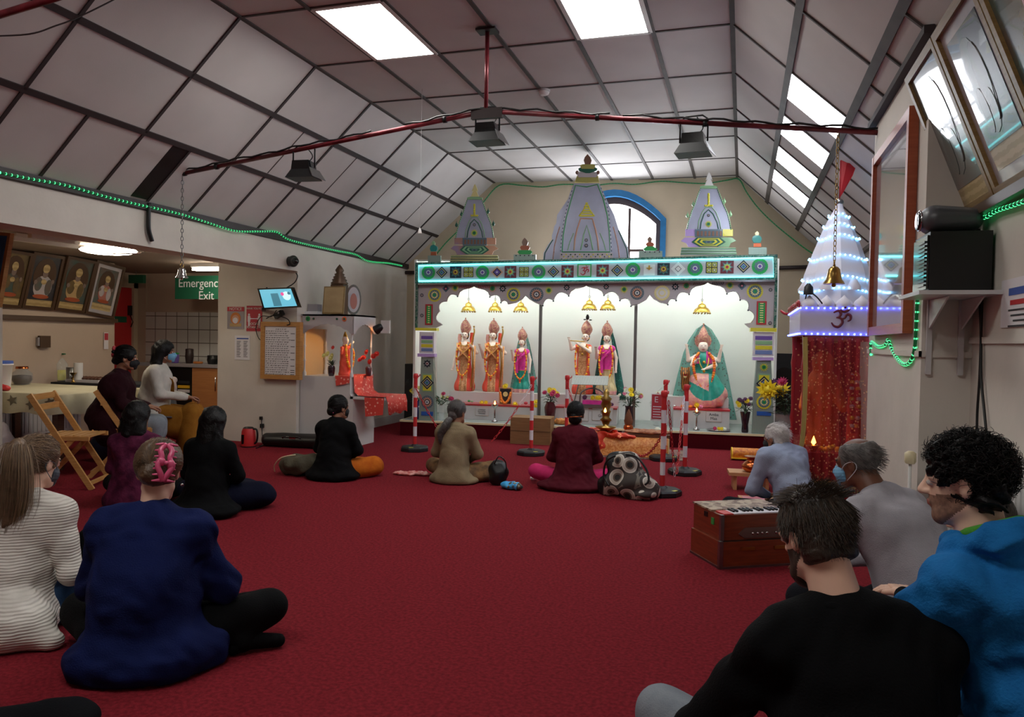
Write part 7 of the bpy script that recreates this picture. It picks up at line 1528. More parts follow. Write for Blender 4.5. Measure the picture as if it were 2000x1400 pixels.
# harmonium
H1, H2, H3 = at(1405, 1112, z=0), at(1352, 1078, z=0), None
ex = Vector((math.cos(.06), math.sin(.06), 0))
t = thing('harmonium', 'wooden harmonium with piano keys and metal edged corners on the carpet', 'harmonium', (H1.x, H1.y, 0), .54); D_ = .36; Wd = .50
M = Matrix.Identity(4)
mb('redwood').box(0, Wd, 0, D_, .012, .16).build('lower_case', t); mb('steel').box(-.004, Wd, -.004, D_+.004, 0, .014).build('base_rim', t)
mb('redwood').box(.015, Wd, .02, D_-.0, .16, .315).build('upper_case', t); mb('steel').box(-.004, .02, -.005, .02, .0, .165).build('corner_plate', t); mb('steel').box(.011, .033, .013, .035, .165, .318).build('corner_plate', t); mb('black').box(.0, Wd, .012, .018, .158, .164).build('groove', t)
mat('fret', '#b09a80', .5, kind='vor', color2='#6a4a38', vscale=30); mb('fret').box(.01, Wd, .13, D_+.01, .315, .325).build('top_board', t); mb('whitep').box(.10, Wd, .025, .125, .31, .322).build('white_keys', t); b = mb('black')
for k in range(16):
    if k % 7 not in (2, 6): b.box(.115+k*.0245, .127+k*.0245, .06, .125, .322, .333)
b.build('black_keys', t); mb('redp').box(.035, .10, .025, .12, .315, .322).build('felt', t); mat('plate_', '#6e5550', .4, metal=.3)
b = mb('plate_'); b.prism([(.13+.0, .20), (.17, .175), (.5, .175), (.5, .235), (.17, .235)], .012, .02); b.build('stop_panel', t)
for k in range(6): mb('chrome').ball((.215+k*.032+(.03 if k > 3 else 0), .002, .205), .009, 8, 6).build('stop_knob', t)
for x in (.14, .36): mb('brass').box(x, x+.09, -.006, .0, .105, .125).build('latch', t)
mb('green').prism([(.30+.018*math.cos(a), .275+.022*math.sin(a)) for a in [2*PI*k/12 for k in range(12)]], .008, .0145, 'yz').build('sticker', t) if False else mb('o_green').box(.010, .0148, .1, .13, .24, .28).build('sticker', t)
mb('black').box(.010, .0148, .18, .22, .27, .30).build('latch_hole', t)
# ================================================================ people
mat('skinf', '#c49a86', .5, var=.05, vscale=12); mat('skinfair', '#e6bca4', .5, var=.05, vscale=12); mat('skinbr', '#94654c', .5, var=.06, vscale=12); mat('skindk', '#6e4634', .5, var=.06, vscale=12)
mat('lipf', '#a8685c', .5); mat('lipd', '#6e3c34', .5); mat('eyew', '#d8d4ce', .3); mat('iris', '#20150f', .3); mat('brow', '#1a1412', .7)
mat('h_black', '#0b0a0b', .5, bump=.3, bscale=120, spec=.25); mat('h_brown', '#4a3828', .42, bump=.3, bscale=120, color2='#604a36', vscale=30); mat('h_dbrown', '#33281f', .45, bump=.3, bscale=120); mat('h_lbrown', '#7a614b', .45, bump=.3, bscale=120, color2='#5e4936', vscale=30); mat('h_grey', '#3c3a3a', .5, bump=.3, bscale=120, color2='#5d5a58', vscale=40); mat('h_white', '#b8b4b2', .55, bump=.3, bscale=120, color2='#d2cecb', vscale=40); mat('h_salt', '#4a4745', .5, bump=.3, bscale=120, color2='#6e6a67', vscale=40)
def cloth(n, c, c2=None, **k):
    mat(n, c, .88, bump=.35, bscale=k.pop('bs', 180), spec=.12, **({'color2': c2, 'vscale': 14} if c2 else {'var': .1, 'vscale': 9}), **k)
cloth('navyknit', '#131d4a'); cloth('blackcl', '#0a0b0d'); cloth('blackcl2', '#0d0e12'); cloth('creamknit', '#cfcac2', bs=60, rib=26); cloth('jeans', '#1e3350', '#2a4263'); cloth('purpleknit', '#42182f', '#6a2a4a', bs=70); cloth('maroon', '#2a0f16'); cloth('whiteknit', '#c4c0b8'); cloth('mustard', '#8a5a1e', '#9c6a26'); cloth('orangesaree', '#b0581a', '#c26a20'); cloth('beigecard', '#82735a', '#8c7d62'); cloth('burgknit', '#4f1420'); cloth('pinkcl2', '#c8326a'); cloth('blueshirt', '#9aa6bf'); cloth('greyshirt', '#a9a7ae'); cloth('darkpants', '#14161c'); cloth('bluehood', '#1d68a8', '#2072b4', bs=120); cloth('greensh', '#4f9a3a'); cloth('greyjeans', '#7c838c', '#8a9199'); cloth('navypants', '#10162a'); cloth('brownskirt', '#5d4a38', '#8a6a48'); cloth('darknavyskirt', '#0d1024')
mat('maskblue', '#6fa8cc', .7); mat('maskblack', '#101216', .8); mat('maskgrey', '#4a4e58', .8, var=.3, vscale=60); mat('clippink', '#d2547e', .3, coat=.3)
mat('beardm', '#3f2c20', .8, var=.25, vscale=90); mat('stubble', '#8a6654', .7, var=.25, vscale=90)
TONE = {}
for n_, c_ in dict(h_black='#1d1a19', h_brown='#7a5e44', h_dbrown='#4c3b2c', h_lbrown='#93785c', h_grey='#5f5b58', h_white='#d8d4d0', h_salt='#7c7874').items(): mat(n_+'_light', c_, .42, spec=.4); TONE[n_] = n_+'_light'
def RZ(a): return np.array(Matrix.Rotation(a, 3, 'Z')); 
def RX(a): return np.array(Matrix.Rotation(a, 3, 'X'))
def RY(a): return np.array(Matrix.Rotation(a, 3, 'Y'))
def head_solid(neck_l, female=True, beard=False):
    S = Solid(); S.ell((0, -.012, .035), (.073, .093, .083), .02); S.ell((0, .022, -.03), (.058, .066, .072), .03)
    S.cap((-.02, .062, -.088), (.02, .062, -.088), .02 if female else .024, None, .025); S.cap((-.045, .01, -.062), (-.02, .055, -.085), .02, None, .02); S.cap((.045, .01, -.062), (.02, .055, -.085), .02, None, .02)
    S.cap((-.038, .072, .022), (.038, .072, .022), .014, None, .02)
    S.ell((-.03, .092, .006), (.017, .013, .011), .012, sub=True); S.ell((.03, .092, .006), (.017, .013, .011), .012, sub=True)
    S.cap((0, .084, .016), (0, .106, -.02), .0085, .0125, .012); S.ell((-.011, .096, -.024), (.008, .009, .007), .008); S.ell((.011, .096, -.024), (.008, .009, .007), .008)
    S.ell((0, .080, -.052), (.026, .014, .012), .015); S.ell((0, .0915, -.0495), (.018, .007, .0045), .003); S.ell((0, .090, -.0580), (.016, .007, .005), .003)
    for s in (-1, 1):
        S.ell((s*.074, -.006, -.004), (.010, .019, .031), .008, RZ(s*.35)); S.ell((s*.083, .0, .0), (.006, .009, .015), .004, sub=True)
    S.ell((-.030, .079, .005), (.0135, .012, .0125), .003); S.ell((.030, .079, .005), (.0135, .012, .0125), .003)
    nr = .05 if female else .058
    S.cap((0, -.02, -.05), neck_l, nr, nr*1.12, .025)
    return S
def head_mesh(parts_out, c, R, neck_b, s, female, h=.0048, beard=False, stub=None):
    nl = (np.array(neck_b)-c)@R/s; S = head_solid(tuple(nl), female, beard); V, Q = S.mesh(h)
    L = V[Q].mean(1); mi = np.zeros(len(Q), int)
    mi[(abs(L[:, 0]) < .021) & (L[:, 1] > .084) & (abs(L[:, 2]+.054) < .0095)] = 1
    e = (abs(abs(L[:, 0])-.030) < .0125) & (L[:, 1] > .075) & (abs(L[:, 2]-.004) < .0055); mi[e] = 2; mi[e & (abs(abs(L[:, 0])-.030) < .0055)] = 3
    mi[(abs(abs(L[:, 0])-.032) < .021) & (L[:, 1] > .066) & (abs(L[:, 2]-.029+.12*(abs(abs(L[:, 0])-.03))) < .0045)] = 4
    if stub: mi[(mi == 0) & (L[:, 1] > -.005) & (L[:, 2] < -.028-.10*np.clip(L[:, 1]-.06, -.06, .05)) & (L[:, 2] > -.112) & (L[:, 2] > -.055-.9*np.clip(L[:, 1], 0, .08)) & (L[:, 1]-L[:, 2]*.3 > .012)] = 5
    parts_out.append((V*s@R.T+c, Q, mi)); return V
def hand(parts, w, d, n, side, s=1, curl=.5, spread=1, h=.0042, thumb=1):
    w = Vector(w); d = Vector(d).normalized(); n = Vector(n); n = (n-d*n.dot(d)).normalized(); l = d.cross(n)*side; S = Solid()
    S.cap(tuple(w-d*.02), tuple(w+d*.01), .024*s, .026*s, .01, flat=None)
    for i, (off, L) in enumerate(((-.030, .060), (-.010, .076), (.010, .08), (.029, .072))):
        b = w+d*.085*s+l*off*s*spread; S.cap(tuple(w+l*off*.55*s+d*.01), tuple(b), .015*s, .0115*s, .012)
        p = b; dr = d.copy(); a = 0
        for j, f in enumerate((.45, .3, .25)):
            a += curl*(.5 if j == 0 else .85)*(1+.08*i); dj = d*math.cos(a)+n*math.sin(a)+l*off*1.5*(1 if j == 0 else .5); dj.normalize(); q = p+dj*L*f*s; S.cap(tuple(p), tuple(q), (.0095-.0011*j)*s, (.0085-.0011*j)*s, .003); p = q
    b = w+d*.025*s+l*.030*s; q = b+(d*.55+l*.7*thumb+n*.35).normalized()*.042*s; r = q+(d*.85+l*.15+n*.4).normalized()*.032*s; t = r+(d*.9+n*.3).normalized()*.024*s
    S.cap(tuple(w+l*.012*s), tuple(b), .017*s, .014*s, .012); S.cap(tuple(b), tuple(q), .014*s, .0115*s, .006); S.cap(tuple(q), tuple(r), .011*s, .0095*s, .004); S.cap(tuple(r), tuple(t), .0095*s, .0075*s, .003)
    V, Q = S.mesh(h); parts.append((V, Q, np.zeros(len(Q), int)))
def scalp(rg, face=.1, low=-.07, rx=.078, ry=.098, rz=.090):
    """random point on the hair-bearing scalp in head coordinates"""
    while 1:
        v = Vector((rg.gauss(0, 1), rg.gauss(0, 1), rg.gauss(0, 1))).normalized(); p = Vector((v.x*rx, v.y*ry-.014, v.z*rz+.037))
        if p.z < low: continue
        if p.y > .045 and p.z < .075: continue
        if p.y > .02 and p.z < .02: continue
        if abs(p.x) > .06 and p.y > -.01 and p.z < .02: continue
        return p, Vector((v.x/rx, v.y/ry, v.z/rz)).normalized()
def proj_sc(p, k=1.0):
    q = Vector((p.x/.078, (p.y+.014)/.098, (p.z-.037)/.090)); L = q.length
    return p if L > k else Vector((p.x*k/L, (p.y+.014)*k/L-.014, (p.z-.037)*k/L+.037))
def hair(kind, c, R, s, parent, m, n=500, seed=1, r=.0011, arg=None):
    rg = random.Random(seed); Rm = Matrix(R.tolist()); cv = Vector(c)
    W = lambda p: cv+Rm @ (Vector(p)*s)
    base = Solid(); rx = 1.0
    thick = {'clip': .019, 'bun': .013, 'long': .018, 'bob': .018, 'curly': .013, 'short': .009, 'bald': .006, 'white': .010}.get(kind, .010)
    base.ell((0, -.014, .037), (.074+thick, .094+thick, .084+thick), .02)
    if kind in ('bun', 'ponytail', 'lowpony', 'clip'): base.cap((0, -.06, -.01), (0, -.085, -.03), .05, .045, .03)
    if kind in ('short', 'curly', 'white'): base.cap((-.03, -.045, -.038), (.03, -.045, -.038), .046+thick*.2, None, .03)
    if kind in ('long', 'bob'):
        L = arg or .22; base.cap((-.05, -.04, 0), (-.07, -.055, -L), .055, .05, .04); base.cap((.05, -.04, 0), (.07, -.055, -L), .055, .05, .04); base.cap((0, -.07, 0), (0, -.085, -L*1.05), .055, .055, .05)
    base.ell((0, .115, -.045), (.082, .09, .105), .012, sub=True)                     # open for the face
    if kind in ('short', 'bald', 'white', 'curly', 'clip', 'ponytail', 'bun', 'lowpony'):
        for q in (-1, 1): base.ell((q*.085, .012, -.03), (.03, .034, .042), .01, sub=True)   # ears stay clear
        base.ell((0, -.03, -.125 if kind in ('clip', 'bun', 'lowpony') else -.118), (.12, .2, .052), .02, sub=True)
    if kind == 'bald': base.ell((0, -.0, .12), (.058, .085, .045), .01, sub=True)
    amp = {'curly': .010, 'short': .004}.get(kind, .0035)
    wv = wob(amp, 110 if kind == 'curly' else 60, seed)
    def stripe(P): return wv(P)+.0016*np.sin(np.arctan2(P[..., 0], P[..., 2]+.03)*60+3*np.sin(P[..., 1]*40))
    V, Q = base.mesh(.0055, stripe); parts = [((V*s)@R.T+c, Q, 0)]
    lines = []
    def add(l): lines.append([tuple(W(p)) for p in l])
    if kind == 'short':
        for i in range(n):
            p, nn = scalp(rg, low=-.075); L = rg.uniform(.018, .035)*(1.3 if p.z > .06 else .8); d = Vector((rg.uniform(-.25, .25)+p.x*2, (.55 if p.z > .09 and p.y > -.02 else -.25)+rg.uniform(-.2, .2), -.75 if p.z < .085 else -.05)); d = (d+nn*.18).normalized(); L *= 1.15; add([proj_sc(p+d*L*t, 1.13+.05*t)*1.0 if 0 else (lambda q_: q_+nn*(.007+.001*t))(proj_sc(p+d*L*t, 1.0)) for t in (0, .3, .6, 1)])
    elif kind == 'curly':
        for i in range(n):
            p, nn = scalp(rg, low=-.085); k = rg.uniform(1.0, 1.10); p = Vector((p.x*k, (p.y+.014)*k-.014, (p.z-.037)*k+.037)); a = nn.orthogonal().normalized(); b_ = nn.cross(a); R0 = rg.uniform(.008, .014); ph = rg.uniform(0, 6); dr = (a*rg.uniform(-1, 1)+b_*rg.uniform(-1, 1)+nn*.5-Vector((0, 0, .3))).normalized(); e = dr.orthogonal().normalized(); f = dr.cross(e)
            add([p+dr*(.026*t)+(e*math.cos(ph+t*6)+f*math.sin(ph+t*6))*R0*(.5+.5*t) for t in [q/9 for q in range(10)]])
    elif kind in ('white', 'bald'):
        for i in range(n):
            p, nn = scalp(rg, low=-.07)
            if kind == 'bald' and p.z > .075: continue
            d = Vector((0, -.7, -.5 if p.z < .08 else -.1)); d = (d+nn*.35+Vector((rg.uniform(-.2, .2), 0, rg.uniform(-.2, .2)))).normalized(); L = rg.uniform(.03, .05); add([proj_sc(p+d*L*t*.8, 1.05+.03*t)*1.01 for t in (0, .35, .7, 1)])
    else:
        tie = {'ponytail': Vector((0, -.105, .06)), 'bun': Vector((0, -.10, .03)), 'clip': Vector((0, -.10, .02)), 'lowpony': Vector((0, -.085, -.05)), 'long': None, 'bob': None}[kind]
        for i in range(n):
            p, nn = scalp(rg, low=-.06); j = rg.uniform(1.10, 1.16)
            if tie is not None:
                add([proj_sc(p.lerp(tie, t), j)+Vector((0, 0, .004*math.sin(t*9+i))) for t in [q/8 for q in range(9)]])
            else:
                L = (arg or .22)*rg.uniform(.85, 1.15); sgn = 1 if p.x > 0 else -1; fr = p.y > .02; x1 = p.x*1.0+sgn*.035; end = Vector((x1*1.1, min(p.y, .0)*.8-.045, -L)); mid = Vector((sgn*max(abs(p.x), .075), p.y*.8-.02, -.01))
                l = [proj_sc(p.lerp(mid, t), 1.15) for t in (0, .35, .7, 1)]+[mid.lerp(end, t)+Vector((.006*math.sin(t*8+i), .006*math.cos(t*7+i), 0)) for t in (.25, .5, .75, 1)]; l[3] = proj_sc(mid, 1.18); add(l)
        if kind in ('ponytail', 'lowpony'):
            path = [Vector(q) for q in arg]; cp = catmull(path, 4); N = len(cp)
            for i in range(n):
                ox, oy = rg.gauss(0, 1), rg.gauss(0, 1); ph = rg.uniform(0, 6); lim = rg.uniform(.8, 1)
                l = []
                for k, q in enumerate(cp):
                    t = k/(N-1)
                    if t > lim: break
                    w = ((.010+.032*math.sin(min(1, t*1.6)*PI/2)) if t < .7 else .042-.04*(t-.7))*(1.35 if kind == 'ponytail' else 1); l.append(q+Vector((ox*w*.55, oy*w*.4, .004*math.sin(t*9+ph))))
                if len(l) > 3: add(l)
            tube = MB(); 
            bs = Solid(); rr = [.014]+[.02+.016*math.sin(k/(N-1)*PI*.85) for k in range(1, N)]
            for k in range(N-1): bs.cap(tuple(cp[k]), tuple(cp[k+1]), rr[k], rr[k+1], .01)
            Vb, Qb = bs.mesh(.006, lambda P: .002*np.sin(P[..., 0]*500)+.002*np.sin(P[..., 1]*400)); parts.append(((Vb*s)@R.T+c, Qb, 0))
    o = None
    V0 = lines; sets = [lines[0::3]+lines[1::3], lines[2::3]] if len(lines) > 5 else [lines]
    for si, ls in enumerate(sets):
        if not ls: continue
        V = []; F = []; off = 0
        for pl in ls:
            pl = np.array(pl); N = len(pl); t = np.gradient(pl, axis=0); t /= np.linalg.norm(t, axis=1)[:, None]+1e-9
            a = np.cross(t, [0.31, .2, .93]); a /= np.linalg.norm(a, axis=1)[:, None]+1e-9; b = np.cross(t, a); rr = (r*np.linspace(1, .4, N))[:, None]
            V.append(np.stack([pl+rr*(a*math.cos(q)+b*math.sin(q)) for q in (0, 2.09, 4.19)], 1).reshape(-1, 3)); i = np.arange(N-1)[:, None]*3+off
            for k in range(3): k2 = (k+1) % 3; F.append(np.concatenate([i+k, i+k2, i+3+k2, i+3+k], 1))
            off += 3*N
        parts.append((np.concatenate(V), np.concatenate(F), si))
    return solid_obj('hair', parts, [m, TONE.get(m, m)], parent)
def mask(c, R, s, parent, m, strap=True):
    S = Solid(); S.ell((0, .045, -.045), (.064, .070, .052), .02); S.cap((0, .10, -.01), (0, .112, -.03), .012, .016, .02); S.cap((-.01, .085, -.085), (.01, .085, -.085), .02, None, .02)
    S.ell((0, -.02, -.04), (.2, .065, .2), .008, sub=True)
    V, Q = S.mesh(.0045, lambda P: .0012*np.sin(P[..., 2]*420)); parts = [((V*s)@R.T+c, Q, 0)]
    o = solid_obj('face_mask', parts, [m], parent)
    if strap:
        for q in (-1, 1):
            b = mb(m if m != 'maskblue' else 'whitep'); P = [Vector((q*.062, .055, -.02)), Vector((q*.078, .02, .008)), Vector((q*.082, -.022, .012)), Vector((q*.082, -.028, -.02)), Vector((q*.070, .03, -.07))]
            b.tube([tuple(Vector(c)+Matrix(R.tolist()) @ (p*s)) for p in catmull(P, 4)], .0018*s, 5); b.build('mask_strap', o)
    return o
class Sc:
    def __init__(q, T, s): q.T = T; q.s = s
    def cap(q, a, b, ra, rb=None, k=.03): q.T.cap(np.array(a, float)*q.s, np.array(b, float)*q.s, ra*q.s, None if rb is None else rb*q.s, k)
    def ell(q, c, r, k=.03): q.T.ell(np.array(c, float)*q.s, np.array(r, float)*q.s, k)
def person(label, loc, rz, s=1.0, top='blackcl', bottom='darkpants', skin='skinf', hk='bun', hm='h_black', lean=.06, hyaw=0, hpitch=.15, hroll=0, female=True, J=None, g=1.0, sw=1.0, hn=500, hr=.0011, harg=None, msk=None, seed=1, fine=.010, sleeves=True, skirt=None, hands=True, hcurl=.6, feet='bottom', seat=0.0, wob_a=.006, spread_hem=None, beard=None, collar=None, hipg=1.0, hemz=None, kneel=False, topcf=None, topmats=None, extra=None, dz=0, hs=None, stub=None):
    """seated figure facing local +y; J overrides joints"""
    t = thing('person', label, 'person', loc, rz)
    z0 = seat
    j = dict(hip=(0, 0, .11), waist=(0, .01+lean*.15, .27), chest=(0, .02+lean*.55, .43), neck=(0, .0+lean, .565), head=(0, .045+lean*1.25, .735),
             shL=(-.150*sw, lean, .525), shR=(.150*sw, lean, .525), elL=(-.235, .08+lean*.5, .30), elR=(.235, .08+lean*.5, .30), wrL=(-.07, .27, .20), wrR=(.07, .27, .20),
             knL=(-.34, .27, .13), knR=(.34, .27, .13), anL=(.12, .34, .06), anR=(-.12, .40, .06))
    if J: j.update(J)
    j = {k: np.array([v[0]*s, v[1]*s, (v[2]+(z0 if k not in ('anL', 'anR') else 0))*s]) for k, v in j.items()}
    P = j; mats = [skin, 'lipf' if skin in ('skinf', 'skinfair') else 'lipd', 'eyew', 'iris', 'brow']; parts = []
    # body under the clothes, one mesh
    B = Solid(); q = .82*s
    B.cap(P['hip'], P['waist'], .125*q*g, .11*q*g, .05); B.cap(P['waist'], P['chest'], .11*q*g, .115*q, .05); B.cap(P['chest'], P['neck'], .11*q, .055*q, .05); B.cap(P['shL'], P['shR'], .05*q, None, .04)
    for a in 'LR':
        B.cap(P['sh'+a], P['el'+a], .045*q, .037*q, .03); B.cap(P['el'+a], P['wr'+a], .036*q, .026*q, .02)
        B.cap(P['hip']+np.array([(-.08 if a == 'L' else .08)*s, 0, 0]), P['kn'+a], .085*q, .058*q, .04); B.cap(P['kn'+a], P['an'+a], .055*q, .036*q, .03)
    V, Q = B.mesh(.016*s, zmin=.004); parts.append((V, Q, 0))
    R = RZ(hyaw)@RX(-hpitch)@RY(hroll); c = P['head']; hs = .48*s+.5 if hs is None else hs; head_mesh(parts, c, R, P['neck']+np.array([0, 0, -.01]), hs, female, .0048, stub=stub)
    if stub: mats.append(stub)
    if hands:
        for a in 'LR':
            d = (P['wr'+a]-P['el'+a]); d = d/np.linalg.norm(d); sd = -1 if a == 'L' else 1
            d2 = Vector((d[0], d[1], d[2]*.4)); hand(parts, P['wr'+a]+d*.0, d2, (0, 0, -1) if not isinstance(hands, dict) else hands.get(a, (0, 0, -1)), -sd, s, hcurl)
    for a in 'LR':
        f = P['an'+a]; sg = -1 if a == 'R' else 1; F = Solid(); F.cap(f, f+np.array([sg*.13*s, .05*s, -.02*s]), .036*s, .028*s, .03); F.cap(f, f+np.array([-sg*.03*s, -.02*s, -.02*s]), .036*s, .03*s, .02); V, Q = F.mesh(.010, zmin=.004); 
        if feet != 'skin': foot = (V, Q); parts_f = locals().setdefault('pf', []); parts_f.append((V, Q, 0))
        else: parts.append((V, Q, 0))
    solid_obj('body', parts, mats, t)
    # upper garment
    T = Solid(); zc = hemz if hemz is not None else -.05
    T.cap(P['hip']+np.array([-.05*s*hipg, 0, zc*s]), P['hip']+np.array([.05*s*hipg, 0, zc*s]), .145*s*g*hipg, None, .05); T.cap(P['hip'], P['waist'], .15*s*g, .135*s*g, .06); T.cap(P['waist'], P['chest'], .135*s*g, .13*s*g, .06)
    T.cap(P['chest']+np.array([-.05*s*sw, 0, 0]), P['chest']+np.array([.05*s*sw, 0, 0]), .115*s, None, .05); T.cap(P['shL'], P['shR'], .062*s, None, .05)
    ch_ = (P['shL']+P['shR'])*.5; T.ell(tuple(ch_*.7+P['chest']*.3), (.185*s*sw, .112*s, .125*s), .06); T.cap(P['chest'], P['neck'], .10*s, .062*s, .04)
    for a in 'LR': T.cap(P['neck'], P['sh'+a], (.058 if female else .064)*s, .06*s, .05)
    for a in 'LR':
        T.cap(P['sh'+a], P['el'+a], .064*s, .054*s, .03); T.cap(P['el'+a], P['el'+a]+(P['wr'+a]-P['el'+a])*(.93 if sleeves is True else sleeves), .053*s, .038*s, .025)
    if spread_hem: T.ell((0, .02*s, .03*s+z0*s), tuple(np.array(spread_hem)*s), .06)
    if extra: extra(Sc(T, s), P, s)
    # neck opening
    up = (P['head']-P['neck']); up = up/np.linalg.norm(up)
    w1 = wob(wob_a*s, 24/s, seed); w2 = wob(wob_a*.5*s, 60/s, seed+5)
    V, Q = T.mesh(fine*s, lambda X: w1(X)+w2(X), zmin=.006); tops = topmats or [top]
    tp_ = solid_obj('top', [(V, Q, 0)], tops, t, (lambda C, mi: topcf(C/s, mi)) if topcf else None)
    # lower garment
    L = Solid(); k = 1.0
    L.cap(P['hip']+np.array([-.05*s, 0, -.03*s]), P['hip']+np.array([.05*s, 0, -.03*s]), .12*s*g, None, .04)
    for a in 'LR':
        hx = (-.085 if a == 'L' else .085)*s
        L.cap(P['hip']+np.array([hx, .02*s, -.02*s]), P['kn'+a], .098*s, .076*s, .04)
        if not kneel: L.cap(P['kn'+a], P['an'+a], .070*s, .048*s, .03)
        else: L.cap(P['kn'+a], P['an'+a], .065*s, .05*s, .03)
    if skirt: L.ell(tuple(np.array(skirt[0])*s), tuple(np.array(skirt[1])*s), .08)
    V, Q = L.mesh(.011*s, wob(.006*s, 28/s, seed+3), zmin=.004); pr = [(V, Q, 0)]
    lw = solid_obj('trousers' if not skirt else 'skirt', pr+(locals().get('pf', []) if feet != 'skin' else []), [bottom], t)
    hair(hk, c, R, hs, t, hm, hn, seed, hr, harg)
    if msk: mask(c, R, hs, t, msk)
    if beard:
        S = Solid(); S.ell((0, .055, -.092), (.042, .038, .040), .02); S.cap((-.05, .02, -.060), (-.025, .05, -.085), .013, .018, .02); S.cap((.05, .02, -.060), (.025, .05, -.085), .013, .018, .02)
        S.ell((0, .10, -.05), (.020, .02, .008), .004, sub=True); S.ell((0, .03, -.005), (.052, .1, .028), .01, sub=True); S.ell((0, -.05, -.09), (.08, .06, .06), .01, sub=True)
        V, Q = S.mesh(.0048, lambda X: .0015*np.sin(X[..., 0]*500)*np.sin(X[..., 2]*430)); solid_obj('beard', [((V*hs)@R.T+c, Q, 0)], [beard], t)
    if collar:
        b = mb(collar); n_ = P['neck']+up*.035*s; pts = []
        for k_ in range(20):
            a_ = 2*PI*k_/20; pts.append((n_[0]+.066*s*math.cos(a_), n_[1]+.062*s*math.sin(a_), n_[2]+.012*s*math.sin(a_)*-1)); 
        b.tube(pts, .014*s, 8, closed=True); b.build('collar', t)
    return t, P, c, R
def onhead(c, R, s, p): return Vector(c)+Matrix(R.tolist()) @ (Vector(p)*s)
# ---- 1 navy jumper with pink claw clip (foreground left)
def hem_navy(T, P, s): T.ell((-.02, -.04, .06), (.25, .17, .10), .08); T.ell((0, .0, .28), (.20, .15, .22), .08); T.cap((.1, -.02, .1), (.22, .04, .05), .12, .10, .06)
t, P, c, R = person('person in navy jumper and black leggings with a pink hair claw, foreground left', (-2.25, 2.40, 0), math.radians(22), 1.04, 'navyknit', 'blackcl', 'skinfair', 'clip', 'h_brown', lean=.09, hyaw=.06, hpitch=.35, J=dict(knR=(.42, .22, .15), anR=(-.08, .40, .06), anL=(.34, .12, .05), knL=(-.36, .28, .12), head=(.0, .15, .725), shL=(-.165, .07, .51), shR=(.165, .07, .51), elL=(-.25, .12, .28), elR=(.25, .14, .26)), hn=1500, seed=11, g=1.12, fine=.009, extra=hem_navy, hr=.0011, wob_a=.010)
b = MB().mat('clippink'); Hc = lambda p: onhead(c, R, 1.06, Matrix.Rotation(.42, 3, 'Z') @ Vector(p))
for sg in (-1, 1):
    v = [Vector((sg*.003, -.128, .085)), Vector((sg*.02, -.135, .06)), Vector((sg*.014, -.14, .03)), Vector((sg*.026, -.142, .0)), Vector((sg*.012, -.138, -.03)), Vector((sg*.003, -.125, -.055))]
    b.tube([tuple(Hc(p)) for p in catmull(v, 4)], .011, 7)
    for k in range(7): p = Vector((sg*.012, -.134, .085-k*.023)); b.tube([tuple(Hc(p)), tuple(Hc(p+Vector((sg*.028, .004, -.003))))], [.0075, .003], 5)
b.ball(tuple(Hc((-.016, -.142, .015))), (.020, .012, .018), 10, 7); b.ball(tuple(Hc((.020, -.142, .005))), (.018, .012, .022), 10, 7); b.ball(tuple(Hc((.002, -.15, .01))), (.009, .008, .009)); b.build('hair_claw', t)
mb('chrome').ball(tuple(Hc((.088, -.004, -.045))), .006).build('earring', t)
# ---- 2 long ponytail, white cardigan
def hem_card(T, P, s): T.ell((.02, -.14, .08), (.24, .16, .14), .08); T.cap((.12, -.12, .1), (.30, -.16, .03), .10, .05, .06)
t, P, c, R = person('person in cream ribbed cardigan with a long brown ponytail at the left edge', (-3.06, 2.50, 0), math.radians(14), .98, 'creamknit', 'jeans', 'skinfair', 'ponytail', 'h_lbrown', lean=.10, hyaw=-.22, hpitch=.25, hn=1500, seed=21, harg=[(0, -.10, .07), (.03, -.155, .07), (.055, -.165, -.01), (.065, -.15, -.12), (.06, -.13, -.24), (.04, -.12, -.34)], msk='maskgrey', extra=hem_card, J=dict(elR=(.24, .05, .26), wrR=(.16, .26, .22), knR=(.30, .34, .16), anR=(.1, .1, .06)), fine=.009, g=1.05)
b = mb('blackcl'); b.ball(tuple(Vector(c)+Vector((.14, .22, -.40))), (.10, .10, .14), 16, 12); 
S = Solid(); S.ell((.20, .30, .26), (.12, .11, .15), .03); V, Q = S.mesh(.012, wob(.005, 30)); solid_obj('raised_knee', [(V, Q, 0)], ['blackcl'], t)
mb('blackcl').tube([tuple(onhead(c, R, .98, (.012*math.cos(a), -.112, .058+.022*math.sin(a)))) for a in [2*PI*k/10 for k in range(10)]], .006, 6, closed=True).build('hair_tie', t)
# dark rounded knee at the very bottom edge
S = Solid(); p = at(135, 1400, y=1.93); S.ell((p.x, p.y, .05), (.10, .09, .055), .02); S.cap((p.x-.05, p.y-.05, .06), (p.x-.2, p.y-.35, .08), .06, .09, .05); S.cap((p.x-.2, p.y-.35, .09), (p.x-.25, p.y-.7, .12), .09, .13, .05)
V, Q = S.mesh(.012, wob(.004, 30), zmin=0); o = solid_obj('person', [(V, Q, 0)], ['blackcl2'], None); tag(o, 'dark trousered knee of someone out of frame at the bottom left', 'person')
# ---- 3 purple jumper, black bob
person('person in purple knitted jumper with short black hair, in front of the chairs', (-4.49, 4.68, 0), math.radians(14), .92, 'purpleknit', 'blackcl', 'skinbr', 'bob', 'h_black', lean=.02, hpitch=.1, hyaw=-.2, hn=350, seed=31, harg=.13, g=1.1, fine=.011, spread_hem=(.25, .2, .08))
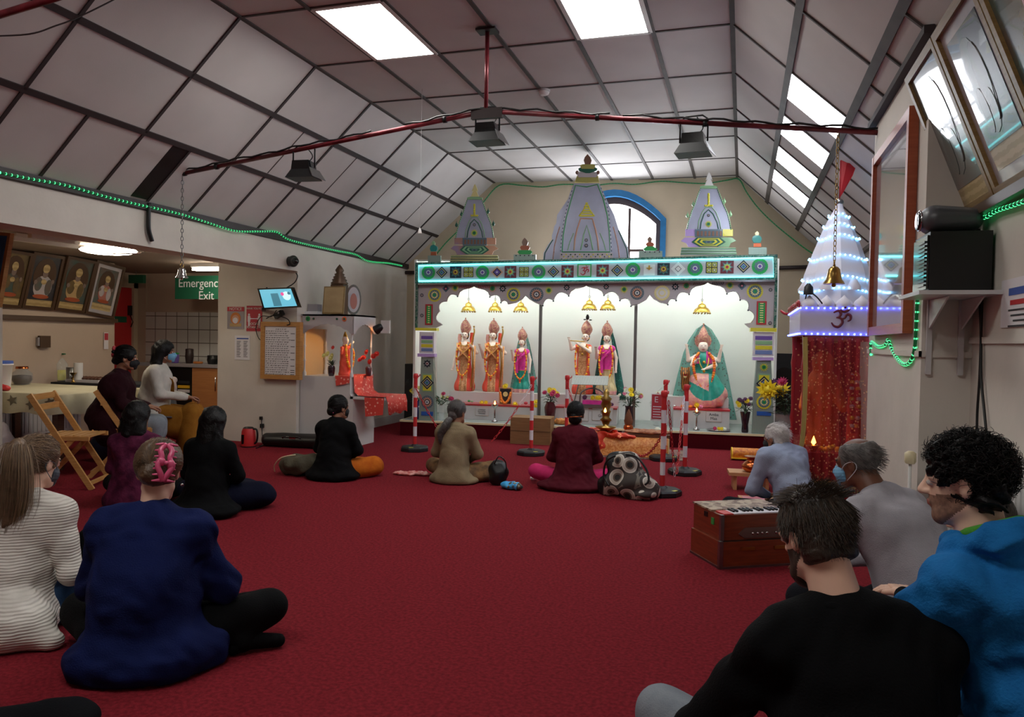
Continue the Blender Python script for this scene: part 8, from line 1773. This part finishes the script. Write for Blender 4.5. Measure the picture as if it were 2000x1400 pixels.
# ---- 4 long black hair, black coat
def hem4(T, P, s): T.ell((0, -.08, .05), (.34, .22, .07), .06)
person('person in black with long loose black hair, seated behind the navy jumper', (-3.80, 4.66, 0), math.radians(8), .90, 'blackcl', 'darknavyskirt', 'skinbr', 'long', 'h_black', lean=.06, hpitch=.15, hn=400, seed=41, harg=.30, g=1.15, fine=.011, extra=hem4, skirt=((.12, .30, .10), (.34, .22, .13)))
# ---- 5 black top, orange saree
def hem5(T, P, s): T.ell((0, -.02, .04), (.30, .22, .08), .06)
t, P, c, R = person('person in black top and orange saree with hair tied low, before the side shrine', (-3.65, 6.23, 0), math.radians(2), .89, 'blackcl', 'orangesaree', 'skinbr', 'bun', 'h_black', lean=.05, hpitch=.05, hyaw=-.45, hn=350, seed=51, g=1.2, fine=.011, extra=hem5, skirt=((.16, .26, .08), (.26, .2, .10)), msk='maskblack')
S = Solid(); S.ell((0, -.10, -.03), (.05, .04, .05), .02); V, Q = S.mesh(.006); solid_obj('hair_bun', [((V*.89)@R.T+c, Q, 0)], ['h_black'], t); mb('clippink').tube([tuple(onhead(c, R, .89, (-.05+.1*k/6, -.10-.03*math.sin(PI*k/6), -.045))) for k in range(7)], .004, 5).build('hair_band', t)
# ---- 6 beige cardigan, grey ponytail
t, P, c, R = person('person in beige cardigan with a low dark grey ponytail, sitting on the floor', (-2.54, 6.49, 0), math.radians(2), .87, 'beigecard', 'brownskirt', 'skinbr', 'lowpony', 'h_grey', lean=.04, hpitch=.05, hyaw=-.3, hn=400, seed=61, g=1.1, fine=.011, spread_hem=(.27, .2, .07), harg=[(0, -.09, -.05), (-.01, -.14, -.08), (-.03, -.16, -.14), (-.07, -.16, -.22), (-.07, -.15, -.30)], skirt=((.1, .22, .06), (.30, .22, .08)))
# ---- 7 burgundy coat
def hem7(T, P, s): T.ell((0, -.04, .04), (.36, .24, .06), .08)
t, P, c, R = person('person in long burgundy cardigan and pink trousers facing the middle of the shrine', (-1.43, 6.64, 0), math.radians(10), .90, 'burgknit', 'pinkcl2', 'skinbr', 'bun', 'h_black', lean=.03, hpitch=.05, hn=350, seed=71, g=1.25, fine=.011, extra=hem7, feet='bottom', J=dict(knL=(-.40, .20, .12), knR=(.38, .2, .10)))
S = Solid(); S.ell((0, -.09, -.045), (.065, .04, .05), .02); V, Q = S.mesh(.006); solid_obj('hair_bun', [((V*.9)@R.T+c, Q, 0)], ['h_black'], t)
mb('copper').tube([tuple(onhead(c, R, .9, (-.06+.13*k/6, -.125-.015*math.sin(PI*k/6), -.02+.01*k/6))) for k in range(7)], .004, 5).build('hair_slide', t)
# ---- chairs' women
def seatedchair(label, loc, rz, s, **k):
    J = dict(hip=(0, 0, .57), waist=(0, .02, .72), chest=(0, .05, .90), neck=(0, .06, 1.04), head=(0, .12, 1.21), shL=(-.16, .05, .99), shR=(.16, .05, .99), elL=(-.22, .10, .76), elR=(.22, .10, .76), wrL=(-.06, .33, .70), wrR=(.06, .33, .70), knL=(-.12, .43, .53), knR=(.12, .43, .53), anL=(-.10, .40, .08), anR=(.10, .42, .08))
    J.update(k.pop('JJ', {})); return person(label, loc, rz, s, J=J, **k)
t, P, c, R = seatedchair('person in maroon shawl with a black face mask and flowered scrunchie, on a folding chair', (-5.64, 5.63, 0), math.radians(-52), .90, top='maroon', bottom='greyjeans', skin='skinbr', hk='bun', hm='h_black', hpitch=.1, hyaw=.0, hn=450, seed=81, msk='maskblack', g=1.25, fine=.012, hemz=-.10, extra=lambda T, P, s: (T.ell((0, -.05, .60), (.24, .20, .18), .08), T.cap((-.13, 0, .9), (.13, 0, .9), .13, None, .06)), skirt=((0, .28, .42), (.18, .22, .12)), wob_a=.008)
S = Solid(); S.ell((0, -.10, .05), (.045, .035, .045), .02); V, Q = S.mesh(.006); solid_obj('hair_bun', [((V*.9)@R.T+c, Q, 0)], ['h_black'], t)
b = MB()
for k in range(9): a = 2*PI*k/9; b.mat('poster_red' if k % 3 else 'h_black').ball(tuple(onhead(c, R, .9, (.04*math.cos(a), -.125, .06+.045*math.sin(a)))), .016, 8, 6)
b.build('scrunchie', t)
t, P, c, R = seatedchair('person in white cardigan and mustard skirt with a blue mask, seated with hands clasped', (-5.86, 6.36, 0), math.radians(-56), .94, top='whiteknit', bottom='mustard', skin='skinbr', hk='bob', hm='h_black', hpitch=.05, hyaw=-.0, hn=500, seed=91, harg=.12, msk='maskblue', g=1.12, fine=.011, skirt=((0, .30, .40), (.21, .24, .17)), wob_a=.005, extra=None, JJ=dict(wrL=(-.05, .36, .70), wrR=(.05, .36, .71)))
S = Solid(); S.cap((-.12, .38, .50), (-.14, .40, .12), .11, .15, .05); S.cap((.12, .38, .50), (.14, .42, .12), .11, .15, .05); S.cap((0, .30, .45), (0, .40, .12), .10, .14, .08); V, Q = S.mesh(.014, wob(.008, 24, 3), zmin=.03); solid_obj('skirt_folds', [(V, Q, 0)], ['mustard'], t)
b = mb('mustard'); pc = [Vector((.10, .02, .98)), Vector((.04, .17, .86)), Vector((-.10, .17, .70))]
for a_, c_ in zip(catmull(pc, 4)[:-1], catmull(pc, 4)[1:]): b.bar(a_, c_, .05, .01)
b.build('sash', t)
# seats for the two seated women
grey_chair((-5.88, 6.34, 0), math.radians(-56), 'grey plastic chair under the person in the white cardigan')
# ---- 8 white haired man
person('person with white hair in a pale blue shirt by the copper pot', (.42, 5.88, 0), math.radians(38), .93, 'blueshirt', 'darkpants', 'skinbr', 'white', 'h_white', lean=.20, hpitch=.15, hyaw=.25, female=False, hn=700, seed=101, g=1.08, sw=1.12, J=dict(head=(0, .27, .66), knL=(-.42, .30, .12), elL=(-.24, .25, .26), elR=(.26, .2, .28)), collar='blueshirt', msk='maskblack', fine=.010)
# ---- 9 bald man in grey shirt with blue mask
person('person with thinning grey hair, blue mask and pale grey sweatshirt near the pillar', (.83, 3.70, 0), math.radians(46), 1.08, 'greyshirt', 'darkpants', 'skindk', 'bald', 'h_salt', lean=.22, hpitch=.2, hyaw=.20, female=False, hn=900, seed=111, g=1.30, sw=1.1, J=dict(head=(0, .36, .705), neck=(0, .24, .56), chest=(0, .14, .42), elL=(-.22, .34, .30), elR=(.24, .3, .3), wrL=(-.1, .52, .22), wrR=(.1, .5, .22), knL=(-.34, .34, .15)), collar='blackcl', msk='maskblue', fine=.010)
# ---- 10 black shirted man, foreground
def shoulders(T, P, s): T.cap(P['shL']/s, P['shR']/s, .06, None, .06); T.ell((0, .0, .30), (.20, .14, .24), .08)
t, P, c, R = person('person in black shirt and grey jeans with short brown hair and beard, foreground right', (.31, 2.02, 0), math.radians(22), 1.10, 'blackcl', 'greyjeans', 'skinfair', 'short', 'h_dbrown', lean=.10, hpitch=.35, hyaw=.28, female=False, hn=3200, seed=121, g=1.05, sw=1.10, J=dict(head=(-.05, .15, .745), neck=(-.02, .06, .575), knL=(-.33, .46, .16), anL=(.05, .42, .06), elL=(-.30, .22, .25), shL=(-.185, .07, .51), shR=(.185, .05, .51), wrL=(-.10, .40, .22)), stub='beardm', beard='h_dbrown', hs=1.0, wob_a=.010, collar='blackcl', fine=.008, extra=shoulders, hr=.0009, hands=True)
# ---- 11 blue hoodie, curly hair
def hood(T, P, s):
    n_ = P['neck']/s
    for k in range(14): a = 2*PI*k/14; b_ = 2*PI*(k+1)/14; T.cap((n_[0]+.088*math.cos(a), n_[1]+.08*math.sin(a)-.015, n_[2]+.05-.03*math.sin(a)), (n_[0]+.088*math.cos(b_), n_[1]+.08*math.sin(b_)-.015, n_[2]+.05-.03*math.sin(b_)), .040, None, .02)
    T.ell((n_[0], n_[1]-.10, n_[2]-.05), (.13, .07, .09), .05)
t, P, c, R = person('person in bright blue hoodie with curly dark hair at the right edge', (.745, 2.17, 0), math.radians(50), 1.03, 'bluehood', 'navypants', 'skinfair', 'curly', 'h_black', lean=.14, hpitch=.12, hyaw=.38, female=False, hn=2600, seed=131, g=1.0, sw=1.0, seat=.185, stub='stubble', J=dict(head=(0, .20, .755), elL=(-.22, .27, .30), wrL=(.0, .42, .22), knL=(-.20, .42, .10), knR=(.2, .42, .10), anL=(-.15, -.1, .06), anR=(.15, -.1, .06)), kneel=True, fine=.008, extra=hood, beard=None, hr=.0016, wob_a=.012)
b = mb('greensh'); n_ = P['neck']; b.tube([(n_[0]+.066*math.cos(a), n_[1]+.062*math.sin(a)-.01, n_[2]+.088-.03*math.sin(a)) for a in [2*PI*k/20 for k in range(20)]], .014, 8, closed=True); b.tube([(n_[0]-.03, n_[1]+.09, n_[2]+.0), (n_[0]-.04, n_[1]+.10, n_[2]-.10)], .02, 8); b.build('green_lining', t)
# ---- 12 girl behind the hoodie
person('person with long brown hair in black, mostly hidden behind the blue hoodie', (.88, 3.05, 0), math.radians(50), .98, 'blackcl2', 'navypants', 'skinfair', 'long', 'h_dbrown', lean=.02, hpitch=.3, hn=700, seed=141, harg=.34, J=dict(wrL=(.02, .34, .36), wrR=(.10, .35, .35), elL=(-.2, .14, .33), elR=(.2, .14, .33)), fine=.011, hcurl=.4)
# ================================================================ give every world-built thing an origin at its own base
bpy.context.view_layer.update()
def _bb(o):
    r = [o]+list(o.children_recursive); lo = Vector((9e9,)*3); hi = -lo; ok = False
    for q in r:
        if q.type in ('MESH', 'FONT', 'CURVE'):
            for c in q.bound_box:
                w = q.matrix_world @ Vector(c); ok = True
                for i in range(3): lo[i] = min(lo[i], w[i]); hi[i] = max(hi[i], w[i])
    return (lo, hi) if ok else None
for o in list(COL.objects):
    if o.parent or o.type not in ('EMPTY', 'MESH') or o.get('kind') == 'structure': continue
    if o.location.length > 1e-6: continue
    bbx = _bb(o)
    if not bbx: continue
    c = Vector(((bbx[0].x+bbx[1].x)/2, (bbx[0].y+bbx[1].y)/2, bbx[0].z))
    if o.type == 'MESH': 
        if o.data.users > 1: continue
        o.data.transform(Matrix.Translation(-c))
    o.location = c
    for ch in o.children: ch.location = ch.location-c
w = bpy.data.worlds.new('world'); sc.world = w; w.use_nodes = True
w.node_tree.nodes['Background'].inputs[0].default_value = (.75, .85, 1, 1); w.node_tree.nodes['Background'].inputs[1].default_value = .6
sc.view_settings.exposure = 1.0
